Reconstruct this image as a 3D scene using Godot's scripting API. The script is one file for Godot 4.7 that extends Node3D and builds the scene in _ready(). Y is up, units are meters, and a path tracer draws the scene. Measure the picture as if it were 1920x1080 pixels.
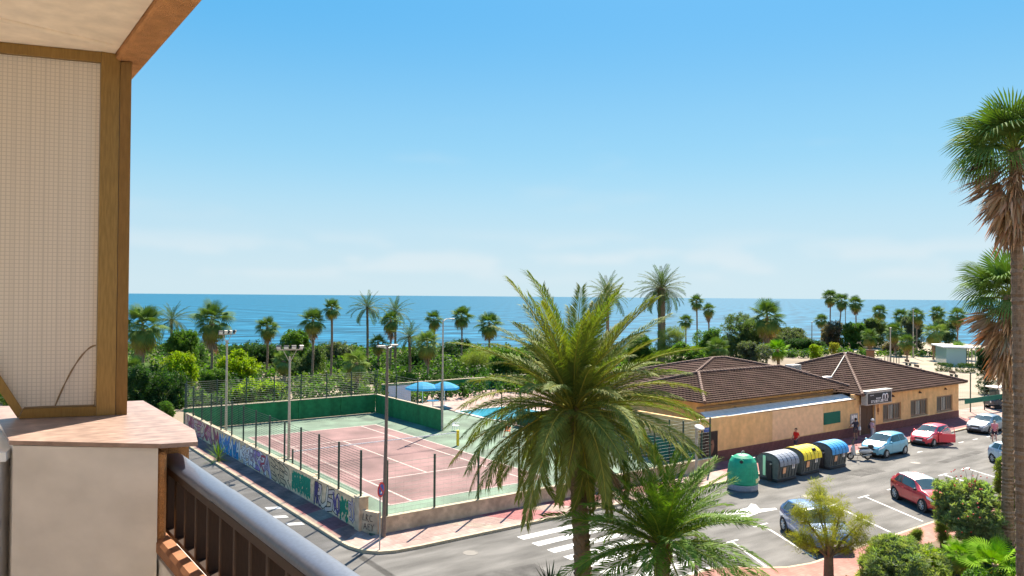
extends Node3D
# The view from a fourth floor balcony over a tennis court, a restaurant and the sea.
# x runs along the street, z across it, y up; the street's pavement lies at y = 0.

const EYE := 11.254
const YAW := -36.37
var M := {}
var T := {}
var taken := {}
var rng := RandomNumberGenerator.new()
var shared := {}


class B:
	# a mesh under construction; faces are given anticlockwise as seen from outside
	var v := PackedVector3Array()
	var n := PackedVector3Array()
	var c := PackedColorArray()
	var uv := PackedVector2Array()
	var col := Color(1, 1, 1)
	var xf := Transform3D()

	func put(p: Vector3, q: Vector3, t := Vector2.ZERO) -> void:
		v.append(xf * p)
		n.append((xf.basis * q).normalized())
		c.append(col)
		uv.append(t)

	func tri(a: Vector3, b: Vector3, d: Vector3) -> void:
		var k := (b - a).cross(d - a)
		put(a, k); put(d, k); put(b, k)

	func trin(a: Vector3, b: Vector3, d: Vector3, na: Vector3, nb: Vector3, nd: Vector3) -> void:
		put(a, na); put(d, nd); put(b, nb)

	func quad(a: Vector3, b: Vector3, d: Vector3, e: Vector3) -> void:
		var k := (d - a).cross(e - b)
		put(a, k, Vector2(0, 1)); put(d, k, Vector2(1, 0)); put(b, k, Vector2(1, 1))
		put(a, k, Vector2(0, 1)); put(e, k, Vector2(0, 0)); put(d, k, Vector2(1, 0))

	func quadn(a: Vector3, b: Vector3, d: Vector3, e: Vector3, na: Vector3, nb: Vector3, nd: Vector3, ne: Vector3) -> void:
		put(a, na); put(d, nd); put(b, nb)
		put(a, na); put(e, ne); put(d, nd)

	func box(o: Vector3, s: Vector3, bev := 0.0) -> B:
		var h := s / 2.0
		var g := minf(bev, minf(h.x, minf(h.y, h.z)) * 0.9)
		var i := h - Vector3(g, g, g)
		for ax in 3:
			for sg in [-1.0, 1.0]:
				var p := Vector3.ZERO
				p[ax] = sg * h[ax]
				var a := (ax + 1) % 3
				var b := (ax + 2) % 3
				var q := []
				for k in [[-1, -1], [1, -1], [1, 1], [-1, 1]]:
					var w := p
					w[a] = k[0] * i[a]
					w[b] = k[1] * i[b]
					q.append(o + w)
				if sg > 0:
					quad(q[0], q[1], q[2], q[3])
				else:
					quad(q[3], q[2], q[1], q[0])
		if g > 0.0:
			for ax in 3:
				var a := (ax + 1) % 3
				var b := (ax + 2) % 3
				for sa in [-1.0, 1.0]:
					for sb in [-1.0, 1.0]:
						var pa := Vector3.ZERO
						var pb := Vector3.ZERO
						pa[a] = sa * h[a]; pa[b] = sb * i[b]
						pb[a] = sa * i[a]; pb[b] = sb * h[b]
						var e := Vector3.ZERO
						e[ax] = i[ax]
						face4(o, o + pa - e, o + pb - e, o + pb + e, o + pa + e)
			for sx in [-1.0, 1.0]:
				for sy in [-1.0, 1.0]:
					for sz in [-1.0, 1.0]:
						face3(o, o + Vector3(sx * h.x, sy * i.y, sz * i.z), o + Vector3(sx * i.x, sy * h.y, sz * i.z), o + Vector3(sx * i.x, sy * i.y, sz * h.z))
		return self

	func face3(o: Vector3, a: Vector3, b: Vector3, d: Vector3) -> void:   # turned away from o
		if (b - a).cross(d - a).dot(a - o) > 0:
			tri(a, b, d)
		else:
			tri(a, d, b)

	func face4(o: Vector3, a: Vector3, b: Vector3, d: Vector3, e: Vector3) -> void:
		if (d - a).cross(e - b).dot((a + d) / 2.0 - o) > 0:
			quad(a, b, d, e)
		else:
			quad(e, d, b, a)

	func tube(p: Array, r, sides := 8, caps := true) -> B:
		var rings := []
		var norms := []
		var up := Vector3.UP
		for i in p.size():
			var d: Vector3 = (p[mini(i + 1, p.size() - 1)] - p[maxi(i - 1, 0)]).normalized()
			if i == 0:
				up = Vector3.RIGHT if absf(d.y) > 0.9 else Vector3.UP
			var s := d.cross(up).normalized()
			up = s.cross(d).normalized()
			var rr: float = r[i] if r is Array else r
			var ring := []
			var nn := []
			for k in sides:
				var a := TAU * k / sides
				var q := s * cos(a) + up * sin(a)
				ring.append(p[i] + q * rr)
				nn.append(q)
			rings.append(ring)
			norms.append(nn)
		for i in p.size() - 1:
			for k in sides:
				var j := (k + 1) % sides
				quadn(rings[i][j], rings[i][k], rings[i + 1][k], rings[i + 1][j], norms[i][j], norms[i][k], norms[i + 1][k], norms[i + 1][j])
		if caps:
			for k in range(1, sides - 1):
				tri(rings[0][0], rings[0][k], rings[0][k + 1])
				tri(rings[-1][0], rings[-1][k + 1], rings[-1][k])
		return self

	func lathe(o: Vector3, prof: Array, sides := 16, ax := Vector3.UP, wob := 0.0, seed_ := 0) -> B:
		# prof: Vector2(radius, height) from the bottom up
		var s := ax.cross(Vector3.RIGHT if absf(ax.x) < 0.8 else Vector3.FORWARD).normalized()
		var t := s.cross(ax).normalized()
		var rg := RandomNumberGenerator.new()
		rg.seed = seed_
		var rows := []
		for q in prof:
			var row := []
			for k in sides:
				row.append(1.0 + wob * rg.randf_range(-1, 1))
			rows.append(row)
		var at := func(i: int, k: int) -> Vector3:
			var a: float = TAU * k / sides
			return o + ax * prof[i].y + (s * cos(a) - t * sin(a)) * (prof[i].x * rows[i][k % sides])
		for i in prof.size() - 1:
			var e: Vector2 = prof[i + 1] - prof[i]
			for k in sides:
				var a0 := TAU * k / sides
				var a1 := TAU * (k + 1) / sides
				var n0 := (s * cos(a0) - t * sin(a0)) * e.y - ax * e.x
				var n1 := (s * cos(a1) - t * sin(a1)) * e.y - ax * e.x
				var p00: Vector3 = at.call(i, k)
				var p01: Vector3 = at.call(i, k + 1)
				var p11: Vector3 = at.call(i + 1, k + 1)
				var p10: Vector3 = at.call(i + 1, k)
				quadn(p00, p01, p11, p10, n0, n1, n1, n0) if (p01 - p00).cross(p10 - p00).dot(n0) > 0 else quadn(p01, p00, p10, p11, n1, n0, n0, n1)
		return self

	func prism(poly: PackedVector2Array, y0: float, y1: float, cap_low := true) -> B:   # poly in x, z
		var ids := Geometry2D.triangulate_polygon(poly)
		for i in range(0, ids.size(), 3):
			var a := poly[ids[i]]
			var b := poly[ids[i + 1]]
			var d := poly[ids[i + 2]]
			if (b - a).cross(d - a) > 0:
				var w := b
				b = d
				d = w
			tri(Vector3(a.x, y1, a.y), Vector3(b.x, y1, b.y), Vector3(d.x, y1, d.y))
			if cap_low:
				tri(Vector3(a.x, y0, a.y), Vector3(d.x, y0, d.y), Vector3(b.x, y0, b.y))
		var ccw := not Geometry2D.is_polygon_clockwise(poly)
		for i in poly.size():
			var a := poly[i]
			var b := poly[(i + 1) % poly.size()]
			var q := [Vector3(a.x, y0, a.y), Vector3(b.x, y0, b.y), Vector3(b.x, y1, b.y), Vector3(a.x, y1, a.y)]
			var mid := (a + b) / 2.0
			var nn := Vector2(b.y - a.y, a.x - b.x).normalized()
			var out: bool = not Geometry2D.is_point_in_polygon(mid + nn * 0.0005, poly)
			var k: Vector3 = (q[2] - q[0]).cross(q[3] - q[1])
			if (k.dot(Vector3(nn.x, 0, nn.y)) > 0) == out:
				quad(q[0], q[1], q[2], q[3])
			else:
				quad(q[3], q[2], q[1], q[0])
		return self

	func ball(o: Vector3, r: Vector3, rings := 8, sides := 12) -> B:
		for i in rings:
			for k in sides:
				var q := []
				for ij in [[i, k], [i, k + 1], [i + 1, k + 1], [i + 1, k]]:
					var a: float = PI * ij[0] / rings - PI / 2
					var b: float = TAU * ij[1] / sides
					q.append(Vector3(cos(a) * cos(b), sin(a), -cos(a) * sin(b)))
				quadn(o + q[0] * r, o + q[1] * r, o + q[2] * r, o + q[3] * r, q[0] / r, q[1] / r, q[2] / r, q[3] / r)
		return self

	func mesh() -> ArrayMesh:
		var a := []
		a.resize(Mesh.ARRAY_MAX)
		a[Mesh.ARRAY_VERTEX] = v
		a[Mesh.ARRAY_NORMAL] = n
		a[Mesh.ARRAY_COLOR] = c
		a[Mesh.ARRAY_TEX_UV] = uv
		var m := ArrayMesh.new()
		m.add_surface_from_arrays(Mesh.PRIMITIVE_TRIANGLES, a)
		return m


func numbered(called: String) -> String:
	taken[called] = taken.get(called, -1) + 1
	return called if taken[called] == 0 else "%s_%03d" % [called, taken[called]]


func thing(called: String, label: String, category: String, at := Vector3.ZERO, turn := 0.0, group := "") -> Node3D:
	var o := Node3D.new()
	o.name = numbered(called)
	o.position = at
	o.rotation.y = turn
	add_child(o)
	tag(o, label, category, group)
	return o


func tag(o: Node, label: String, category: String, group := "") -> void:
	o.set_meta("label", label)
	o.set_meta("category", category)
	if group:
		o.set_meta("group", group)


func part(called: String, shape, m: Material, under: Node, label := "") -> MeshInstance3D:
	var o := MeshInstance3D.new()
	o.name = called
	o.mesh = shape.mesh() if shape is B else shape
	o.material_override = m
	under.add_child(o, true)
	if label:
		o.set_meta("label", label)
	return o


func stuffed(o: Node) -> Node:
	o.set_meta("kind", "stuff")
	return o


func whole(called: String, shape, m: Material, label: String, category: String, group := "") -> MeshInstance3D:   # a thing that is one mesh
	var o := part(numbered(called), shape, m, self)
	tag(o, label, category, group)
	return o


func setting(called: String, shape, m: Material) -> MeshInstance3D:
	var o := part(numbered(called), shape, m, self)
	o.set_meta("kind", "structure")
	return o


func copy_of(o: Node3D, at: Vector3, turn: float, label: String) -> Node3D:
	var r: Node3D = o.duplicate()
	r.name = numbered(String(o.name).rstrip("0123456789").trim_suffix("_"))
	add_child(r)
	r.position = at
	r.rotation.y = turn
	r.set_meta("label", label)
	return r


func V2(a: Array) -> PackedVector2Array:
	var p := PackedVector2Array()
	for i in range(0, a.size(), 2):
		p.append(Vector2(a[i], a[i + 1]))
	return p


# ---------------------------------------------------------------- materials

func noise(seed_: int, freq: float, low: float, high: float, oct := 4, size := 256, kind := FastNoiseLite.TYPE_SIMPLEX_SMOOTH) -> NoiseTexture2D:
	var f := FastNoiseLite.new()
	f.seed = seed_
	f.frequency = freq
	f.noise_type = kind
	f.fractal_octaves = oct
	var t := NoiseTexture2D.new()
	t.noise = f
	t.width = size
	t.height = size
	t.seamless = true
	var g := Gradient.new()
	g.set_color(0, Color(low, low, low))
	g.set_color(1, Color(high, high, high))
	t.color_ramp = g
	return t


func mat(called: String, c: Color, rough := 0.8, opt := {}) -> StandardMaterial3D:
	var m := StandardMaterial3D.new()
	m.resource_name = called
	var k := 1.14     # base colours raised, so that shaded surfaces come out brighter
	k = maxf(1.0, minf(k, 0.93 / maxf(c.r, maxf(c.g, c.b))))
	m.albedo_color = Color(c.r * k, c.g * k, c.b * k).linear_to_srgb() if not opt.get("vc", false) else c.linear_to_srgb()
	m.roughness = rough
	m.metallic = opt.get("metal", 0.0)
	m.metallic_specular = opt.get("spec", 0.4)
	if opt.has("tex"):
		m.albedo_texture = T[opt.tex]
		m.uv1_triplanar = true
		m.uv1_world_triplanar = opt.get("world", true)
		var s = opt.get("scale", 0.5)
		m.uv1_scale = s if s is Vector3 else Vector3(s, s, s)
	if opt.has("tex2"):
		m.detail_enabled = true
		m.detail_blend_mode = BaseMaterial3D.BLEND_MODE_MUL
		m.detail_albedo = T[opt.tex2]
		m.detail_uv_layer = BaseMaterial3D.DETAIL_UV_2
		m.uv2_triplanar = true
		m.uv2_world_triplanar = opt.get("world", true)
		var s2 = opt.get("scale2", 0.05)
		m.uv2_scale = s2 if s2 is Vector3 else Vector3(s2, s2, s2)
	if opt.has("bump"):
		m.heightmap_enabled = true
		m.heightmap_texture = T[opt.bump]
		m.heightmap_scale = opt.get("depth", 1.0)
		if not opt.has("tex"):
			m.uv1_triplanar = true
			m.uv1_world_triplanar = opt.get("world", true)
			var s3 = opt.get("scale", 0.5)
			m.uv1_scale = s3 if s3 is Vector3 else Vector3(s3, s3, s3)
	if opt.has("back"):
		m.backlight_enabled = true
		m.backlight = opt.back
	if opt.get("vc", false):
		m.vertex_color_use_as_albedo = true
	if opt.has("coat"):
		m.clearcoat_enabled = true
		m.clearcoat = opt.coat
		m.clearcoat_roughness = 0.06
	m.cull_mode = BaseMaterial3D.CULL_DISABLED
	M[called] = m
	return m


func materials() -> void:
	T.fine = noise(1, 0.09, 0.82, 1.0, 4)
	T.mottle = noise(2, 0.02, 0.82, 1.0, 5)
	T.blotch = noise(3, 0.012, 0.76, 1.0, 4)
	T.road = noise(15, 0.02, 0.66, 1.0, 5)
	T.pale = noise(14, 0.02, 0.9, 1.0, 4)
	T.grain = noise(4, 0.22, 0.0, 1.0, 2)
	T.rough = noise(5, 0.07, 0.0, 1.0, 4)
	T.cell = noise(6, 0.05, 0.72, 1.0, 2, 256, FastNoiseLite.TYPE_CELLULAR)
	T.wave = noise(7, 0.015, 0.0, 1.0, 5, 512)
	T.tiles = tile_grid(8, 0.86)
	T.glass_grid = wired_glass()
	T.sea = noise(8, 0.006, 0.5, 1.0, 5, 512)
	var g := Color(0.5, 0.5, 0.5)
	mat("asphalt", Color(0.2, 0.193, 0.183), 0.9, {tex = "fine", scale = 1.1, tex2 = "road", scale2 = Vector3(0.04, 0.04, 0.15), bump = "grain", depth = 0.6})
	mat("asphalt_dark", Color(0.125, 0.12, 0.115), 0.9, {tex = "fine", scale = 1.3, tex2 = "road", scale2 = 0.2, bump = "grain", depth = 0.6})
	mat("iron", Color(0.1, 0.095, 0.09), 0.6, {metal = 0.4})
	mat("paint_white", Color(0.62, 0.62, 0.6), 0.7, {tex = "mottle", scale = 0.9})
	mat("paving_pink", Color(0.44, 0.3, 0.26), 0.85, {tex = "tiles", scale = 0.5, tex2 = "blotch", scale2 = 0.09})
	mat("paving_rose", Color(0.38, 0.135, 0.135), 0.85, {tex = "tiles", scale = 0.5, tex2 = "mottle", scale2 = 0.11})
	mat("paving_shade_tone", Color(0.46, 0.25, 0.21), 0.85, {tex = "tiles", scale = 0.5, tex2 = "road", scale2 = 0.12})  # paving tone made warmer and darker for the strip in shade
	mat("paving_grey", Color(0.36, 0.28, 0.225), 0.85, {tex = "tiles", scale = 0.5, tex2 = "mottle", scale2 = 0.11})
	mat("paving_red", Color(0.46, 0.2, 0.16), 0.85, {tex = "tiles", scale = 0.7, tex2 = "blotch", scale2 = 0.1})
	mat("kerb", Color(0.48, 0.4, 0.28), 0.85, {tex = "mottle", scale = 0.8})
	mat("soil", Color(0.3, 0.24, 0.17), 0.95, {tex = "fine", scale = 0.25, tex2 = "blotch", scale2 = 0.021})
	mat("sand", Color(0.42, 0.35, 0.26), 0.95, {tex = "fine", scale = 0.3, tex2 = "mottle", scale2 = 0.03})
	mat("garden_soil", Color(0.2, 0.14, 0.09), 0.95, {tex = "fine", scale = 0.8, tex2 = "blotch", scale2 = 0.2})
	mat("court_green", Color(0.19, 0.285, 0.205), 0.85, {tex = "fine", scale = 0.4, tex2 = "road", scale2 = 0.055})
	mat("court_red", Color(0.3, 0.17, 0.165), 0.85, {tex = "fine", scale = 0.4, tex2 = "road", scale2 = 0.045})
	mat("court_line", Color(0.43, 0.34, 0.31), 0.8, {tex = "mottle", scale = 0.7})
	mat("wall_green", Color(0.03, 0.27, 0.09), 0.75, {tex = "mottle", scale = 0.35, tex2 = "blotch", scale2 = Vector3(0.2, 0.02, 0.2)})
	mat("wall_cream", Color(0.74, 0.56, 0.39), 0.9, {tex = "mottle", scale = 0.4, tex2 = "blotch", scale2 = 0.15, bump = "rough", depth = 1.0})
	mat("wall_top", Color(0.5, 0.42, 0.3), 0.9, {tex = "mottle", scale = 0.8})
	mat("fence_post", Color(0.035, 0.06, 0.045), 0.5)
	mat("fence_wire", Color(0.1, 0.12, 0.1), 0.5)
	mat("slat_brown", Color(0.3, 0.26, 0.2), 0.7)
	mat("facade", Color(0.93, 0.57, 0.26), 0.9, {tex = "pale", scale = 0.3, tex2 = "pale", scale2 = Vector3(0.22, 0.06, 0.22), bump = "rough", depth = 0.6})
	mat("facade_patch", Color(0.92, 0.59, 0.33), 0.9, {tex = "pale", scale = 0.3, bump = "rough", depth = 0.6})
	mat("facade_pale", Color(0.8, 0.6, 0.38), 0.9, {tex = "mottle", scale = 0.5})
	mat("plinth", Color(0.16, 0.065, 0.06), 0.7, {tex = "tiles", scale = 0.8})
	mat("roof_tile", Color(0.118, 0.075, 0.062), 0.9, {spec = 0.12, vc = true, tex = "mottle", scale = 1.3, tex2 = "blotch", scale2 = 0.12})
	mat("ridge_tile", Color(0.2, 0.115, 0.09), 0.8, {vc = true, tex = "mottle", scale = 1.5})
	mat("awning", Color(0.82, 0.78, 0.72), 0.6, {tex = "mottle", scale = 0.4})
	mat("dark_wood", Color(0.1, 0.06, 0.035), 0.6, {tex = "fine", scale = Vector3(3, 0.4, 3)})
	mat("window_frame", Color(0.24, 0.16, 0.1), 0.6)
	mat("window_glass", Color(0.1, 0.11, 0.1), 0.08, {spec = 0.6})
	mat("curtain", Color(0.62, 0.58, 0.5), 0.9)
	mat("black", Color(0.02, 0.02, 0.024), 0.5)
	mat("white", Color(0.78, 0.77, 0.75), 0.5)
	mat("off_white", Color(0.5, 0.47, 0.42), 0.6, {tex = "mottle", scale = 0.7})
	mat("grey_metal", Color(0.33, 0.33, 0.31), 0.45, {metal = 0.3})
	mat("pole_tan", Color(0.52, 0.43, 0.33), 0.6, {tex = "mottle", scale = 0.8})
	mat("pole_dark", Color(0.19, 0.145, 0.115), 0.6, {tex = "mottle", scale = 0.8})
	mat("lamp_glass", Color(0.6, 0.6, 0.58), 0.2)
	# balcony
	mat("stucco_white", Color(0.68, 0.635, 0.605), 0.95, {tex = "pale", scale = 1.4, bump = "rough", depth = 0.06})
	mat("stucco_orange", Color(0.68, 0.33, 0.13), 0.95, {tex = "fine", scale = 7.0, tex2 = "mottle", scale2 = 2.0, bump = "rough", depth = 0.5})
	mat("ceiling_cream", Color(0.88, 0.76, 0.62), 0.9, {tex = "pale", scale = 1.6, bump = "rough", depth = 0.08})
	mat("marble", Color(0.46, 0.325, 0.27), 0.4, {tex = "mottle", scale = 3.0, tex2 = "blotch", scale2 = Vector3(1.5, 1.5, 7)})
	mat("bronze", Color(0.32, 0.2, 0.065), 0.42, {metal = 0.45, tex = "fine", scale = Vector3(4, 0.5, 4)})
	mat("bronze_shaded", Color(0.28, 0.17, 0.062), 0.45, {metal = 0.45, tex = "fine", scale = Vector3(4, 0.5, 4)})  # darker copy of bronze, shading the turned side of the frame by colour
	mat("rail_paint", Color(0.085, 0.1, 0.145), 0.42, {spec = 0.5, tex = "fine", scale = 3.0, coat = 0.3})
	mat("baluster", Color(0.034, 0.017, 0.01), 0.5, {tex = "fine", scale = Vector3(9, 1.0, 9)})
	mat("floor_tile", Color(0.76, 0.7, 0.62), 0.5, {tex = "mottle", scale = 1.5})  # kept pale for the light that the unseen floor bounces
	mat("terracotta", Color(0.3, 0.13, 0.06), 0.6, {tex = "mottle", scale = 2.5})
	mat("pane", Color(0.66, 0.625, 0.57), 0.45, {tex = "glass_grid", scale = 66.0, bump = "glass_grid", depth = 0.03, back = Color(0.4, 0.385, 0.36)})
	mat("grime", Color(0.24, 0.17, 0.1), 0.9)
	# plants
	mat("fan_leaf", Color(1, 1, 1), 0.75, {vc = true, spec = 0.15, back = Color(0.6, 0.65, 0.28)})
	mat("feather_leaf", Color(1, 1, 1), 0.65, {vc = true, spec = 0.22, back = Color(0.75, 0.8, 0.35)})
	mat("dead_leaf", Color(0.9, 0.9, 0.9), 0.9, {vc = true, back = Color(0.6, 0.4, 0.25)})
	mat("foliage", Color(1, 1, 1), 0.6, {vc = true, spec = 0.3, back = Color(0.95, 1.0, 0.5)})
	mat("bark_palm", Color(0.56, 0.39, 0.26), 0.95, {vc = true, tex = "cell", scale = Vector3(1.6, 2.6, 1.6), tex2 = "mottle", scale2 = 0.5, bump = "rough", depth = 5.0})
	mat("bark_date", Color(0.3, 0.21, 0.13), 0.95, {vc = true, tex = "mottle", scale = 2.0, bump = "rough", depth = 3.0})
	mat("bark", Color(0.2, 0.13, 0.085), 0.95, {tex = "mottle", scale = 1.5, bump = "rough", depth = 3.0})
	# street things
	mat("bin_grey", Color(0.12, 0.135, 0.135), 0.55, {tex = "mottle", scale = 0.8})
	mat("bin_lid_grey", Color(0.27, 0.3, 0.36), 0.4, {tex = "mottle", scale = 1.0})
	mat("bin_lid_yellow", Color(0.78, 0.6, 0.03), 0.4)
	mat("bin_lid_blue", Color(0.05, 0.27, 0.58), 0.4)
	mat("bin_green", Color(0.02, 0.36, 0.2), 0.45, {tex = "mottle", scale = 0.7})
	mat("sticker_white", Color(0.7, 0.66, 0.62), 0.5)
	mat("sticker_orange", Color(0.7, 0.36, 0.2), 0.5)
	mat("sticker_cream", Color(0.72, 0.62, 0.3), 0.5)
	mat("strip_green", Color(0.5, 0.8, 0.5), 0.6)
	mat("tyre", Color(0.02, 0.02, 0.021), 0.85)
	mat("rim", Color(0.5, 0.5, 0.5), 0.35, {metal = 0.7})
	mat("car_glass", Color(0.03, 0.055, 0.06), 0.04, {spec = 0.9})
	mat("car_trim", Color(0.035, 0.035, 0.038), 0.5)
	mat("headlight", Color(0.75, 0.76, 0.76), 0.12, {coat = 1.0})
	mat("taillight", Color(0.45, 0.02, 0.02), 0.2, {coat = 1.0})
	for k in {car_blue = Color(0.12, 0.36, 0.5), car_red = Color(0.62, 0.035, 0.06), car_silver = Color(0.4, 0.43, 0.46), car_grey = Color(0.2, 0.24, 0.28), car_crimson = Color(0.52, 0.02, 0.03), car_steel = Color(0.05, 0.13, 0.3), car_white = Color(0.46, 0.6, 0.68), car_night = Color(0.03, 0.04, 0.06)}.keys():
		var cc := {car_blue = Color(0.12, 0.36, 0.5), car_red = Color(0.62, 0.035, 0.06), car_silver = Color(0.4, 0.43, 0.46), car_grey = Color(0.2, 0.24, 0.28), car_crimson = Color(0.52, 0.02, 0.03), car_steel = Color(0.05, 0.13, 0.3), car_white = Color(0.46, 0.6, 0.68), car_night = Color(0.03, 0.04, 0.06)}
		mat(k, cc[k], 0.35, {metal = 0.25, coat = 1.0, spec = 0.5})
	mat("sign_red", Color(0.5, 0.02, 0.02), 0.4)
	mat("sign_blue", Color(0.03, 0.08, 0.32), 0.4)
	mat("body", Color(1, 1, 1), 0.6, {vc = true})
	mat("cloth", Color(1, 1, 1), 0.9, {vc = true})
	mat("parasol", Color(0.02, 0.28, 0.46), 0.8, {back = Color(0.3, 0.7, 0.9)})
	mat("pool_water", Color(0.04, 0.27, 0.38), 0.08, {spec = 0.5})
	mat("plastic_white", Color(0.75, 0.75, 0.75), 0.4)
	mat("yellow_paint", Color(0.8, 0.56, 0.03), 0.5)
	mat("screen_green", Color(0.02, 0.13, 0.085), 0.8)
	mat("panel_grey", Color(0.5, 0.5, 0.54), 0.7)
	mat("teal_glass", Color(0.22, 0.36, 0.36), 0.12, {spec = 0.6})
	mat("orange_cloth", Color(0.75, 0.14, 0.03), 0.8)
	var s := mat("sea_water", Color(0.032, 0.19, 0.32), 0.42, {tex = "sea", scale = Vector3(0.002, 0.002, 0.004), bump = "wave", depth = 30.0, spec = 0.1})
	s.uv1_scale = Vector3(0.009, 0.009, 0.02)


func tile_grid(count: int, joint: float) -> ImageTexture:
	var r := RandomNumberGenerator.new()
	r.seed = 11
	var im := Image.create(256, 256, false, Image.FORMAT_RGB8)
	var s := 256 / count
	for i in count:
		for j in count:
			var k := r.randf_range(0.88, 1.0)
			im.fill_rect(Rect2i(i * s, j * s, s, s), Color(k * joint, k * joint, k * joint))
			im.fill_rect(Rect2i(i * s + 1, j * s + 1, s - 2, s - 2), Color(k, k, k))
	return ImageTexture.create_from_image(im)


func wired_glass() -> ImageTexture:   # cast glass: one square of the wire net with its dimples
	var im := Image.create(64, 64, false, Image.FORMAT_RGB8)
	for x in 64:
		for y in 64:
			var e := minf(minf(x, 63 - x), minf(y, 63 - y) * 1.6)
			var k := 0.89 + 0.11 * smoothstep(2.0, 12.0, e)
			im.set_pixel(x, y, Color(k, k * 0.985, k * 0.965))
	return ImageTexture.create_from_image(im)


func _ready() -> void:
	rng.seed = 5
	# camera
	var cam := Camera3D.new()
	cam.name = "camera"
	cam.position = Vector3(0, EYE, 0)
	cam.basis = Basis(Vector3.UP, deg_to_rad(YAW)) * Basis(Vector3.RIGHT, 0.01085) * Basis(Vector3.BACK, 0.008165)
	cam.fov = 41.0
	cam.near = 0.05
	cam.far = 90000.0
	add_child(cam)
	# sky
	var env := Environment.new()
	env.background_mode = Environment.BG_SKY
	env.tonemap_mode = Environment.TONE_MAPPER_LINEAR
	env.tonemap_exposure = 3.2
	env.sdfgi_enabled = true
	env.ssao_enabled = true
	env.ssil_enabled = true
	var sky := Sky.new()
	var pan := PanoramaSkyMaterial.new()
	pan.panorama = sky_picture()
	sky.sky_material = pan
	env.sky = sky
	env.background_energy_multiplier = 1.0
	var we := WorldEnvironment.new()
	we.name = "world"
	we.environment = env
	add_child(we)
	# sun: ahead and to the right, above the frame
	var sun := DirectionalLight3D.new()
	sun.name = "sun"
	sun.light_energy = 1.42
	sun.light_color = Color(1.0, 0.95, 0.87)
	sun.light_angular_distance = 0.5
	sun.shadow_enabled = true
	var el := deg_to_rad(47.0)
	var towards := Vector3(0.803 * cos(el), sin(el), -0.596 * cos(el))
	sun.look_at_from_position(Vector3.ZERO, -towards)
	add_child(sun)

	materials()
	ground()
	balcony()
	court()
	restaurant()
	pool()
	promenade()
	street_things()
	vehicles()
	people()
	garden()
	palms()
	bushes()


func sky_picture() -> ImageTexture:
	var w := 1024
	var h := 512
	var im := Image.create(w, h, false, Image.FORMAT_RGBF)
	var f := FastNoiseLite.new()
	f.seed = 21
	f.frequency = 1.0
	f.fractal_octaves = 5
	var zen := Color(0.012, 0.09, 0.235)
	var mid := Color(0.112, 0.22, 0.29)
	var low := Color(0.2, 0.252, 0.275)
	var el := deg_to_rad(47.0)
	var sun := Vector3(0.803 * cos(el), sin(el), -0.596 * cos(el))
	for y in h:
		var up := PI / 2 - PI * (y + 0.5) / h
		for x in w:
			var a := TAU * (x + 0.5) / w
			var d := Vector3(sin(a) * cos(up), sin(up), -cos(a) * cos(up))
			var t := clampf(d.y, 0.0, 1.0)
			var c := low.lerp(mid, smoothstep(0.0, 0.2, t)).lerp(Color(0.034, 0.148, 0.274), smoothstep(0.1, 0.37, t)).lerp(zen, smoothstep(0.3, 0.8, t))
			var g := maxf(0.0, d.dot(sun))
			c += Color(0.035, 0.036, 0.035) * pow(g, 6.0) + Color(0.22, 0.21, 0.2) * pow(g, 40.0)
			# thin banks of cloud low over the sea, faint wisps above
			var n := f.get_noise_3d(d.x * 5.0, up * 34.0, d.z * 5.0)
			var bank := smoothstep(0.0, 0.35, n + 0.1) * smoothstep(0.012, 0.035, up) * (1.0 - smoothstep(0.045, 0.095, up))
			c = c.lerp(Color(0.258, 0.277, 0.286), 0.45 * bank)
			var n2 := f.get_noise_3d(d.x * 3.0 + 9.0, up * 20.0, d.z * 3.0)
			c = c.lerp(Color(0.22, 0.255, 0.275), 0.16 * smoothstep(0.22, 0.6, n2) * smoothstep(0.05, 0.1, up) * (1.0 - smoothstep(0.16, 0.3, up)))
			im.set_pixel(x, y, c)
	return ImageTexture.create_from_image(im)


# ---------------------------------------------------------------- the setting

func shore(x: float, z: float) -> float:   # metres towards the sea, along the line of sight from the balcony
	return x * 0.593 - z * 0.805


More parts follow.
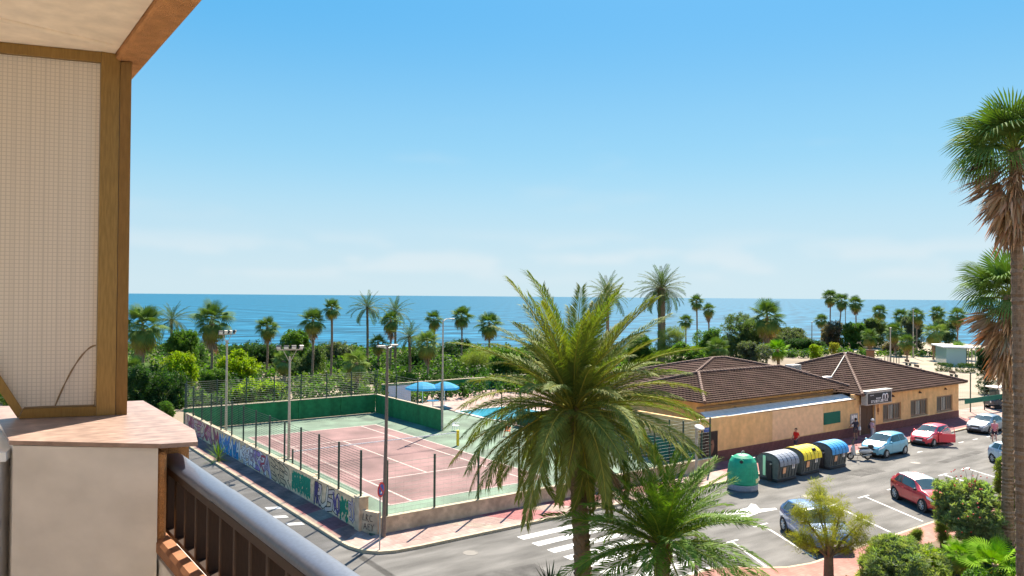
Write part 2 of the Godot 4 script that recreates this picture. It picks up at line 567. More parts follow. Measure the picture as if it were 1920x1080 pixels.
func ground() -> void:
	# one sheet of land, sloping down under the sea
	var xs := [-40000.0, -4000.0, -900.0]
	var zs := [-40000.0, -6000.0, -1200.0]
	for i in range(-300, 620, 10):
		xs.append(float(i))
	for i in range(-600, 220, 10):
		zs.append(float(i))
	xs.append_array([1200.0, 6000.0, 40000.0])
	zs.append_array([900.0, 5000.0, 40000.0])
	var f := FastNoiseLite.new()
	f.seed = 3
	f.frequency = 0.02
	var hgt := func(x: float, z: float) -> float:
		var d := shore(x, z) + 10.0 * f.get_noise_2d(x, z)
		var b := 0.35 * smoothstep(80.0, 120.0, d) * (f.get_noise_2d(x * 2.0 + 50, z * 2.0) + 0.2)
		return -0.2 + b - 9.5 * smoothstep(158.0, 240.0, d)
	var b := B.new()
	for i in xs.size() - 1:
		for j in zs.size() - 1:
			var p := []
			for q in [[i, j], [i, j + 1], [i + 1, j + 1], [i + 1, j]]:
				p.append(Vector3(xs[q[0]], hgt.call(xs[q[0]], zs[q[1]]), zs[q[1]]))
			b.quad(p[0], p[1], p[2], p[3])
	setting("ground", b, M.soil)
	# the sea
	b = B.new()
	var s := 60000.0
	b.quad(Vector3(-s, -5, s), Vector3(s, -5, s), Vector3(s, -5, -s), Vector3(-s, -5, -s))
	setting("sea", b, M.sea_water)
	# asphalt
	b = B.new()
	b.prism(V2([14.55, -18.7, 14.55, -31.2, 90, -31.2, 118, -33, 118, -19.5, 90, -18.7]), -0.19, -0.12)
	setting("street", b, M.asphalt)
	b = B.new()
	b.prism(V2([4.2, -18.7, 14.9, -18.7, 14.9, -110, 4.2, -110]), -0.19, -0.12)
	b.prism(V2([-40, -18.7, 4.2, -18.7, 4.2, -31, -40, -31]), -0.19, -0.12)
	setting("side_street", b, M.asphalt)
	# pavement by the court and the restaurant, its corner rounded
	var edge := [[14.68, -75.0], [14.68, -33.2], [14.75, -32.2], [15.0, -31.35], [15.5, -30.75], [16.2, -30.48], [17.4, -30.4], [60.0, -30.42], [73.0, -30.9], [90.0, -30.9]]
	var p := PackedVector2Array()
	for e in edge:
		p.append(Vector2(e[0], e[1]))
	p.append_array(V2([90, -36.5, 80, -36.5, 78.6, -34.2, 41, -34.2, 40.9, -32.96, 16.2, -32.96, 16.2, -75]))
	var pv := setting("pavement", B.new().prism(p, -0.3, 0.0), M.paving_pink)
	# kerb
	var kb := B.new()
	for i in edge.size() - 1:
		var a := Vector2(edge[i][0], edge[i][1])
		var e := Vector2(edge[i + 1][0], edge[i + 1][1])
		var nrm := (e - a).orthogonal().normalized()
		var ln := maxi(1, roundi(a.distance_to(e) / 1.0))
		var w := 0.16
		if Geometry2D.is_point_in_polygon((a + e) / 2.0 + nrm * 0.05, p):
			nrm = -nrm
		kb.prism(PackedVector2Array([a + nrm * 0.012, e + nrm * 0.012, e - nrm * w, a - nrm * w]), -0.28, 0.006 + 0.0004 * (i % 3))
	part("kerb", kb, M.kerb, pv)
	# the coloured fields of the paving
	var fields := [
		["paving_rose", [[22.2, -32.9], [24.6, -32.9], [26.2, -30.7], [23.7, -30.7]]], ["paving_grey", [[24.9, -32.9], [25.9, -32.9], [27.5, -30.7], [26.5, -30.7]]],
		["paving_rose", [[26.2, -32.9], [29.6, -32.9], [30.6, -31.6], [27.2, -31.6]]], ["paving_grey", [[19.8, -32.9], [20.6, -32.9], [22.2, -30.7], [21.4, -30.7]]],
		["paving_grey", [[29.9, -32.9], [30.7, -32.9], [32.3, -30.7], [31.5, -30.7]]], ["paving_rose", [[31.4, -32.9], [35.0, -32.9], [36.4, -31.1], [32.8, -31.1]]],
		["paving_rose", [[14.95, -36.4], [16.1, -36.9], [16.1, -35.2], [14.95, -34.7]]], ["paving_rose", [[14.95, -39.6], [16.1, -40.1], [16.1, -38.5], [14.95, -38.0]]],
		["paving_grey", [[14.95, -38.0], [16.1, -38.5], [16.1, -37.0], [14.95, -36.5]]],
		["paving_rose", [[41.0, -34.1], [59.8, -34.1], [59.8, -31.0], [41.0, -31.0]]], ["paving_rose", [[60.0, -34.1], [78.4, -34.1], [78.4, -31.2], [60.0, -31.0]]],
	]
	part("paving_field", B.new().prism(V2([14.95, -74.0, 16.1, -74.0, 16.1, -34.0, 14.95, -33.0]), -0.05, 0.002, false), M.paving_shade_tone, pv)
	for fd in fields:
		var q := PackedVector2Array()
		for e in fd[1]:
			q.append(Vector2(e[0], e[1]))
		part("paving_field", B.new().prism(q, -0.05, 0.004, false), M[fd[0]], pv)
	# pavement on the garden side, bulging out to the crossing
	var g := PackedVector2Array(V2([12.5, -21.0, 25.9, -21.0, 26.8, -20.6, 27.6, -19.9, 28.6, -19.25, 29.9, -18.95, 62, -18.75, 110, -18.9, 110, -17.1, 62, -17.1, 33, -17.3, 29, -16.6, 12.5, -16.6]))
	var gp := setting("garden_pavement", B.new().prism(g, -0.3, 0.0), M.paving_red)
	kb = B.new()
	for i in 7:
		var a := g[i]
		var e := g[i + 1]
		var nn := (e - a).normalized().orthogonal() * -1.0
		if nn.y < 0:
			nn = -nn
		kb.prism(PackedVector2Array([a - nn * 0.012, e - nn * 0.012, e + nn * 0.14, a + nn * 0.14]), -0.28, 0.006 + 0.0004 * (i % 3))
	part("kerb", kb, M.kerb, gp)
	b = B.new()
	b.prism(V2([-2, -16.55, 29, -16.55, 33, -17.25, 62, -17.05, 110, -17.05, 110, -2, -2, -2]), -0.3, 0.03)
	setting("garden_bed", b, M.garden_soil)
	# sand of the promenade
	b = B.new()
	for q in [[100, -40], [240, -190]]:
		pass
	b.prism(V2([92, -41, 112, -33.5, 150, -36, 190, -60, 215, -95, 195, -112, 150, -92, 118, -76, 104, -58]), -0.3, 0.012)
	setting("promenade_sand", b, M.sand)
	b = B.new()
	b.prism(V2([80.2, -36.6, 118, -33.2, 112, -33.6, 92, -41, 84, -60, 80.2, -50]), -0.3, 0.006)
	setting("promenade_paving", b, M.paving_pink)
	b = B.new()
	b.prism(V2([16, -84, 30, -80, 60, -84, 78, -95, 76, -99, 58, -89, 30, -86, 16, -90]), -0.3, 0.16)
	setting("beach_path", b, M.sand)
	# mended places in the asphalt, and covers
	for q in [[V2([47.2, -27.9, 50.6, -27.6, 50.3, -26.4, 47.5, -26.5]), 0.0], [V2([29.0, -27.2, 35.5, -27.4, 35.5, -26.9, 29.1, -26.7]), 0.001], [V2([17.6, -26.2, 20.4, -25.9, 20.1, -24.4, 17.8, -24.6]), 0.002], [V2([56, -25.9, 63, -26.1, 63, -25.5, 56.1, -25.3]), 0.001]]:
		b = B.new()
		b.prism(q[0], -0.14, -0.1175 + q[1] * 0.5, false)
		setting("asphalt_patch", b, M.asphalt_dark)
	for q in [[40.2, -25.6], [54.6, -26.6], [18.9, -28.6]]:
		b = B.new()
		b.lathe(Vector3(q[0], -0.13, q[1]), [Vector2(0.34, 0.0), Vector2(0.34, 0.018), Vector2(0.3, 0.018), Vector2(0.29, 0.013), Vector2(0.01, 0.014)], 20)
		setting("manhole_cover", b, M.iron)
	# painted markings
	for k in 8:
		b = B.new()
		var z := -29.25 + 1.13 * k
		b.prism(V2([21.95, z, 26.2, z, 26.2, z + 0.52, 21.95, z + 0.52]), -0.14, -0.116, false)
		setting("crossing_stripe", b, M.paint_white)
	var dir := Vector2(-2.29, 4.34).normalized()
	for k in 9:
		var a := Vector2(33.2 - 3.22 + 3.22 * k, -23.72)
		if k == 0:
			a = Vector2(29.75, -22.9)
		var e := a + dir * (4.9 if k else 3.3)
		var w := dir.orthogonal() * 0.06
		b = B.new()
		b.prism(PackedVector2Array([a - w, e - w, e + w, a + w]), -0.14, -0.116, false)
		b.prism(PackedVector2Array([a + Vector2(-0.62, -0.12), a + Vector2(0.5, -0.12), a + Vector2(0.5, 0.0), a + Vector2(-0.62, 0.0)]), -0.14, -0.1155, false)
		setting("parking_line", b, M.paint_white)
	b = B.new()
	for q in [[[33.9, -26.15], [35.3, -26.15], [36.1, -26.55], [36.2, -26.3], [35.6, -25.6], [36.5, -25.25], [36.3, -25.0], [35.0, -25.2], [33.8, -25.0], [31.2, -25.15], [31.4, -25.5], [33.6, -25.6], [32.2, -26.1], [32.6, -26.4]]]:
		var pp := PackedVector2Array()
		for e in q:
			pp.append(Vector2(e[0], e[1]))
		b.prism(pp, -0.14, -0.116, false)
	setting("road_arrow", b, M.paint_white)
	for q in [[30.6, -28.35, 0.9], [65.2, -28.4, 0.8], [67.6, -28.35, 0.8], [70.0, -28.3, 0.8], [58.5, -28.4, 0.7]]:
		b = B.new()
		b.prism(V2([q[0], q[1], q[0] + q[2], q[1], q[0] + q[2], q[1] + 0.12, q[0], q[1] + 0.12]), -0.14, -0.116, false)
		setting("lane_dash", b, M.paint_white)
	for q in [[13.9, -41, 0.5], [13.6, -39.2, 0.45], [13.8, -37.6, 0.5]]:
		b = B.new()
		b.prism(V2([q[0], q[1], q[0] + 0.7, q[1] + 0.3, q[0] + 0.7, q[1] + 0.3 + q[2], q[0], q[1] + q[2]]), -0.14, -0.116, false)
		setting("road_marking", b, M.paint_white)


# ---------------------------------------------------------------- the balcony

func balcony() -> void:
	# the block of flats we stand in
	var h := thing("apartment_building", "white rendered apartment building whose balcony frames the left of the view", "building", Vector3(-0.5, 0, -3.0))
	var w := B.new()
	w.xf = Transform3D(Basis(), -h.position)
	w.prism(V2([-12, -3.9, -1.7, -3.9, -1.7, 30, -12, 30]), 0.0, 24.0)
	part("wall", w, M.stucco_white, h)
	for k in 7:
		if k == 3:
			continue
		var s := B.new()
		s.xf = w.xf
		s.prism(V2([-1.69, -3.6, 0.6, -3.6, 0.6, 9.0, -1.69, 9.0]), 0.75 + 2.95 * k, 0.95 + 2.95 * k)
		s.prism(V2([0.45, -3.6, 0.6, -3.6, 0.6, 9.0, 0.45, 9.0]), 0.953 + 2.95 * k, 1.7 + 2.95 * k)
		part("balcony", s, M.stucco_orange, h)
	var b := B.new()
	b.xf = w.xf
	b.prism(V2([-1.69, -3.6, 0.57, -3.6, 0.57, 9.0, -1.69, 9.0]), 9.45, 9.6)
	part("unseen_balcony_floor", b, M.floor_tile, h)  # out of view; its pale tile throws light onto the end wall
	b = B.new()
	b.xf = w.xf
	b.prism(V2([-1.69, -4.2, 0.53, -4.2, 0.53, 9.0, -1.69, 9.0]), 12.2, 12.45)
	part("balcony_ceiling", b, M.ceiling_cream, h)
	# a shallow moulding across the ceiling, before the screen
	b = B.new()
	b.xf = w.xf
	b.tube([Vector3(-0.9, 12.2, -3.0), Vector3(0.3, 12.2, -3.22), Vector3(0.5, 12.2, -3.26)], [0.012, 0.012, 0.01], 8)
	part("ceiling_ridge", b, M.ceiling_cream, h)
	b = B.new()
	b.xf = w.xf
	b.box(Vector3(0.588, 12.33, 1.8), Vector3(0.11, 0.31, 12.0), 0.008)
	part("fascia_beam", b, M.stucco_orange, h)
	# the low end wall with its marble ledge
	b = B.new()
	b.xf = w.xf
	b.prism(V2([0.185, -2.965, 0.557, -2.66, 0.557, -3.72, 0.17, -3.85]), 9.6, 10.758)
	part("end_wall", b, M.stucco_white, h)
	b = B.new()
	b.xf = w.xf
	b.prism(V2([-0.7, -3.0, 0.152, -2.985, 0.19, -3.1, 0.19, -3.9, -0.7, -3.9]), 9.6, 10.71)
	part("side_wall", b, M.stucco_white, h)
	b = B.new()
	b.xf = w.xf
	b.prism(V2([-0.7, -2.97, 0.165, -2.955, 0.2, -3.1, 0.2, -3.9, -0.7, -3.9]), 10.711, 10.74)
	part("wall_cap", b, M.white, h)
	b = B.new()
	b.xf = w.xf
	b.prism(V2([0.559, -2.86, 0.7, -2.86, 0.7, -3.7, 0.559, -3.7]), 8.8, 10.758)
	b.box(Vector3(0.572, 10.6, -2.76), Vector3(0.028, 0.285, 0.19), 0.008)
	part("pier", b, M.stucco_orange, h)
	b = B.new()
	b.xf = w.xf
	b.prism(V2([0.175, -2.975, 0.562, -2.645, 0.668, -2.62, 0.716, -2.85, 0.722, -3.76, 0.16, -3.9]), 10.76, 10.774)
	part("marble_ledge", b, M.marble, h)
	# parapet below the railing and its sill
	b = B.new()
	b.xf = w.xf
	b.box(Vector3(0.63, 9.97, 3.0), Vector3(0.13, 0.86, 11.6), 0.0)
	part("parapet", b, M.stucco_white, h)
	b = B.new()
	b.xf = w.xf
	b.box(Vector3(0.58, 10.442, 3.0), Vector3(0.05, 0.05, 11.7), 0.01)
	part("parapet_sill", b, M.terracotta, h)
	# added block, unseen behind the viewer: its sunlit front lights the street
	var nb := thing("added_bounce_block", "long pale block added out of view to throw light back on the street", "building", Vector3(62, 0, 8))
	part("wall", B.new().box(Vector3(0, 13, 6), Vector3(76, 26, 12)), M.stucco_white, nb)
	for k in 7:
		part("balcony", B.new().box(Vector3(0, 3.4 + 3.1 * k, -0.7), Vector3(72, 1.1, 1.38)), M.white, nb)
	# railing
	var r := thing("balcony_railing", "balcony railing with a wide rounded grey handrail and dark brown slats", "railing", Vector3(0.65, 10.44, 0))
	b = B.new()
	b.xf = Transform3D(Basis(), -r.position)
	var pr := [Vector2(0.608, 10.672)]
	var prn := [Vector2(-1, -0.1)]
	for i in 17:
		var a := PI - PI * i / 16.0
		pr.append(Vector2(0.642 + 0.037 * signf(cos(a)) * pow(absf(cos(a)), 0.6), 10.676 + 0.024 * pow(sin(a), 0.75)))
		prn.append(Vector2(cos(a) * 0.7, sin(a)).normalized())
	pr.append(Vector2(0.676, 10.672))
	prn.append(Vector2(1, -0.1))
	for seg in [[-2.85, -2.236, 0.0], [-2.236, 9.0, 0.002]]:
		for i in pr.size():
			var a: Vector2 = pr[i] + Vector2(0, seg[2])
			var e: Vector2 = pr[(i + 1) % pr.size()] + Vector2(0, seg[2])
			var na := Vector3(prn[i].x, prn[i].y, 0)
			var ne := Vector3(prn[(i + 1) % pr.size()].x, prn[(i + 1) % pr.size()].y, 0)
			if i == pr.size() - 1:
				na = Vector3.DOWN
				ne = Vector3.DOWN
			b.quadn(Vector3(a.x, a.y, seg[1]), Vector3(e.x, e.y, seg[1]), Vector3(e.x, e.y, seg[0]), Vector3(a.x, a.y, seg[0]), na, ne, ne, na)
		for i in range(1, pr.size() - 1):
			b.face3(Vector3(0.642, 10.685, 2), Vector3(pr[0].x, pr[0].y + seg[2], seg[0]), Vector3(pr[i].x, pr[i].y + seg[2], seg[0]), Vector3(pr[i + 1].x, pr[i + 1].y + seg[2], seg[0]))
	part("handrail", b, M.rail_paint, r)
	b = B.new()
	b.xf = Transform3D(Basis(), -r.position)
	b.box(Vector3(0.642, 10.6575, 3.0), Vector3(0.062, 0.028, 11.68), 0.003)  # dark strip coloured as the shaded inner face of the handrail
	b.box(Vector3(0.642, 10.445, 3.0), Vector3(0.045, 0.014, 11.68), 0.002)
	part("bars_and_shade_strip", b, M.baluster, r)
	var slat := B.new().box(Vector3(0, -0.001, 0), Vector3(0.046, 0.192, 0.02), 0.003).mesh()
	var z := -2.83
	while z < 0.6:
		var s := part("slat", slat, M.baluster, r)
		s.position = Vector3(0.642, 10.547, z) - r.position
		z += 0.128
	# screen of wired glass in a bronze frame
	var sc := thing("balcony_screen", "privacy screen of wired frosted glass in a bronze coloured metal frame", "screen", Vector3(0.5, 10.775, -3.4))
	var o := Transform3D(Basis(), -sc.position)
	b = B.new()
	b.xf = o
	b.prism(V2([0.484, -3.437, 0.545, -3.418, 0.547, -3.372, 0.482, -3.378]), 10.775, 12.199)
	part("jamb", b, M.bronze, sc)
	b = B.new()
	b.xf = o
	b.prism(V2([0.549, -3.42, 0.59, -3.41, 0.586, -3.352, 0.549, -3.37]), 10.775, 12.17)
	part("corner_post", b, M.bronze_shaded, sc)
	var pt := func(x: float, y: float, off: float) -> Vector3:
		return Vector3(x, y, -3.4 + (x - 0.49) * 0.3125 + off)
	b = B.new()
	b.xf = o
	var bar := func(b: B, q: Array, th: float) -> void:   # a bar given by four corners in the pane's plane
		var fr := []
		var bk := []
		for e in q:
			fr.append(pt.call(e[0], e[1], th))
			bk.append(pt.call(e[0], e[1], -th))
		var mid: Vector3 = (fr[0] + fr[2] + bk[0] + bk[2]) / 4.0
		b.face4(mid, fr[0], fr[1], fr[2], fr[3])
		b.face4(mid, bk[0], bk[1], bk[2], bk[3])
		for i in 4:
			b.face4(mid, fr[i], fr[(i + 1) % 4], bk[(i + 1) % 4], bk[i])
	bar.call(b, [[-0.5, 12.158], [0.481, 12.158], [0.481, 12.198], [-0.5, 12.198]], 0.022)
	part("top_rail", b, M.bronze, sc)
	b = B.new()
	b.xf = o
	bar.call(b, [[0.232, 10.776], [0.481, 10.776], [0.481, 10.812], [0.247, 10.812]], 0.024)
	part("bottom_rail", b, M.bronze, sc)
	b = B.new()
	b.xf = o
	bar.call(b, [[0.229, 10.777], [0.243, 10.812], [0.13, 11.02], [0.09, 11.02]], 0.023)
	part("slanted_rail", b, M.bronze, sc)
	b = B.new()
	b.xf = o
	var pane := [[0.24, 10.813], [0.4815, 10.813], [0.4815, 12.157], [-0.5, 12.157], [-0.5, 11.3], [0.125, 11.03]]
	var c: Vector3 = pt.call(0.3, 11.5, 0)
	for sgn in [1.0, -1.0]:
		for i in pane.size():
			var a: Array = pane[i]
			var e: Array = pane[(i + 1) % pane.size()]
			b.face3(c - Vector3(0, 0, sgn), c + Vector3(0, 0, sgn * 0.004), pt.call(a[0], a[1], sgn * 0.004), pt.call(e[0], e[1], sgn * 0.004))
	part("pane", b, M.pane, sc)
	# the brown crack that curves across the pane's corner
	b = B.new()
	b.xf = o
	var crack := []
	for i in 13:
		var t := i / 12.0
		crack.append(pt.call(0.348 + 0.132 * t, 10.814 + 0.235 * (1.0 - pow(1.0 - t, 1.7)), 0.005))
	var cr := []
	for i in 13:
		cr.append(0.0022 + 0.0016 * absf(sin(i * 2.1)))
	b.tube(crack, cr, 5)
	part("crack", b, M.grime, sc, "brown curved crack line across the lower corner of the pane")
	b = B.new()
	b.xf = o
	b.tube([pt.call(0.25, 10.814, 0.006), pt.call(0.33, 10.8145, 0.006), pt.call(0.478, 10.8145, 0.006), pt.call(0.479, 10.87, 0.006)], [0.003, 0.004, 0.003, 0.001], 5)
	part("grime_line", b, M.grime, sc)


# ---------------------------------------------------------------- tennis court

func fence(label: String, a: Vector2, e: Vector2, y0: float, y1: float, gap: float, wires: float, group := "", thick := 0.007) -> Node3D:
	var t := thing("wire_fence", label, "fence", Vector3(a.x, y0, a.y), 0.0, group)
	var ln := a.distance_to(e)
	var dir := (e - a) / ln
	var n := maxi(1, roundi(ln / gap))
	var pm := B.new().box(Vector3(0, (y1 - y0) / 2.0, 0), Vector3(0.09, y1 - y0, 0.09), 0.012).mesh()
	for i in n + 1:
		var p := part("post", pm, M.fence_post, t)
		p.position = Vector3(dir.x, 0, dir.y) * (ln * i / n)
	var b := B.new()
	var k := y0 + 0.08
	while k <= y1:
		b.tube([Vector3(0, k - y0, 0), Vector3(dir.x * ln, k - y0, dir.y * ln)], thick if absf(k - y1) > 0.2 else 0.013, 3, false)
		k += wires
	k = 0.0
	while k < ln:
		b.tube([Vector3(dir.x * k, 0, dir.y * k), Vector3(dir.x * k, y1 - y0, dir.y * k)], 0.0022, 3, false)
		k += 0.45
	stuffed(part("wire_mesh", b, M.fence_wire, t))
	return t


func court() -> void:
	# ground of the court: green sheet, red field, lines, all a few millimetres apart
	var c := setting("tennis_court", B.new().prism(V2([16.35, -67.3, 40.0, -67.3, 40.0, -33.1, 16.35, -33.1]), -0.3, 0.0, false), M.court_green)
	part("playing_field", B.new().prism(V2([19.38, -61.05, 30.32, -61.05, 30.32, -37.2, 19.38, -37.2]), -0.1, 0.005, false), M.court_red, c)
	var x0 := 19.38
	var x1 := 30.32
	var z0 := -61.05
	var z1 := -37.2
	var sx := 1.37
	var zm := (z0 + z1) / 2
	var w := 0.075
	for q in [[x0 - w, z0, x0 + w, z1], [x1 - w, z0, x1 + w, z1], [x0 - w, z0 - w, x1 + w, z0 + w], [x0 - w, z1 - w, x1 + w, z1 + w], [x0 + sx - w, z0, x0 + sx + w, z1], [x1 - sx - w, z0, x1 - sx + w, z1], [x0 + sx, zm - 6.4 - w, x1 - sx, zm - 6.4 + w], [x0 + sx, zm + 6.4 - w, x1 - sx, zm + 6.4 + w], [(x0 + x1) / 2 - w, zm - 6.4, (x0 + x1) / 2 + w, zm + 6.4]]:
		part("court_line", B.new().prism(V2([q[0], q[1], q[2], q[1], q[2], q[3], q[0], q[3]]), -0.1, 0.009 + 0.0005 * (int(q[0] * 7) % 5), false), M.court_line, c)
	# net
	var t := thing("tennis_net", "tennis net with a white tape between its posts across the red court", "net", Vector3(24.85, 0.0, zm))
	for sd in [-1.0, 1.0]:
		part("net_post", B.new().tube([Vector3(sd * 6.38, 0, 0), Vector3(sd * 6.38, 1.15, 0)], 0.06 if sd < 0 else 0.11, 10), M.fence_post if sd < 0 else M.yellow_paint, t, "" if sd < 0 else "thick yellow padded net post")
	var b := B.new()
	for i in 128:
		var x := -6.35 + 0.1 * i
		b.tube([Vector3(x, 0.05, 0), Vector3(x, 0.97 + 0.04 * absf(x) / 6.0, 0)], 0.0022, 3, false)
	for i in 10:
		b.tube([Vector3(-6.35, 0.08 + 0.1 * i, 0), Vector3(6.35, 0.08 + 0.1 * i, 0)], 0.0022, 3, false)
	stuffed(part("netting", b, M.black, t))
	part("net_tape", B.new().box(Vector3(0, 0.99, 0), Vector3(12.7, 0.06, 0.03)), M.plastic_white, t)
	# green walls
	t = thing("court_back_wall", "green painted wall along the far end of the tennis court", "wall", Vector3(24.8, 0, -67.6))
	part("wall", B.new().box(Vector3(0, 0.85, 0), Vector3(17.4, 1.7, 0.22)), M.wall_green, t)
	part("coping", B.new().box(Vector3(0, 1.728, 0), Vector3(17.5, 0.055, 0.3), 0.01), M.wall_top, t)
	for x in [-4.0, 1.3, 5.4]:
		part("pilaster", B.new().box(Vector3(x, 0.83, 0.15), Vector3(0.5, 1.66, 0.08)), M.wall_green, t)
	t = thing("court_side_wall", "green painted wall between the tennis court and the pool terrace", "wall", Vector3(33.6, 0, -61.4))
	part("wall", B.new().box(Vector3(0, 0.85, 0), Vector3(0.2, 1.7, 12.1)), M.wall_green, t)
	part("coping", B.new().box(Vector3(0, 1.728, 0), Vector3(0.26, 0.055, 12.15), 0.01), M.wall_top, t)
	# low wall on the street
	t = thing("court_front_wall", "low cream rendered wall along the street end of the tennis court", "wall", Vector3(28.8, 0, -33.06))
	part("wall", B.new().box(Vector3(0, 0.25, 0), Vector3(24.2, 0.94, 0.2)), M.wall_cream, t)
	part("coping", B.new().box(Vector3(0, 0.748, 0), Vector3(24.24, 0.05, 0.26), 0.012), M.wall_top, t)
	# painted wall on the side street
	t = thing("graffiti_wall", "long wall covered in colourful graffiti along the side street", "wall", Vector3(16.25, 0, -52.0))
	b = B.new()
	b.prism(V2([-0.1, -15.7, 0.1, -15.7, 0.1, 17.6, -0.1, 17.6]), -1.0, 1.36)
	part("wall", b, M.wall_cream, t)
	b = B.new()
	for i in 18:
		var g := -15.7 + 33.3 * i / 18.0
		b.box(Vector3(0.0, 1.385 + 0.012 * (i % 3), g + 0.925), Vector3(0.3, 0.06, 1.84), 0.015)
	for i in 6:
		b.box(Vector3(0.3, 1.36, -15.0 + 3.1 * i * 1.7), Vector3(0.42, 0.05, 0.24), 0.01)
	part("coping", b, M.wall_top, t)
	var gm := StandardMaterial3D.new()
	gm.albedo_texture = graffiti_picture()
	gm.roughness = 0.85
	gm.heightmap_enabled = true
	gm.heightmap_texture = T.rough
	gm.heightmap_scale = 0.5
	gm.uv1_scale = Vector3.ONE
	gm.cull_mode = BaseMaterial3D.CULL_DISABLED
	b = B.new()
	b.quad(Vector3(-0.104, -1.0, -15.7), Vector3(-0.104, -1.0, 17.6), Vector3(-0.104, 1.355, 17.6), Vector3(-0.104, 1.355, -15.7))
	part("graffiti", b, gm, t)
	part("pier", B.new().box(Vector3(0.02, 0.72, 17.85), Vector3(0.5, 1.66, 0.5), 0.02), M.wall_cream, t)
	part("pier_cap", B.new().box(Vector3(0.02, 1.585, 17.85), Vector3(0.58, 0.07, 0.58), 0.02), M.wall_top, t)
	# last short bay between pier and street wall, with black letters
	b = B.new()
	b.prism(V2([-0.08, 18.1, 0.12, 18.1, 0.52, 18.95, 0.3, 19.02]), -0.1, 1.0)
	part("corner_bay", b, M.wall_cream, t)
	b = B.new()
	var o := Vector3(-0.088, 0, 18.1)
	var ax := Vector3(0.38, 0, 0.92).normalized()
	var up := Vector3(0, 1, 0)
	var ink := func(p: Array, th: float) -> void:
		var l := []
		for e in p:
			l.append(o + ax * e[0] + up * e[1] + Vector3(-0.004, 0, 0.0016))
		b.tube(l, th, 4)
	for q in [[[0.1, 0.85], [0.08, 0.55], [0.2, 0.55]], [[0.28, 0.52], [0.3, 0.85], [0.42, 0.78], [0.31, 0.68], [0.45, 0.5]], [[0.66, 0.8], [0.54, 0.82], [0.5, 0.66], [0.56, 0.54], [0.68, 0.56]], [[0.14, 0.12], [0.22, 0.42], [0.32, 0.12]], [[0.18, 0.24], [0.3, 0.25]], [[0.54, 0.4], [0.4, 0.4], [0.41, 0.12], [0.54, 0.12]], [[0.4, 0.27], [0.5, 0.27]], [[0.6, 0.4], [0.67, 0.28], [0.76, 0.42]], [[0.67, 0.28], [0.66, 0.1]]]:
		ink.call(q, 0.014)
	part("lettering", b, M.black, t)
	# wire fences on the walls
	fence("wire fence on dark green posts along the street end of the court", Vector2(17.06, -33.06), Vector2(40.6, -33.06), 0.77, 3.42, 2.72, 0.2, "fences round the tennis court")
	fence("wire fence on dark green posts above the graffiti wall", Vector2(16.2, -34.1), Vector2(16.2, -67.6), 1.41, 3.82, 2.55, 0.125, "fences round the tennis court", 0.012)
	fence("wire fence on dark posts above the green back wall", Vector2(16.3, -67.6), Vector2(33.5, -67.6), 1.76, 4.0, 2.4, 0.17, "fences round the tennis court", 0.012)
	fence("wire fence on thin posts above the green wall by the pool", Vector2(33.6, -67.4), Vector2(33.6, -55.5), 1.76, 4.0, 4.0, 0.22, "fences round the tennis court")
	fence("wire fence on the terrace side beyond the net", Vector2(40.2, -56.0), Vector2(40.2, -33.4), 0.0, 2.9, 2.8, 0.25, "fences round the tennis court")
	# masts
	mast("pale floodlight mast with four lamps, at the far left of the court", Vector3(18.6, 0, -64.4), 8.0, 0.45)
	mast("pale floodlight mast with four lamps, by the left side line", Vector3(19.05, 0, -51.4), 7.5, -0.3)
	var lt := thing("lamp_post", "tall slim pale lamp post at the end of the green pool wall", "lamp post", Vector3(33.6, 0, -55.3))
	part("pole", B.new().tube([Vector3.ZERO, Vector3(0, 1.2, 0), Vector3(0, 9.2, 0)], [0.11, 0.1, 0.055], 10), M.pole_tan, lt)
	part("arm", B.new().tube([Vector3(0, 9.15, 0), Vector3(0.5, 9.3, -0.3), Vector3(1.1, 9.3, -0.6)], 0.03, 6), M.pole_tan, lt)
	part("lamp_head", B.new().box(Vector3(1.25, 9.3, -0.68), Vector3(0.55, 0.1, 0.25), 0.03), M.grey_metal, lt)
	# dark wooden mast at the corner
	var dm := thing("street_mast", "tall dark slightly leaning mast with two lamp arms at the wall corner", "lamp post", Vector3(16.62, 0, -32.5))
	dm.rotation.z = -0.012
	part("pole", B.new().tube([Vector3.ZERO, Vector3(0, 0.9, 0), Vector3(0.02, 4.5, 0), Vector3(0, 8.9, 0)], [0.11, 0.095, 0.08, 0.06], 10), M.pole_dark, dm)
	for sd in [-1.0, 1.0]:
		part("arm", B.new().tube([Vector3(0, 8.75, 0), Vector3(sd * 0.3, 8.83, sd * -0.2), Vector3(sd * 0.55, 8.86, sd * -0.36)], 0.03, 6), M.grey_metal, dm)
		part("lamp_head", B.new().box(Vector3(sd * 0.5, 8.9, sd * -0.33), Vector3(0.42, 0.09, 0.2), 0.03), M.grey_metal, dm)


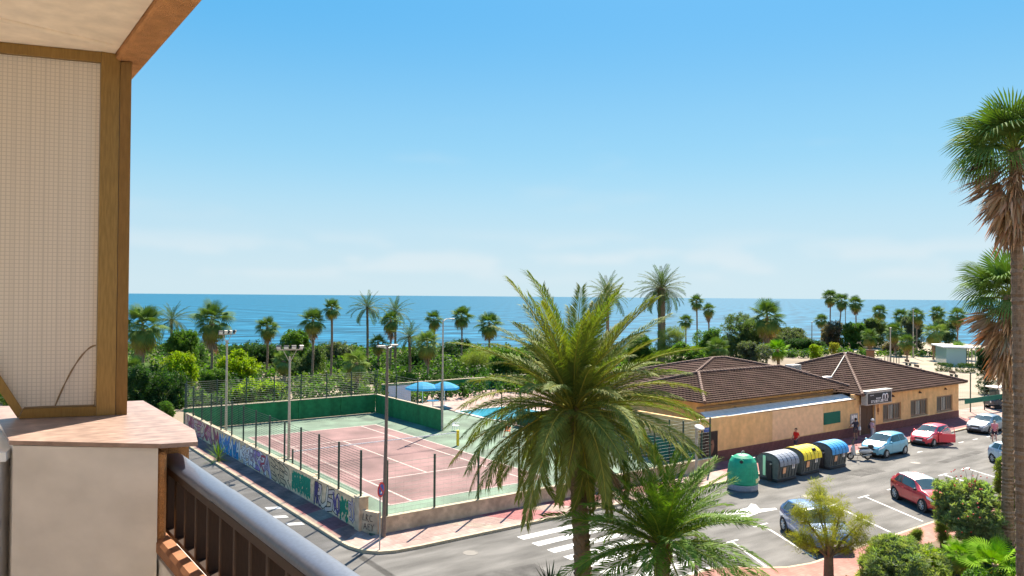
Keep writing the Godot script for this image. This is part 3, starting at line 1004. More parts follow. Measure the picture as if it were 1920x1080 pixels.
func mast(label: String, at: Vector3, h: float, turn: float) -> void:
	var t := thing("floodlight_mast", label, "floodlight", at, turn, "floodlight masts of the tennis court")
	part("pole", B.new().tube([Vector3.ZERO, Vector3(0, 0.4, 0), Vector3(0, h * 0.6, 0), Vector3(0, h - 0.5, 0)], [0.11, 0.1, 0.085, 0.07], 10), M.pole_tan, t)
	part("pole_base", B.new().box(Vector3(0, 0.04, 0), Vector3(0.4, 0.08, 0.4), 0.01), M.pole_tan, t)
	part("cross_bar", B.new().box(Vector3(0, h - 0.02, 0), Vector3(1.7, 0.07, 0.07), 0.01), M.pole_tan, t)
	var b := B.new()
	for sd in [-1.0, 1.0]:
		b.tube([Vector3(0, h - 0.9, 0), Vector3(sd * 0.45, h - 0.04, 0)], 0.025, 6)
	part("brace", b, M.pole_tan, t)
	for i in 4:
		var f := B.new()
		f.xf = Transform3D(Basis(Vector3.UP, -0.5 + 0.35 * i) * Basis(Vector3.RIGHT, 0.6), Vector3(-0.72 + 0.48 * i, h + 0.16, 0.08))
		f.box(Vector3.ZERO, Vector3(0.36, 0.28, 0.16), 0.03)
		f.box(Vector3(0, 0, -0.11), Vector3(0.2, 0.16, 0.06), 0.02)
		var l := part("floodlight", f, M.car_trim, t)
		var g := B.new()
		g.xf = f.xf
		g.box(Vector3(0, 0, 0.0825), Vector3(0.3, 0.22, 0.004))
		part("lamp_glass", g, M.lamp_glass, l)


func graffiti_picture() -> ImageTexture:
	var W := 2048
	var H := 144
	var im := Image.create(W, H, false, Image.FORMAT_RGB8)
	var r := RandomNumberGenerator.new()
	r.seed = 77
	im.fill(Color(0.9, 0.8, 0.65))
	var px := W / 33.3
	var f := FastNoiseLite.new()
	f.seed = 9
	f.frequency = 0.03
	for x in W:
		for y in H:
			var k := 0.9 + 0.16 * f.get_noise_2d(x, y * 1.5)
			im.set_pixel(x, y, Color(0.93 * k, 0.81 * k, 0.65 * k))
	var top := 0
	var base := int(H * 1.355 / 2.355)      # the foot of the wall
	var dab := func(x: float, y: float, rad: float, c: Color) -> void:
		var q := int(ceil(rad))
		for i in range(-q, q + 1):
			var s := int(sqrt(maxf(0.0, rad * rad - i * i)))
			im.fill_rect(Rect2i(int(x) - s, int(y) + i, 2 * s + 1, 1), c)
	var stroke := func(p: Array, rad: float, c: Color) -> void:
		for k in p.size() - 1:
			var n := int(p[k].distance_to(p[k + 1]) / maxf(1.0, rad * 0.5)) + 1
			for i in n + 1:
				var w: Vector2 = p[k].lerp(p[k + 1], float(i) / n)
				dab.call(w.x, w.y, rad, c)
	# along the wall: metres from its street end; the picture runs from the far end
	var X := func(m: float) -> float:
		return W - m * px
	# block letters: a dark outline under a light fill
	var glyphs := [[[0, 1, 0, 0, 1, 0.1], [0, 0.5, 0.8, 0.5], [0, 1, 1, 0.95]], [[0, 1, 0.5, 0, 1, 1], [0.2, 0.6, 0.8, 0.6]], [[1, 0.05, 0.1, 0.1, 0.1, 0.45, 0.9, 0.55, 0.9, 0.95, 0, 1]], [[0, 1, 0, 0, 0.9, 0.1, 0.8, 0.5, 0.1, 0.5, 1, 1]], [[0.5, 0, 0, 0.3, 0, 0.8, 0.5, 1, 1, 0.8, 1, 0.3, 0.5, 0]], [[0, 0, 0, 1], [1, 0, 0.1, 0.55, 1, 1]], [[0, 1, 0, 0, 0.5, 0.6, 1, 0, 1, 1]], [[0, 0, 0.1, 0.9, 0.5, 1, 0.95, 0.8, 1, 0]]]
	var letters := func(m0: float, m1: float, n: int, fills: Array, line: Color, rad: float) -> void:
		for i in n:
			var m := lerpf(m0, m1, (i + 0.5) / n)
			var wd: float = absf(m1 - m0) / n * px * 1.35
			var cx: float = X.call(m)
			var y0 := r.randf_range(8, 16)
			var y1 := base - r.randf_range(7, 16)
			var slant := r.randf_range(-22, 22)
			var fill: Color = fills[r.randi() % fills.size()]
			var gl: Array = glyphs[r.randi() % glyphs.size()]
			for k in [rad + 2.6, rad]:
				for st in gl:
					var pts := []
					for j in range(0, st.size(), 2):
						pts.append(Vector2(cx + wd * (st[j] - 0.5) * 0.8 + (st[j + 1] - 0.5) * slant, lerpf(y0, y1, st[j + 1]) + (st[j] - 0.5) * slant * 0.5))
					stroke.call(pts, k, line if k > rad else fill)
	var teal := Color(0.0, 0.47, 0.36)
	var ink := Color(0.1, 0.09, 0.12)
	# street end: purple tags and a small teal patch
	letters.call(0.1, 0.9, 3, [Color(0.8, 0.75, 0.72)], Color(0.3, 0.24, 0.42), 1.6)
	for k in 60:
		dab.call(X.call(1.5 + r.randf_range(-0.45, 0.45)), r.randf_range(14, base - 4), r.randf_range(4, 8), teal)
	for k in 8:
		dab.call(X.call(1.15 + r.randf_range(-0.1, 0.1)), r.randf_range(14, base), r.randf_range(1.5, 3), Color(0.5, 0.6, 0.1))
	letters.call(2.1, 5.2, 4, [Color(0.84, 0.78, 0.7), Color(0.78, 0.7, 0.66)], ink, 6.0)
	letters.call(2.1, 2.8, 2, [Color(0.4, 0.34, 0.55)], Color(0.22, 0.17, 0.36), 2.0)
	letters.call(4.7, 5.2, 2, [Color(0.3, 0.24, 0.45)], Color(0.2, 0.16, 0.32), 1.6)
	# the big teal patch, ragged below
	for k in 700:
		var m := r.randf_range(5.9, 8.6)
		var lowest := base - 4 - 8.0 * absf(sin(m * 7.0)) - 6.0 * r.randf()
		dab.call(X.call(m), r.randf_range(10, lowest), r.randf_range(2.5, 5), teal.lerp(Color(0.02, 0.56, 0.44), r.randf() * 0.6))
	for k in 16:
		var x: float = X.call(r.randf_range(5.9, 8.6))
		stroke.call([Vector2(x, r.randf_range(14, 40)), Vector2(x + r.randf_range(-2, 2), base - r.randf_range(2, 16))], 0.8, Color(0.0, 0.34, 0.27))
	# black and cream bubble letters
	letters.call(9.1, 12.2, 4, [Color(0.82, 0.74, 0.6), Color(0.76, 0.66, 0.52)], Color(0.08, 0.07, 0.07), 7.0)
	# purple, white and grey pieces
	letters.call(12.3, 18.2, 6, [Color(0.86, 0.84, 0.82), Color(0.6, 0.48, 0.7), Color(0.72, 0.68, 0.74), Color(0.8, 0.5, 0.48)], Color(0.34, 0.26, 0.42), 8.0)
	letters.call(12.5, 17.8, 7, [Color(0.62, 0.53, 0.6), Color(0.84, 0.82, 0.8), Color(0.7, 0.25, 0.3)], Color(0.36, 0.33, 0.42), 2.2)
	# blue piece
	for k in 260:
		dab.call(X.call(r.randf_range(18.6, 23.0)), r.randf_range(30, base - 4), r.randf_range(4, 9), Color(0.12, 0.45, 0.72).lerp(Color(0.2, 0.62, 0.72), r.randf()))
	letters.call(18.4, 23.2, 6, [Color(0.68, 0.76, 0.82), Color(0.85, 0.85, 0.84), Color(0.3, 0.5, 0.75)], Color(0.2, 0.3, 0.5), 5.0)
	# magenta and rust pieces at the far end
	letters.call(23.4, 33.0, 10, [Color(0.62, 0.3, 0.36), Color(0.74, 0.5, 0.52), Color(0.55, 0.4, 0.42), Color(0.78, 0.66, 0.6)], Color(0.48, 0.14, 0.2), 8.0)
	return ImageTexture.create_from_image(im)


# ---------------------------------------------------------------- restaurant

func slope(b: B, r: B, e0: Vector3, e1: Vector3, t0: Vector3, t1: Vector3, rows: int, seed_: int) -> void:
	# a roof slope laid in courses: each course overlaps the next and waves with its tiles
	var g := RandomNumberGenerator.new()
	g.seed = seed_
	var nrm := (e1 - e0).cross((t0 + t1) / 2.0 - e0).normalized()
	if nrm.y < 0:
		nrm = -nrm
	for i in rows:
		var f0 := float(i) / rows
		var f1 := float(i + 1) / rows
		var a0 := e0.lerp(t0, f0)
		var a1 := e1.lerp(t1, f0)
		var c0 := e0.lerp(t0, f1)
		var c1 := e1.lerp(t1, f1)
		var n := maxi(1, int(a0.distance_to(a1) / 0.33))
		for k in n:
			var u0 := float(k) / n
			var u1 := float(k + 1) / n
			var um := (u0 + u1) / 2
			var s := 0.88 + 0.24 * g.randf()
			b.col = Color(s, s * g.randf_range(0.93, 1.02), s * g.randf_range(0.93, 1.03))
			var p0 := a0.lerp(a1, u0) + nrm * 0.07
			var p1 := a0.lerp(a1, u1) + nrm * 0.07
			var pm := a0.lerp(a1, um) + nrm * 0.09
			var q0 := c0.lerp(c1, u0) + nrm * 0.012
			var q1 := c0.lerp(c1, u1) + nrm * 0.012
			var qm := c0.lerp(c1, um) + nrm * 0.026
			b.face4(pm - nrm, p0, pm, qm, q0)
			b.face4(pm - nrm, pm, p1, q1, qm)
			var lo0 := a0.lerp(a1, u0) - nrm * 0.005
			var lo1 := a0.lerp(a1, u1) - nrm * 0.005
			b.face4(c0.lerp(c1, um), lo0, lo1, p1, p0)
			b.face3(c0.lerp(c1, um), p0, p1, pm)
	if r:
		pass


func ridge(r: B, a: Vector3, e: Vector3, seed_: int) -> void:   # half round ridge tiles, each over the next
	var g := RandomNumberGenerator.new()
	g.seed = seed_
	var n := maxi(1, int(a.distance_to(e) / 0.42))
	for i in n:
		var s := 0.8 + 0.35 * g.randf()
		r.col = Color(s, s * 0.97, s * 0.95)
		var p := a.lerp(e, float(i) / n) + Vector3(0, 0.05, 0)
		var q := a.lerp(e, (i + 1.12) / n) + Vector3(0, 0.05, 0)
		r.tube([p, q], [0.15, 0.115], 8)


func hip_roof(t: Node3D, x0: float, x1: float, z0: float, z1: float, y: float, ra: Vector3, rb: Vector3, rows: int, seed_: int, called := "roof") -> void:
	# eaves rectangle x0..x1, z0 (far) .. z1 (near); ridge from ra to rb
	var o := -t.position
	var b := B.new()
	b.xf = Transform3D(Basis(), o)
	var r := B.new()
	r.xf = b.xf
	var p := [Vector3(x0, y, z1), Vector3(x1, y, z1), Vector3(x1, y, z0), Vector3(x0, y, z0)]
	slope(b, null, p[0], p[1], ra, rb, rows, seed_)
	slope(b, null, p[1], p[2], rb, rb + (ra - rb) * 0.001, rows, seed_ + 1)
	slope(b, null, p[2], p[3], rb, ra, rows, seed_ + 2)
	slope(b, null, p[3], p[0], ra, ra + (rb - ra) * 0.001, rows, seed_ + 3)
	var under := B.new()
	under.xf = b.xf
	under.face4(Vector3(0, 99, 0), p[0] + Vector3(0, -0.02, 0), p[1] + Vector3(0, -0.02, 0), p[2] + Vector3(0, -0.02, 0), p[3] + Vector3(0, -0.02, 0))
	var u := part(called, under, M.facade_pale, t)
	stuffed(part("tile_courses", b, M.roof_tile, u))
	for k in [[p[0], ra], [p[1], rb], [p[2], rb], [p[3], ra], [ra, rb]]:
		if k[0].distance_to(k[1]) > 0.5:
			ridge(r, k[0] + Vector3(0, 0.02, 0), k[1] + Vector3(0, 0.02, 0), seed_ + 7)
	stuffed(part("ridge_tiles", r, M.ridge_tile, u))


func restaurant() -> void:
	var t := thing("restaurant", "single storey orange restaurant with brown tiled hip roofs along the street", "building", Vector3(60, 0, -40))
	var o := Transform3D(Basis(), -t.position)
	var b := B.new()
	b.xf = o
	# left wing, set back behind its front wall
	b.prism(V2([43.6, -36.0, 60.0, -36.0, 60.0, -50.5, 43.6, -50.5]), 0.0, 3.93)
	part("wall", b, M.facade, t)
	# the street wall before it
	b = B.new()
	b.xf = o
	b.prism(V2([40.9, -34.5, 60.0, -34.5, 60.0, -34.2, 40.9, -34.2]), 0.0, 3.02)
	b.prism(V2([40.9, -40.0, 41.2, -40.0, 41.2, -34.51, 40.9, -34.51]), 0.0, 2.95)
	part("front_wall", b, M.facade, t)
	b = B.new()
	b.xf = o
	b.box(Vector3(52.3, 1.92, -34.197), Vector3(6.6, 2.2, 0.012))
	part("repainted_patch", b, M.facade_patch, t, "pinker repainted field of the orange front wall")
	b = B.new()
	b.xf = o
	b.box(Vector3(42.4, 3.045, -34.35), Vector3(3.0, 0.05, 0.27), 0.01)
	part("wall_coping", b, M.facade_pale, t)
	# right wing with its window openings
	var x0 := 60.003
	var wins := [[64.6, 67.65], [69.35, 72.45], [74.2, 77.35]]
	b = B.new()
	b.xf = o
	var zf := -34.2
	var th := 0.3
	var bx := func(xa: float, xb: float, ya: float, yb: float) -> void:
		b.box(Vector3((xa + xb) / 2, (ya + yb) / 2, zf - th / 2), Vector3(xb - xa, yb - ya, th))
	bx.call(x0, 61.0, 0.0, 3.42)
	bx.call(61.0, 63.2, 2.46, 3.42)
	var px := 63.2
	for w in wins:
		bx.call(px, w[0], 0.0, 3.42)
		bx.call(w[0], w[1], 0.0, 0.78)
		bx.call(w[0], w[1], 2.28, 3.42)
		px = w[1]
	bx.call(px, 78.6, 0.0, 3.42)
	b.prism(V2([78.3, -46.2, 78.6, -46.2, 78.6, -34.51, 78.3, -34.51]), 0.0, 3.42)
	b.prism(V2([60.01, -46.2, 78.29, -46.2, 78.29, -45.9, 60.01, -45.9]), 0.0, 3.42)
	part("right_wall", b, M.facade, t)
	b = B.new()
	b.xf = o
	b.prism(V2([60.1, -45.8, 78.2, -45.8, 78.2, -34.6, 60.1, -34.6]), 0.0, 0.05)
	part("floor", b, M.dark_wood, t)
	# plinth
	for q in [[41.0, 61.0, 0.76], [63.2, 78.62, 0.66]]:
		b = B.new()
		b.xf = o
		b.box(Vector3((q[0] + q[1]) / 2, q[2] / 2, zf + 0.012), Vector3(q[1] - q[0], q[2], 0.03))
		part("plinth", b, M.plinth, t)
	# windows
	for w in wins:
		var cx: float = (w[0] + w[1]) / 2
		var wd: float = w[1] - w[0]
		b = B.new()
		b.xf = o
		for q in [[-wd / 2 + 0.07, 0.14, 1.5], [wd / 2 - 0.07, 0.14, 1.5], [-wd / 6, 0.08, 1.42], [wd / 6, 0.08, 1.42]]:
			b.box(Vector3(cx + q[0], 1.53, zf - 0.13), Vector3(q[1], q[2] - 0.002, 0.1), 0.01)
		for yy in [0.85, 2.21]:
			b.box(Vector3(cx, yy, zf - 0.134), Vector3(wd - 0.28, 0.13, 0.1), 0.01)
		var fr := part("window", b, M.window_frame, t)
		for k in 3:
			b = B.new()
			b.xf = o
			b.box(Vector3(cx + (k - 1) * wd / 3, 1.53, zf - 0.14), Vector3(wd / 3 - 0.09, 1.25, 0.012))
			part("pane", b, M.window_glass, fr)
			b = B.new()
			b.xf = o
			for j in 7:
				var xx := cx + (k - 1) * wd / 3 - wd / 6 + 0.12 + 0.11 * j
				if (j + k) % 4 != 3:
					b.tube([Vector3(xx, 0.95, zf - 0.1), Vector3(xx, 2.12, zf - 0.1)], 0.014, 4)
			part("grille", b, M.curtain if k == 1 else M.window_frame, fr)
		b = B.new()
		b.xf = o
		b.box(Vector3(cx, 0.755, zf + 0.05), Vector3(wd + 0.12, 0.05, 0.16), 0.01)
		part("sill", b, M.facade_pale, fr)
		b = B.new()
		b.xf = o
		b.xf.origin += Vector3(cx, 2.9, zf + 0.08)
		b.tube([Vector3(0, -0.06, 0), Vector3(0, 0.03, 0), Vector3(0, 0.12, -0.05)], [0.17, 0.1, 0.04], 8)
		part("wall_lamp", b, M.dark_wood, t)
	# door
	b = B.new()
	b.xf = o
	b.box(Vector3(62.1, 1.2, zf - 0.16), Vector3(2.2, 2.5, 0.08))
	var dr := part("door", b, M.dark_wood, t)
	for sd in [-1.0, 1.0]:
		for yy in [0.7, 1.75]:
			b = B.new()
			b.xf = o
			b.box(Vector3(62.1 + sd * 0.5, yy, zf - 0.11), Vector3(0.76, 0.8, 0.03), 0.02)
			part("door_panel", b, M.dark_wood, dr)
	b = B.new()
	b.xf = o
	b.box(Vector3(60.93, 1.3, zf + 0.02), Vector3(0.14, 2.5, 0.06), 0.01)
	b.box(Vector3(63.27, 1.3, zf + 0.02), Vector3(0.14, 2.5, 0.06), 0.01)
	b.box(Vector3(62.1, 2.53, zf + 0.02), Vector3(2.2, 0.12, 0.06), 0.01)
	part("door_frame", b, M.pole_tan, dr)
	# green vent, portrait mural, poster, house number
	b = B.new()
	b.xf = o
	b.box(Vector3(56.8, 1.83, zf + 0.03), Vector3(2.3, 0.92, 0.08), 0.01)
	var vent := part("vent", b, M.screen_green, t)
	for k in 7:
		b = B.new()
		b.xf = o
		b.box(Vector3(56.8, 1.5 + 0.11 * k, zf + 0.085), Vector3(2.16, 0.05, 0.03))
		part("slat", b, M.screen_green, vent)
	mural(t)
	b = B.new()
	b.xf = o
	b.box(Vector3(60.0, 1.36, zf + 0.03), Vector3(1.1, 1.05, 0.05), 0.008)
	var po := part("notice_board", b, M.grey_metal, t)
	b = B.new()
	b.xf = o
	for k in 6:
		b.box(Vector3(59.72 + 0.28 * (k % 3), 1.6 - 0.5 * (k / 3), zf + 0.058), Vector3(0.22, 0.3 + 0.1 * (k % 2), 0.006))
	part("sheet", b, M.sticker_white, po)
	b = B.new()
	b.xf = o
	b.box(Vector3(41.6, 2.3, zf + 0.02), Vector3(0.55, 0.34, 0.03), 0.005)
	part("street_plate", b, M.sign_blue, t)
	# cables and drip stains under the eaves: a thin service pipe
	b = B.new()
	b.xf = o
	b.tube([Vector3(63.75, 2.8, zf + 0.04), Vector3(63.75, 1.5, zf + 0.04)], 0.03, 6)
	b.box(Vector3(63.75, 1.9, zf + 0.05), Vector3(0.16, 0.34, 0.12), 0.02)
	part("meter_box", b, M.terracotta, t)
	# awning between the street wall and the wing
	b = B.new()
	b.xf = o
	b.face4(Vector3(50, 0, -35), Vector3(41.9, 3.0, -34.32), Vector3(60.1, 3.06, -34.12), Vector3(60.4, 3.36, -35.4), Vector3(42.4, 3.3, -35.4))
	var aw := part("awning", b, M.awning, t)
	b = B.new()
	b.xf = o
	b.tube([Vector3(41.9, 3.0, -34.3), Vector3(60.1, 3.06, -34.1)], 0.05, 8)
	part("front_bar", b, M.window_frame, aw)
	for k in 5:
		b = B.new()
		b.xf = o
		b.tube([Vector3(42.6 + 4.3 * k, 3.26, -35.95), Vector3(42.3 + 4.35 * k, 2.98, -34.3)], 0.03, 6)
		part("arm", b, M.window_frame, aw)
	b = B.new()
	b.xf = o
	b.box(Vector3(51.5, 3.5, -35.9), Vector3(17.6, 0.16, 0.2), 0.03)
	part("gutter", b, M.window_frame, t)
	# roofs
	hip_roof(t, 42.4, 60.7, -44.0, -35.0, 3.95, Vector3(47.0, 5.42, -39.4), Vector3(57.5, 5.42, -39.4), 15, 40)
	hip_roof(t, 43.4, 66.0, -51.0, -39.2, 3.94, Vector3(55.6, 5.8, -45.0), Vector3(57.2, 5.8, -45.0), 16, 50)
	hip_roof(t, 60.3, 79.0, -46.8, -33.6, 3.4, Vector3(68.5, 6.08, -40.0), Vector3(69.0, 6.08, -40.0), 20, 60)
	b = B.new()
	b.xf = o
	b.box(Vector3(69.7, 3.335, -33.75), Vector3(18.4, 0.09, 0.16), 0.02)
	part("gutter", b, M.window_frame, t)
	# box sign over the door
	var s := thing("restaurant_sign", "black box sign with white lettering and a rounded arch emblem over the door", "sign", Vector3(62.75, 3.1, -33.75))
	part("sign_box", B.new().box(Vector3.ZERO, Vector3(4.0, 1.1, 0.5), 0.02), M.off_white, s)
	part("sign_face", B.new().box(Vector3(0, -0.03, 0.25), Vector3(3.7, 0.86, 0.03)), M.black, s)
	part("sign_roof", B.new().box(Vector3(0, 0.58, -0.03), Vector3(4.12, 0.06, 0.62), 0.01), M.off_white, s)
	b = B.new()
	for cx in [0.62, 1.06]:
		var arc := []
		for i in 9:
			var a := PI * i / 8.0
			arc.append(Vector3(cx + 0.2 * cos(a), 0.02 + 0.25 * sin(a), 0.275))
		arc.push_front(Vector3(cx + 0.21, -0.14, 0.275))
		arc.append(Vector3(cx - 0.21, -0.14, 0.275))
		b.tube(arc, 0.045, 6)
	part("emblem", b, M.white, s)
	b = B.new()
	for i in 12:
		var x := -1.32 + 0.22 * i
		var kind := i % 4
		b.box(Vector3(x, -0.27, 0.27), Vector3(0.05, 0.2, 0.02))
		if kind != 2:
			b.box(Vector3(x + 0.06, -0.19, 0.27), Vector3(0.09, 0.045, 0.02))
		if kind != 1:
			b.box(Vector3(x + 0.06, -0.35, 0.27), Vector3(0.09, 0.045, 0.02))
		if kind == 3:
			b.box(Vector3(x + 0.13, -0.27, 0.27), Vector3(0.045, 0.2, 0.02))
	for i in 5:
		b.box(Vector3(-1.5 + 0.12 * i, 0.24, 0.27), Vector3(0.07, 0.05, 0.02))
	for i in 4:
		b.box(Vector3(-0.5 + 0.2 * i, -0.04, 0.27), Vector3(0.11, 0.1, 0.02))
	part("lettering", b, M.white, s)
	# air conditioner on the roof behind
	var ac := thing("air_conditioner", "pale grey air conditioning unit between the two tiled roofs", "air conditioner", Vector3(60.3, 4.55, -40.0))
	part("casing", B.new().box(Vector3(0, 0.45, 0), Vector3(1.4, 0.9, 0.75), 0.03), M.off_white, ac)
	b = B.new()
	for i in 8:
		b.box(Vector3(-0.5 + 0.14 * i, 0.45, 0.385), Vector3(0.05, 0.7, 0.03))
	part("grille", b, M.grey_metal, ac)
	part("stand", B.new().box(Vector3(0, -0.25, 0), Vector3(1.2, 0.5, 0.6)), M.grey_metal, ac)
	ac = thing("roof_duct", "flat white duct lid on the roof below the air conditioner", "duct", Vector3(62.0, 4.3, -38.0))
	part("lid", B.new().box(Vector3(0, 0.1, 0), Vector3(1.5, 0.14, 0.5), 0.02), M.white, ac)
	part("duct", B.new().box(Vector3(0, -0.2, 0), Vector3(1.2, 0.46, 0.4)), M.grey_metal, ac)
	b = B.new()
	b.tube([Vector3(68.5, 6.2, -39.8), Vector3(64.9, 5.0, -38.6), Vector3(62.6, 4.2, -37.9)], 0.06, 5)
	whole("roof_cable", b, M.off_white, "pale cable running down the tiled slope from the roof tip", "cable")


func mural(t: Node3D) -> void:
	# a painted portrait in browns on a dark board: a face seen from the front, no one in particular
	var im := Image.create(96, 128, false, Image.FORMAT_RGB8)
	var f := FastNoiseLite.new()
	f.seed = 5
	f.frequency = 0.06
	for x in 96:
		for y in 128:
			var u := (x - 50.0) / 27.0
			var w := (y - 56.0) / 42.0
			var face := 1.0 - smoothstep(0.85, 1.05, sqrt(u * u + w * w))
			var lit := clampf(0.55 + 0.45 * u, 0.15, 1.0)
			for e in [[-0.38, -0.12, 0.24], [0.4, -0.12, 0.22], [0.02, 0.62, 0.3]]:
				lit *= 1.0 - 0.75 * (1.0 - smoothstep(e[2] * 0.5, e[2], Vector2((u - e[0]), (w - e[1]) * 2.2).length()))
			lit *= 1.0 - 0.4 * (1.0 - smoothstep(0.06, 0.14, absf(u + 0.05 - 0.1 * w))) * (1.0 if w > -0.1 and w < 0.35 else 0.0)
			var hair := 1.0 - smoothstep(0.1, 0.3, w + 0.62 + 0.3 * u * u)
			var k := face * lit * (1.0 - 0.85 * hair) + 0.12 * f.get_noise_2d(x, y)
			im.set_pixel(x, y, Color(0.13, 0.075, 0.06).lerp(Color(0.62, 0.44, 0.34), clampf(k, 0.0, 1.0)))
	var m := StandardMaterial3D.new()
	m.albedo_texture = ImageTexture.create_from_image(im)
	m.roughness = 0.7
	m.cull_mode = BaseMaterial3D.CULL_DISABLED
	var b := B.new()
	b.xf = Transform3D(Basis(), -t.position)
	b.box(Vector3(41.83, 1.1, -34.155), Vector3(1.8, 2.16, 0.05), 0.005)
	var bd := part("mural_board", b, M.dark_wood, t)
	b = B.new()
	b.xf = Transform3D(Basis(), -t.position)
	b.quad(Vector3(40.97, 0.06, -34.127), Vector3(42.69, 0.06, -34.127), Vector3(42.69, 2.14, -34.127), Vector3(40.97, 2.14, -34.127))
	part("portrait", b, m, bd)


# ---------------------------------------------------------------- pool terrace and the far ground

func pool() -> void:
	setting("pool_terrace", B.new().prism(V2([33.75, -80, 58, -80, 58, -52.5, 42, -44, 40.3, -46, 40.3, -67, 33.75, -67]), -0.3, 0.008, false), M.paving_pink)
	var t := thing("swimming_pool", "blue swimming pool with a pale rim behind the fronds of the big palm", "pool", Vector3(43.5, 0, -60))
	part("water", B.new().prism(V2([-3.2, -3.5, 3.4, -3.5, 3.4, 4.2, -2.2, 4.2, -3.2, 2.6]), -0.4, 0.03), M.pool_water, t)
	var b := B.new()
	var rim := V2([-3.2, -3.5, 3.4, -3.5, 3.4, 4.2, -2.2, 4.2, -3.2, 2.6])
	for i in rim.size():
		var a := rim[i]
		var e := rim[(i + 1) % rim.size()]
		var n := (e - a).orthogonal().normalized() * 0.4
		if not Geometry2D.is_point_in_polygon((a + e) / 2 + n * 0.1, rim):
			n = -n
		b.prism(PackedVector2Array([a, e, e - n, a - n]), -0.2, 0.06 + 0.003 * i)
	part("rim", b, M.off_white, t)
	# grey panel and the green wall behind the pool
	t = thing("grey_screen_wall", "plain grey board wall at the corner of the pool terrace", "wall", Vector3(37.9, 0, -71.6))
	part("panel", B.new().box(Vector3(0.4, 0.95, 0), Vector3(2.6, 1.9, 0.12)), M.panel_grey, t)
	part("frame", B.new().box(Vector3(0.4, 1.93, 0), Vector3(2.7, 0.08, 0.16)), M.fence_post, t)
	t = thing("pool_back_wall", "dark green wall with a pale top behind the pool", "wall", Vector3(49, 0, -77))
	part("wall", B.new().box(Vector3(0, 0.7, 0), Vector3(20, 1.4, 0.2)), M.wall_green, t)
	part("coping", B.new().box(Vector3(0, 1.43, 0), Vector3(20.1, 0.07, 0.3)), M.wall_top, t)
	t = thing("terrace_green_screen", "dark green mesh screen beyond the terrace, left of the tiled roof", "fence", Vector3(62, 0, -62))
	part("screen", B.new().box(Vector3(0, 1.3, 0), Vector3(10, 2.6, 0.06)), M.screen_green, t)
	for k in 5:
		part("post", B.new().box(Vector3(-5 + 2.5 * k, 1.4, 0.06), Vector3(0.08, 2.8, 0.08)), M.fence_post, t)
	t = thing("green_screen_fence", "low dark green screen fence at the shaded right side of the court", "fence", Vector3(40.4, 0, -44))
	part("screen", B.new().box(Vector3(0, 0.75, 0), Vector3(0.05, 1.4, 20)), M.screen_green, t)
	# picket fence
	t = thing("picket_fence", "white picket fence seen under the fronds of the big palm", "fence", Vector3(41.0, 0, -51.5))
	var pk := B.new().box(Vector3(0, 0.6, 0), Vector3(0.03, 1.2, 0.09), 0.01).mesh()
	for i in 42:
		part("picket", pk, M.plastic_white, t).position = Vector3(0, 0, 0.2 * i)
	for yy in [0.35, 0.95]:
		part("rail", B.new().box(Vector3(-0.032, yy, 4.1), Vector3(0.03, 0.07, 8.4)), M.plastic_white, t)
	# parasols
	parasol("turquoise parasol nearest the grey board wall by the pool", Vector3(39.2, 0, -68.4), 1.75)
	parasol("turquoise parasol right of the other one by the pool", Vector3(41.2, 0, -67.4), 1.5)
	var ch := thing("garden_chair", "white plastic garden chair beside the end of the green wall", "chair", Vector3(34.5, 0, -54.6), 0.6)
	chair(ch)
	var tb := thing("terrace_table", "white table under the turquoise parasols", "table", Vector3(39.6, 0, -67.0))
	part("top", B.new().lathe(Vector3.ZERO, [Vector2(0.02, 0.7), Vector2(0.6, 0.7), Vector2(0.6, 0.74), Vector2(0.01, 0.74)], 16), M.plastic_white, tb)
	part("leg", B.new().tube([Vector3.ZERO, Vector3(0, 0.7, 0)], 0.05, 8), M.plastic_white, tb)
	# sunshades and loungers further along, half hidden by the palm
	for q in [[46.5, -54.5, 0.4, "white sun lounger nearest the pool's street end"], [48.3, -55.6, 0.5, "white sun lounger in the middle by the pool"], [50.2, -56.8, 0.3, "white sun lounger farthest along the pool"]]:
		var l := thing("sun_lounger", q[3], "sun lounger", Vector3(q[0], 0, q[1]), q[2], "sun loungers by the pool")
		part("bed", B.new().box(Vector3(0, 0.32, 0.3), Vector3(0.62, 0.06, 1.3), 0.015), M.plastic_white, l)
		var bb := B.new()
		bb.xf = Transform3D(Basis(Vector3.RIGHT, 0.7), Vector3(0, 0.34, -0.35))
		bb.box(Vector3(0, 0, -0.3), Vector3(0.62, 0.05, 0.65), 0.015)
		part("backrest", bb, M.plastic_white, l)
		for sx in [-1, 1]:
			for sz in [-0.25, 0.85]:
				part("leg", B.new().box(Vector3(0.27 * sx, 0.15, sz), Vector3(0.05, 0.3, 0.05)), M.plastic_white, l)
	# orange seats by the court
	for q in [[36.6, -50.2, "orange folding chair left of its twin beyond the net post"], [38.2, -49.2, "orange folding chair right of its twin beyond the net post"]]:
		chair(thing("folding_chair", q[2], "chair", Vector3(q[0], 0, q[1]), -0.8, "orange chairs by the court"), M.orange_cloth)


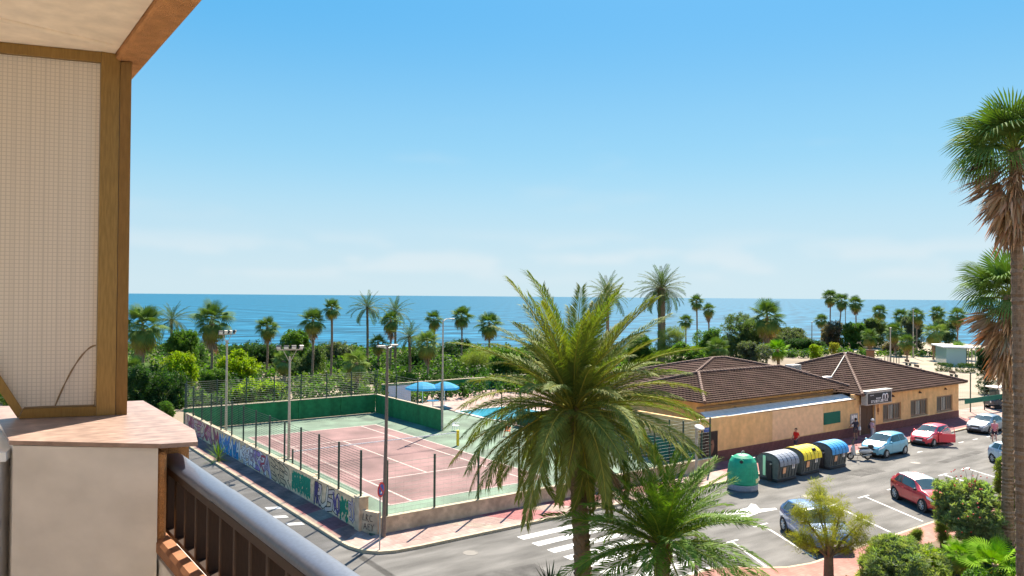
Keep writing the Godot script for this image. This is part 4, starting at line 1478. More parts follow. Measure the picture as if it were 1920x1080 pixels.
func chair(t: Node3D, m: Material = null) -> void:
	m = m if m else M.plastic_white
	part("seat", B.new().box(Vector3(0, 0.43, 0), Vector3(0.48, 0.04, 0.46), 0.015), m, t)
	var b := B.new()
	b.xf = Transform3D(Basis(Vector3.RIGHT, -0.18), Vector3(0, 0.45, -0.22))
	for i in 4:
		b.box(Vector3(-0.18 + 0.12 * i, 0.25, 0), Vector3(0.07, 0.46, 0.025))
	b.box(Vector3(0, 0.48, 0), Vector3(0.48, 0.07, 0.03), 0.01)
	part("backrest", b, m, t)
	for sx in [-1, 1]:
		for sz in [-1, 1]:
			part("leg", B.new().tube([Vector3(0.21 * sx, 0.42, 0.19 * sz), Vector3(0.25 * sx, 0, 0.24 * sz)], 0.022, 6), m, t)
		part("armrest", B.new().box(Vector3(0.25 * sx, 0.65, 0.0), Vector3(0.05, 0.03, 0.45), 0.01), m, t)


func parasol(label: String, at: Vector3, r: float) -> void:
	var t := thing("parasol", label, "parasol", at, 0.3, "turquoise parasols by the pool")
	part("pole", B.new().tube([Vector3.ZERO, Vector3(0, 2.5, 0)], 0.03, 8), M.white, t)
	var b := B.new()
	for i in 8:
		var a0 := TAU * i / 8
		var a1 := TAU * (i + 1) / 8
		var rings := [[0.0, 2.5], [0.35, 2.4], [0.7, 2.2], [1.0, 1.95]]
		for k in 3:
			var p := []
			for e in [[a0, k], [a1, k], [a1, k + 1], [a0, k + 1]]:
				p.append(Vector3(cos(e[0]) * rings[e[1]][0] * r, rings[e[1]][1], sin(e[0]) * rings[e[1]][0] * r))
			b.face4(Vector3(0, 1, 0), p[0], p[1], p[2], p[3])
		var q0 := Vector3(cos(a0) * r, 1.95, sin(a0) * r)
		var q1 := Vector3(cos(a1) * r, 1.95, sin(a1) * r)
		b.face4(Vector3(0, 1.8, 0), q0, q1, q1 - Vector3(0, 0.2, 0), q0 - Vector3(0, 0.2, 0))
	part("canopy", b, M.parasol, t)
	b = B.new()
	for i in 8:
		var a := TAU * i / 8
		b.tube([Vector3(0, 2.2, 0), Vector3(cos(a) * r * 0.95, 1.95, sin(a) * r * 0.95)], 0.012, 4)
	part("rib", b, M.white, t)
	part("foot", B.new().lathe(Vector3.ZERO, [Vector2(0.3, 0.0), Vector2(0.3, 0.08), Vector2(0.05, 0.12)], 14), M.panel_grey, t)


func promenade() -> void:
	# pavilion far right
	var t := thing("pavilion", "glazed teal kiosk with a flat white roof on the promenade", "kiosk", Vector3(143, 0, -62))
	t.rotation.y = 0.65
	part("wall", B.new().box(Vector3(0, 1.5, -1.5), Vector3(7.6, 3.0, 3.0)), M.teal_glass, t)
	part("roof", B.new().box(Vector3(0, 3.2, -1.0), Vector3(9.0, 0.22, 5.2), 0.02), M.white, t)
	for k in 5:
		part("post", B.new().box(Vector3(-4.2 + 2.1 * k, 1.55, 1.3), Vector3(0.14, 3.1, 0.14)), M.off_white, t)
	for k in 6:
		part("mullion", B.new().box(Vector3(-3.8 + 1.52 * k, 1.5, 0.05), Vector3(0.1, 3.0, 0.1)), M.fence_post, t)
	for k in 5:
		part("pane", B.new().box(Vector3(-3.04 + 1.52 * k, 1.7, 0.01), Vector3(1.36, 1.9, 0.02)), M.window_glass, t)
	t = thing("beach_hut", "small rust red hut among the promenade palms", "hut", Vector3(139, 0, -76), 0.5)
	part("wall", B.new().box(Vector3(0, 0.85, 0), Vector3(1.5, 1.7, 1.4)), M.terracotta, t)
	part("roof", B.new().box(Vector3(0, 1.76, 0), Vector3(1.75, 0.12, 1.65), 0.02), M.roof_tile, t)
	part("door", B.new().box(Vector3(-0.2, 0.75, 0.71), Vector3(0.6, 1.5, 0.04)), M.dark_wood, t)
	# lamp posts
	for q in [[151, -74, 9.3, "pale lamp post on the promenade in front of the palm row"], [170, -99, 10.5, "thin seaside lamp post right of the three tall palms"], [150, -95, 6.2, "short lamp post left of the three tall palms"], [127, -66, 6.5, "lamp post at the left end of the promenade palms"]]:
		var l := thing("promenade_lamp", q[3], "lamp post", Vector3(q[0], 0, q[1]), 0.4, "lamp posts of the promenade")
		part("pole", B.new().tube([Vector3.ZERO, Vector3(0, q[2], 0)], [0.14, 0.08], 8), M.pole_tan, l)
		part("lamp_head", B.new().box(Vector3(0.3, q[2], 0), Vector3(1.0, 0.14, 0.3), 0.04), M.grey_metal, l)
	# fence of the far sports ground
	var a := Vector2(80.3, -35.2)
	var fe := fence("tall dark green fence of the sports ground right of the restaurant", a, Vector2(118, -33.6), 0.0, 4.0, 3.0, 0.4)
	part("green_band", B.new().box(Vector3(18.8, 1.35, 0.85), Vector3(37.6, 0.5, 0.03)), M.screen_green, fe).rotation.y = -0.0424
	fence("dark green fence across the promenade behind the right roof", Vector2(80.3, -46), Vector2(122, -62), 0.0, 3.2, 3.4, 0.5)
	# benches and bins on the promenade
	for q in [[118, -52, "dark bench on the promenade left of the hedges"], [133, -66, "dark bench between the promenade palms"], [124, -60, "dark bench nearer the right roof"]]:
		var s := thing("park_bench", q[2], "bench", Vector3(q[0], 0, q[1]), 0.8, "benches on the promenade")
		part("seat", B.new().box(Vector3(0, 0.45, 0), Vector3(2.0, 0.07, 0.45), 0.01), M.dark_wood, s)
		part("backrest", B.new().box(Vector3(0, 0.8, -0.22), Vector3(2.0, 0.4, 0.06), 0.01), M.dark_wood, s)
		for sd in [-1, 1]:
			part("leg", B.new().box(Vector3(0.8 * sd, 0.21, 0), Vector3(0.08, 0.42, 0.4)), M.fence_post, s)


# ---------------------------------------------------------------- bins, signs, lamps

func container(label: String, at: Vector3, lid: Material, hole: bool) -> void:
	var t := thing("waste_container", label, "waste container", at, 0.0, "waste containers at the kerb")
	var w := 1.05
	# tapered body with ribs
	var b := B.new()
	var lo := V2([-w + 0.08, -0.62, w - 0.08, -0.62, w - 0.08, 0.62, -w + 0.08, 0.62])
	var hi := V2([-w, -0.76, w, -0.76, w, 0.8, -w, 0.8])
	for i in 4:
		var j := (i + 1) % 4
		b.face4(Vector3(0, 0.7, 0), Vector3(lo[i].x, 0.16, lo[i].y), Vector3(lo[j].x, 0.16, lo[j].y), Vector3(hi[j].x, 1.22, hi[j].y), Vector3(hi[i].x, 1.22, hi[i].y))
	part("body", b, M.bin_grey, t)
	for i in 6:
		b = B.new()
		b.xf = Transform3D(Basis(Vector3.RIGHT, 0.155), Vector3(-0.8 + 0.32 * i, 0.72, 0.74))
		b.box(Vector3.ZERO, Vector3(0.09, 0.96, 0.06), 0.02)
		part("rib", b, M.bin_grey, t)
	b = B.new()
	b.box(Vector3(0, 0.1, 0), Vector3(2.0, 0.18, 1.36), 0.04)
	part("base", b, M.car_trim, t)
	# end walls with their arched shoulders and the lifting arm recess
	for sd in [-1.0, 1.0]:
		b = B.new()
		var pts := []
		for i in 11:
			var a := PI * i / 10.0
			pts.append(Vector2(0.82 * cos(a), 1.2 + 0.5 * sin(a)))
		for i in 10:
			b.face3(Vector3(0, 1.2, 0), Vector3(sd * (w + 0.01), 1.2, 0), Vector3(sd * (w + 0.01), pts[i].y, pts[i].x), Vector3(sd * (w + 0.01), pts[i + 1].y, pts[i + 1].x))
			b.face4(Vector3(sd * w, 1.2, 0), Vector3(sd * (w + 0.01), pts[i].y, pts[i].x), Vector3(sd * (w + 0.01), pts[i + 1].y, pts[i + 1].x), Vector3(sd * (w - 0.1), pts[i + 1].y, pts[i + 1].x), Vector3(sd * (w - 0.1), pts[i].y, pts[i].x))
		part("end_wall", b, M.bin_grey, t)
		b = B.new()
		b.box(Vector3(sd * (w + 0.02), 0.72, 0.12), Vector3(0.1, 1.1, 0.34), 0.02)
		part("arm_recess", b, M.black, t)
		b = B.new()
		b.box(Vector3(sd * (w + 0.05), 0.95, -0.22), Vector3(0.05, 1.24, 0.2), 0.02)
		part("reflector_strip", b, M.strip_green if lid == M.bin_lid_grey else M.bin_lid_grey, t)
		b = B.new()
		b.tube([Vector3(sd * (w + 0.02), 1.12, 0.3), Vector3(sd * (w + 0.16), 1.12, 0.3)], 0.05, 8)
		part("trunnion", b, M.grey_metal, t)
	# barrel lid with grooves
	b = B.new()
	var secs := 12
	for k in 5:
		var xa := -w + 0.02 + (2 * w - 0.04) * k / 5.0
		var xb := xa + (2 * w - 0.04) / 5.0 - 0.05
		for q in [[xa, xb, 0.0], [xb, xb + 0.05, -0.035]]:
			for i in secs:
				var p := []
				for e in [[q[0], i], [q[1], i], [q[1], i + 1], [q[0], i + 1]]:
					var a: float = PI * e[1] / secs
					p.append(Vector3(e[0], 1.2 + (0.55 + q[2]) * sin(a), (0.88 + q[2]) * cos(a)))
				b.face4(Vector3(0, 1.2, 0), p[0], p[1], p[2], p[3])
			for zz in [1.0, -1.0]:
				b.face4(Vector3(0, 1.1, 0), Vector3(q[0], 1.2, zz * (0.88 + q[2])), Vector3(q[1], 1.2, zz * (0.88 + q[2])), Vector3(q[1], 1.02, zz * (0.885 + q[2])), Vector3(q[0], 1.02, zz * (0.885 + q[2])))
	part("lid", b, lid, t)
	if hole:
		b = B.new()
		b.ball(Vector3(0.35, 1.56, 0.66), Vector3(0.2, 0.13, 0.15), 6, 12)
		part("opening", b, M.black, t)
	for q in [[-0.45, 0.72, 0.3, 0.38, "sticker_orange"], [-0.45, 0.82, 0.16, 0.14, "sticker_white"], [0.5, 0.92, 0.26, 0.4, "sticker_white"]]:
		b = B.new()
		b.xf = Transform3D(Basis(Vector3.RIGHT, 0.155), Vector3(q[0], q[1], 0.786 + (0.008 if q[4] == "sticker_white" else 0.0)))
		b.box(Vector3.ZERO, Vector3(q[2], q[3], 0.014))
		part("sticker", b, M[q[4]], t)
	b = B.new()
	b.xf = Transform3D(Basis(Vector3.RIGHT, 0.155), Vector3(0.5, 0.92, 0.806))
	b.tube([Vector3(-0.06, 0.1, 0), Vector3(0.06, 0.1, 0), Vector3(0.04, -0.06, 0), Vector3(-0.04, -0.06, 0), Vector3(-0.06, 0.1, 0)], 0.016, 4)
	part("pictogram", b, M.sign_blue, t)


func street_things() -> void:
	# bottle bank
	var t := thing("bottle_bank", "green bell shaped bottle bank, leftmost of the containers at the kerb", "bottle bank", Vector3(38.5, -0.12, -28.9))
	var b := B.new().lathe(Vector3.ZERO, [Vector2(0.84, 0.0), Vector2(0.88, 0.06), Vector2(0.88, 0.3), Vector2(0.86, 0.36)], 28)
	part("base", b, M.bin_lid_grey, t)
	b = B.new().lathe(Vector3.ZERO, [Vector2(0.86, 0.36), Vector2(0.9, 0.42), Vector2(0.88, 1.0), Vector2(0.84, 1.4), Vector2(0.76, 1.68), Vector2(0.6, 1.9), Vector2(0.38, 2.04), Vector2(0.15, 2.1), Vector2(0.01, 2.11)], 28)
	var bell := part("bell", b, M.bin_green, t)
	for k in 3:
		var a := 2.6 + TAU * k / 3
		b = B.new()
		b.xf = Transform3D(Basis(Vector3.UP, -a), Vector3(cos(a) * 0.66, 1.72, sin(a) * 0.66))
		b.tube([Vector3(-0.1, 0, 0), Vector3(0.1, 0.02, 0)], 0.14, 12)
		var ring := part("collar", b, M.bin_green, bell)
		b = B.new()
		b.xf = Transform3D(Basis(Vector3.UP, -a), Vector3(cos(a) * 0.66, 1.72, sin(a) * 0.66))
		b.tube([Vector3(0.09, 0.018, 0), Vector3(0.104, 0.02, 0)], 0.1, 12)
		part("opening", b, M.black, bell)
	b = B.new().tube([Vector3(-0.12, 2.05, 0), Vector3(-0.1, 2.24, 0), Vector3(0.1, 2.24, 0), Vector3(0.12, 2.05, 0)], 0.025, 6)
	part("lifting_eye", b, M.grey_metal, t)
	for q in [[0.42, 0.95, 0.34, 0.62, "sticker_cream"], [1.35, 0.62, 0.3, 0.26, "sticker_cream"], [0.25, 1.0, 0.1, 0.5, "sticker_white"]]:
		b = B.new()
		b.xf = Transform3D(Basis(Vector3.UP, PI / 2 - q[0]), Vector3(cos(q[0]) * 0.885, q[1], sin(q[0]) * 0.885))
		b.box(Vector3.ZERO, Vector3(q[2], q[3], 0.03), 0.005)
		part("label", b, M[q[4]], t)
	for k in 14:
		var a := TAU * k / 14
		b = B.new()
		b.xf = Transform3D(Basis(Vector3.UP, -a), Vector3(cos(a) * 0.885, 0.75, sin(a) * 0.885))
		b.box(Vector3.ZERO, Vector3(0.025, 0.66, 0.03), 0.008)
		part("seam", b, M.bin_green, bell)
	container("dark grey waste container with a ribbed grey lid, beside the green bottle bank", Vector3(42.5, -0.12, -29.25), M.bin_lid_grey, false)
	container("waste container with a bright yellow lid and a round opening", Vector3(45.35, -0.12, -29.45), M.bin_lid_yellow, true)
	container("waste container with a blue lid, nearest the parked scooter", Vector3(48.5, -0.12, -29.4), M.bin_lid_blue, false)
	# no parking sign on the corner
	t = thing("no_parking_sign", "round red and blue no parking sign on a thin pole at the corner", "traffic sign", Vector3(15.66, 0, -30.99), 0.64)
	part("pole", B.new().tube([Vector3.ZERO, Vector3(0, 3.0, 0)], 0.032, 8), M.grey_metal, t)
	b = B.new().tube([Vector3(0, 2.64, 0.035), Vector3(0, 2.64, 0.055)], 0.33, 28)
	part("disc", b, M.sign_red, t)
	b = B.new().tube([Vector3(0, 2.64, 0.055), Vector3(0, 2.64, 0.061)], 0.24, 28)
	part("blue_field", b, M.sign_blue, t)
	b = B.new()
	b.xf = Transform3D(Basis(Vector3.BACK, -0.78), Vector3(0, 2.64, 0.065))
	b.box(Vector3.ZERO, Vector3(0.44, 0.075, 0.006))
	part("slash", b, M.sign_red, t)
	b = B.new()
	b.xf = Transform3D(Basis(Vector3.BACK, 0.3), Vector3(-0.03, 2.52, 0.066))
	b.box(Vector3.ZERO, Vector3(0.12, 0.08, 0.004), 0.002)
	part("sticker", b, M.white, t)
	# no entry sign and bollard lamp by the big palm
	t = thing("no_entry_sign", "red no entry sign with a white bar on a pole behind the big palm trunk", "traffic sign", Vector3(17.42, 0, -19.45), 0.95)
	part("pole", B.new().tube([Vector3.ZERO, Vector3(0, 4.9, 0)], 0.035, 8), M.grey_metal, t)
	part("signal_head", B.new().box(Vector3(0, 4.8, 0.02), Vector3(0.17, 0.66, 0.2), 0.03), M.car_trim, t)
	part("disc", B.new().tube([Vector3(0.02, 3.82, 0.09), Vector3(0.02, 3.82, 0.11)], 0.3, 28), M.sign_red, t)
	part("bar", B.new().box(Vector3(0.02, 3.82, 0.115), Vector3(0.42, 0.1, 0.008)), M.white, t)
	# street lamp by the crossing
	t = thing("street_lamp", "white street lamp with a flat lantern beside the crossing, left of the bottle bank", "street lamp", Vector3(22.82, 0, -19.21), 0.9)
	part("pole", B.new().tube([Vector3.ZERO, Vector3(0, 1.0, 0), Vector3(0, 6.35, 0)], [0.09, 0.07, 0.045], 10), M.off_white, t)
	part("arm", B.new().tube([Vector3(0, 6.3, 0), Vector3(-0.1, 6.42, 0), Vector3(-0.35, 6.48, 0)], 0.035, 8), M.off_white, t)
	b = B.new()
	b.xf = Transform3D(Basis(Vector3.BACK, 0.05), Vector3(-0.5, 6.47, 0))
	b.ball(Vector3.ZERO, Vector3(0.44, 0.075, 0.17), 8, 16)
	part("lantern", b, M.off_white, t)
	part("lamp_glass", B.new().box(Vector3(-0.55, 6.41, 0), Vector3(0.45, 0.03, 0.2), 0.01), M.lamp_glass, t)
	# scooter
	scooter()


func scooter() -> void:
	var t := thing("scooter", "silver and black motor scooter parked between the blue container and the light blue car", "scooter", Vector3(52.3, -0.12, -29.4), PI - 0.6)
	var wheel := func(x: float) -> void:
		var b := B.new()
		for i in 16:
			var a0 := TAU * i / 16
			var a1 := TAU * (i + 1) / 16
			b.tube([Vector3(x + cos(a0) * 0.21, 0.27 + sin(a0) * 0.21, 0), Vector3(x + cos(a1) * 0.21, 0.27 + sin(a1) * 0.21, 0)], 0.06, 6, false)
		var w := part("wheel", b, M.tyre, t)
		part("rim", B.new().tube([Vector3(x, 0.27, -0.04), Vector3(x, 0.27, 0.04)], 0.15, 14), M.rim, w)
	wheel.call(0.62)
	wheel.call(-0.62)
	var b := B.new()
	b.ball(Vector3(-0.45, 0.62, 0), Vector3(0.5, 0.2, 0.17), 8, 14)
	part("body_shell", b, M.car_silver, t)
	b = B.new()
	b.ball(Vector3(-0.35, 0.84, 0), Vector3(0.46, 0.1, 0.15), 8, 14)
	part("seat", b, M.car_trim, t)
	b = B.new()
	b.box(Vector3(0.12, 0.36, 0), Vector3(0.5, 0.08, 0.3), 0.03)
	part("foot_board", b, M.car_trim, t)
	b = B.new()
	b.tube([Vector3(0.36, 0.36, 0), Vector3(0.45, 0.72, 0), Vector3(0.4, 1.02, 0)], [0.13, 0.17, 0.1], 10)
	part("leg_shield", b, M.car_silver, t)
	b = B.new()
	b.tube([Vector3(0.62, 0.27, 0.09), Vector3(0.5, 0.75, 0.06), Vector3(0.4, 1.05, 0)], 0.028, 6)
	b.tube([Vector3(0.62, 0.27, -0.09), Vector3(0.5, 0.75, -0.06), Vector3(0.4, 1.05, 0)], 0.028, 6)
	part("fork", b, M.grey_metal, t)
	b = B.new()
	b.tube([Vector3(0.3, 1.08, -0.36), Vector3(0.42, 1.06, 0), Vector3(0.3, 1.08, 0.36)], 0.025, 6)
	part("handlebar", b, M.car_trim, t)
	b = B.new()
	b.face4(Vector3(0, 1, 0), Vector3(0.5, 1.06, -0.2), Vector3(0.5, 1.06, 0.2), Vector3(0.36, 1.5, 0.14), Vector3(0.36, 1.5, -0.14))
	part("windscreen", b, M.car_glass, t)
	for sd in [-1.0, 1.0]:
		part("mirror", B.new().tube([Vector3(0.34, 1.08, 0.28 * sd), Vector3(0.38, 1.3, 0.38 * sd), Vector3(0.38, 1.31, 0.48 * sd)], [0.01, 0.01, 0.045], 6), M.car_trim, t)
	b = B.new()
	b.ball(Vector3(0.5, 0.88, 0), Vector3(0.07, 0.09, 0.1), 6, 10)
	part("headlight", b, M.headlight, t)
	b = B.new()
	b.box(Vector3(-0.85, 0.95, 0), Vector3(0.32, 0.26, 0.34), 0.06)
	part("top_case", b, M.car_trim, t)
	b = B.new()
	b.tube([Vector3(-0.2, 0.3, -0.14), Vector3(-0.8, 0.38, -0.16)], 0.055, 8)
	part("exhaust", b, M.grey_metal, t)
	b = B.new()
	b.tube([Vector3(0.0, 0.3, 0.1), Vector3(0.05, 0.0, 0.22)], 0.014, 5)
	part("stand", b, M.grey_metal, t)


# ---------------------------------------------------------------- vehicles

class Shape:
	# the skin of a car: x runs from the rear (0) to the front (L), y up, z across
	var L := 4.0
	var W := 0.85
	var belt := []      # Vector2(x, height) of the shoulder line
	var top := []       # Vector2(x, height) of the outline seen from the side
	var wide := []      # Vector2(x, half width)
	var roofw := 0.6
	var low := 0.2

	func at(k: Array, x: float) -> float:
		if x <= k[0].x:
			return k[0].y
		for i in k.size() - 1:
			if x <= k[i + 1].x:
				var t: float = (x - k[i].x) / maxf(1e-4, k[i + 1].x - k[i].x)
				return lerpf(k[i].y, k[i + 1].y, t)
		return k[-1].y

	func smooth(k: Array, x: float) -> float:
		var s := 0.0
		var d := L * 0.018
		for j in [-1.0, -0.5, 0.0, 0.5, 1.0]:
			s += at(k, clampf(x + j * d, 0, L))
		return s / 5.0

	func p(x: float, t: float, sd: float) -> Vector3:
		# t from 0 (sill) over 0.5 (shoulder) to 1 (middle of the roof)
		var w := smooth(wide, x)
		var hb := smooth(belt, x)
		var ht := maxf(smooth(top, x), hb + 0.015)
		var up := ht - hb
		var lo := low + 0.06 * smoothstep(0.0, 0.12, absf(x - L / 2) / L - 0.38)
		var k := [[0.0, lo, 0.9], [0.1, lo + 0.07, 0.965], [0.26, lo + (hb - lo) * 0.5, 1.0], [0.4, lo + (hb - lo) * 0.82, 0.995], [0.5, hb, 0.955]]
		if t <= 0.5:
			for i in 4:
				if t <= k[i + 1][0]:
					var q: float = (t - k[i][0]) / (k[i + 1][0] - k[i][0])
					return Vector3(x, lerpf(k[i][1], k[i + 1][1], q), sd * w * lerpf(k[i][2], k[i + 1][2], q))
		var rw := lerpf(w * 0.9, roofw * w / W, smoothstep(0.03, 0.34, up))
		var q2 := (t - 0.5) / 0.5
		# straight side glass up to q 0.5, then the curve of the roof
		if q2 < 0.5:
			var s := q2 / 0.5
			return Vector3(x, hb + up * 0.86 * s, sd * lerpf(w * 0.955, rw, s))
		var a := (q2 - 0.5) / 0.5
		return Vector3(x, hb + up * (0.86 + 0.14 * sin(a * PI / 2)), sd * rw * (1.0 - a) * lerpf(1.0, 1.0, a))

	func patch(b: B, x0: float, x1: float, t0: float, t1: float, sd: float, off: float, nx: int, nt: int, slant0 := 0.0, slant1 := 0.0) -> void:
		var g := []
		for i in nx + 1:
			var row := []
			for j in nt + 1:
				var t := lerpf(t0, t1, float(j) / nt)
				var f := float(j) / nt
				row.append([lerpf(x0 + slant0 * f, x1 + slant1 * f, float(i) / nx), t])
			g.append(row)
		var P := []
		var N := []
		for i in nx + 1:
			var pr := []
			var nr := []
			for j in nt + 1:
				var x: float = g[i][j][0]
				var t: float = g[i][j][1]
				var e := 0.012
				var dx := p(clampf(x + e * L, 0, L), t, sd) - p(clampf(x - e * L, 0, L), t, sd)
				var dt := p(x, minf(t + 0.012, 1.0), sd) - p(x, maxf(t - 0.012, 0.0), sd)
				var nn := dx.cross(dt).normalized() * sd * -1.0
				if t > 0.985 and absf(nn.y) > 0.5:
					nn.z *= 0.2
				if nn.length() < 0.1:
					nn = Vector3.UP
				var c := Vector3(x, 0.5, 0)
				if nn.dot(p(x, t, sd) - c) < 0:
					nn = -nn
				nn = nn.normalized()
				pr.append(p(x, t, sd) + nn * off)
				nr.append(nn)
			P.append(pr)
			N.append(nr)
		for i in nx:
			for j in nt:
				var q := [P[i][j], P[i + 1][j], P[i + 1][j + 1], P[i][j + 1]]
				var nq := [N[i][j], N[i + 1][j], N[i + 1][j + 1], N[i][j + 1]]
				var k: Vector3 = (q[2] - q[0]).cross(q[3] - q[1])
				if k.dot(nq[0] + nq[2]) > 0:
					b.quadn(q[0], q[1], q[2], q[3], nq[0], nq[1], nq[2], nq[3])
				else:
					b.quadn(q[3], q[2], q[1], q[0], nq[3], nq[2], nq[1], nq[0])


func car(label: String, at: Vector3, turn: float, paint: Material, s: Shape, o := {}) -> Node3D:
	# built with its middle over the origin, nose towards +x
	var t := thing("parked_car", label, "car", at, turn, "parked cars")
	var xf := Transform3D(Basis(), Vector3(-s.L / 2, 0, 0))
	var b := B.new()
	b.xf = xf
	for sd in [1.0, -1.0]:
		s.patch(b, 0.0, s.L, 0.0, 1.0, sd, 0.0, 44, 22)
	# closed nose and tail
	for x in [0.0, s.L]:
		var c := Vector3(x, 0.5, 0)
		for sd in [1.0, -1.0]:
			for j in 10:
				b.face3(Vector3(s.L / 2, 0.5, 0), c, s.p(x, j * 0.1, sd), s.p(x, (j + 1) * 0.1, sd))
	part("body", b, paint, t)
	b = B.new()
	b.xf = xf
	b.box(Vector3(s.L / 2, s.low + 0.06, 0), Vector3(s.L * 0.96, 0.14, s.W * 1.74), 0.04)
	part("underbody", b, M.car_trim, t)
	var cab: Array = o.cab      # x of: rear glass foot, rear glass top, screen top, screen foot
	var roof_paint: Material = o.get("roof", null)
	if roof_paint:
		b = B.new()
		b.xf = xf
		for sd in [1.0, -1.0]:
			s.patch(b, cab[1] - 0.05, cab[2] + 0.05, 0.76, 1.0, sd, 0.006, 12, 6)
		part("roof", b, roof_paint, t)
	b = B.new()
	b.xf = xf
	for sd in [1.0, -1.0]:
		s.patch(b, cab[2] + 0.06, cab[3] - 0.02, 0.765, 1.0, sd, 0.007, 8, 6)
	part("windscreen", b, M.car_glass, t)
	b = B.new()
	b.xf = xf
	for sd in [1.0, -1.0]:
		s.patch(b, cab[0] + 0.03, cab[1] - 0.05, 0.77, 1.0, sd, 0.007, 6, 6)
	part("rear_window", b, M.car_glass, t)
	var splits: Array = o.splits    # x boundaries of the side windows, rear to front
	var wd: float = splits[-1] - splits[0]
	for sd in [1.0, -1.0]:
		for i in splits.size() - 1:
			b = B.new()
			b.xf = xf
			var sl0: float = o.get("rear_slant", 0.22) if i == 0 else 0.0
			var sl1: float = -o.get("front_slant", 0.62) if i == splits.size() - 2 else 0.0
			s.patch(b, splits[i] + 0.025, splits[i + 1] - 0.025, 0.525, 0.735, sd, 0.006, 5, 4, sl0, sl1)
			part("side_window", b, M.car_glass, t)
		# door seams and handles
		b = B.new()
		b.xf = xf
		for x in o.get("doors", []):
			s.patch(b, x - 0.006, x + 0.006, 0.08, 0.52, sd, 0.003, 1, 8)
		part("door_seam", b, M.car_trim, t)
		for x in o.get("doors", []).slice(0, -1):
			b = B.new()
			b.xf = xf
			var hp := s.p(x + 0.16, 0.4, sd)
			b.box(hp + Vector3(0, 0, sd * 0.012), Vector3(0.19, 0.03, 0.035), 0.008)
			part("door_handle", b, paint, t)
		b = B.new()
		b.xf = xf
		s.patch(b, 0.35, s.L - 0.35, 0.0, 0.075, sd, 0.004, 10, 1)
		part("side_skirt", b, M.car_trim, t)
		# lights
		b = B.new()
		b.xf = xf
		s.patch(b, s.L - 0.42, s.L - 0.03, 0.4, 0.5, sd, 0.008, 5, 3, -0.1, -0.03)
		part("headlight", b, M.headlight, t)
		b = B.new()
		b.xf = xf
		s.patch(b, 0.0, 0.2, 0.36, 0.5, sd, 0.008, 4, 3)
		part("taillight", b, M.taillight, t)
		# mirror
		b = B.new()
		b.xf = xf
		var mp := s.p(cab[3] - 0.28, 0.53, sd)
		b.ball(mp + Vector3(0, 0.06, sd * 0.11), Vector3(0.07, 0.075, 0.11), 6, 10)
		part("mirror", b, o.get("mirror", paint), t)
		# wheels in dark arches
		for x in o.axles:
			var w := s.smooth(s.wide, x)
			var r: float = o.get("wheel", 0.31)
			b = B.new()
			b.xf = xf
			b.tube([Vector3(x, r, sd * (w - 0.3)), Vector3(x, r + 0.01, sd * (w + 0.004))], r + 0.055, 24)
			part("wheel_arch", b, M.car_trim, t)
			b = B.new()
			b.xf = xf
			b.lathe(Vector3(x, r, sd * (w - 0.12)), [Vector2(r * 0.62, -0.09), Vector2(r * 0.93, -0.09), Vector2(r, -0.05), Vector2(r, 0.09), Vector2(r * 0.95, 0.135), Vector2(r * 0.66, 0.14)], 24, Vector3(0, 0, sd))
			var ty := part("wheel", b, M.tyre, t)
			b = B.new()
			b.xf = xf
			b.lathe(Vector3(x, r, sd * (w - 0.12)), [Vector2(r * 0.66, 0.13), Vector2(r * 0.6, 0.11), Vector2(r * 0.56, 0.095), Vector2(0.01, 0.105)], 20, Vector3(0, 0, sd))
			part("rim_back", b, M.car_trim, ty)
			b = B.new()
			b.xf = xf
			for k in 7:
				var a := TAU * k / 7
				var e := Vector3(x + cos(a) * r * 0.62, r + sin(a) * r * 0.62, sd * (w + 0.002))
				b.tube([Vector3(x, r, sd * (w + 0.008)), e], [0.035, 0.028], 5)
			b.lathe(Vector3(x, r, sd * (w - 0.12)), [Vector2(r * 0.58, 0.115), Vector2(r * 0.6, 0.132), Vector2(r * 0.67, 0.132)], 20, Vector3(0, 0, sd))
			part("rim", b, M.rim, ty)
	# grille, bumper inset, plates
	b = B.new()
	b.xf = xf
	b.box(Vector3(s.L + 0.002, s.low + 0.42, 0), Vector3(0.03, 0.12, s.W * 0.8), 0.01)
	b.box(Vector3(s.L + 0.002, s.low + 0.14, 0), Vector3(0.04, 0.13, s.W * 1.05), 0.01)
	part("grille", b, M.car_trim, t)
	for x in [-0.012, s.L + 0.022]:
		b = B.new()
		b.xf = xf
		b.box(Vector3(x, s.low + 0.28, 0), Vector3(0.016, 0.11, 0.5), 0.004)
		part("number_plate", b, M.plastic_white, t)
	b = B.new()
	b.xf = xf
	for sd in [1.0, -1.0]:
		b.tube([s.p(cab[3] - 0.03, 0.96, sd), s.p(cab[3] - 0.25, 0.86, sd) + Vector3(0, 0.012, 0)], 0.008, 4)
	part("wiper", b, M.car_trim, t)
	b = B.new()
	b.xf = xf
	b.tube([s.p(cab[1] + 0.1, 1.0, 1), s.p(cab[1] + 0.1, 1.0, 1) + Vector3(-0.1, 0.14, 0)], 0.008, 4)
	part("aerial", b, M.car_trim, t)
	return t


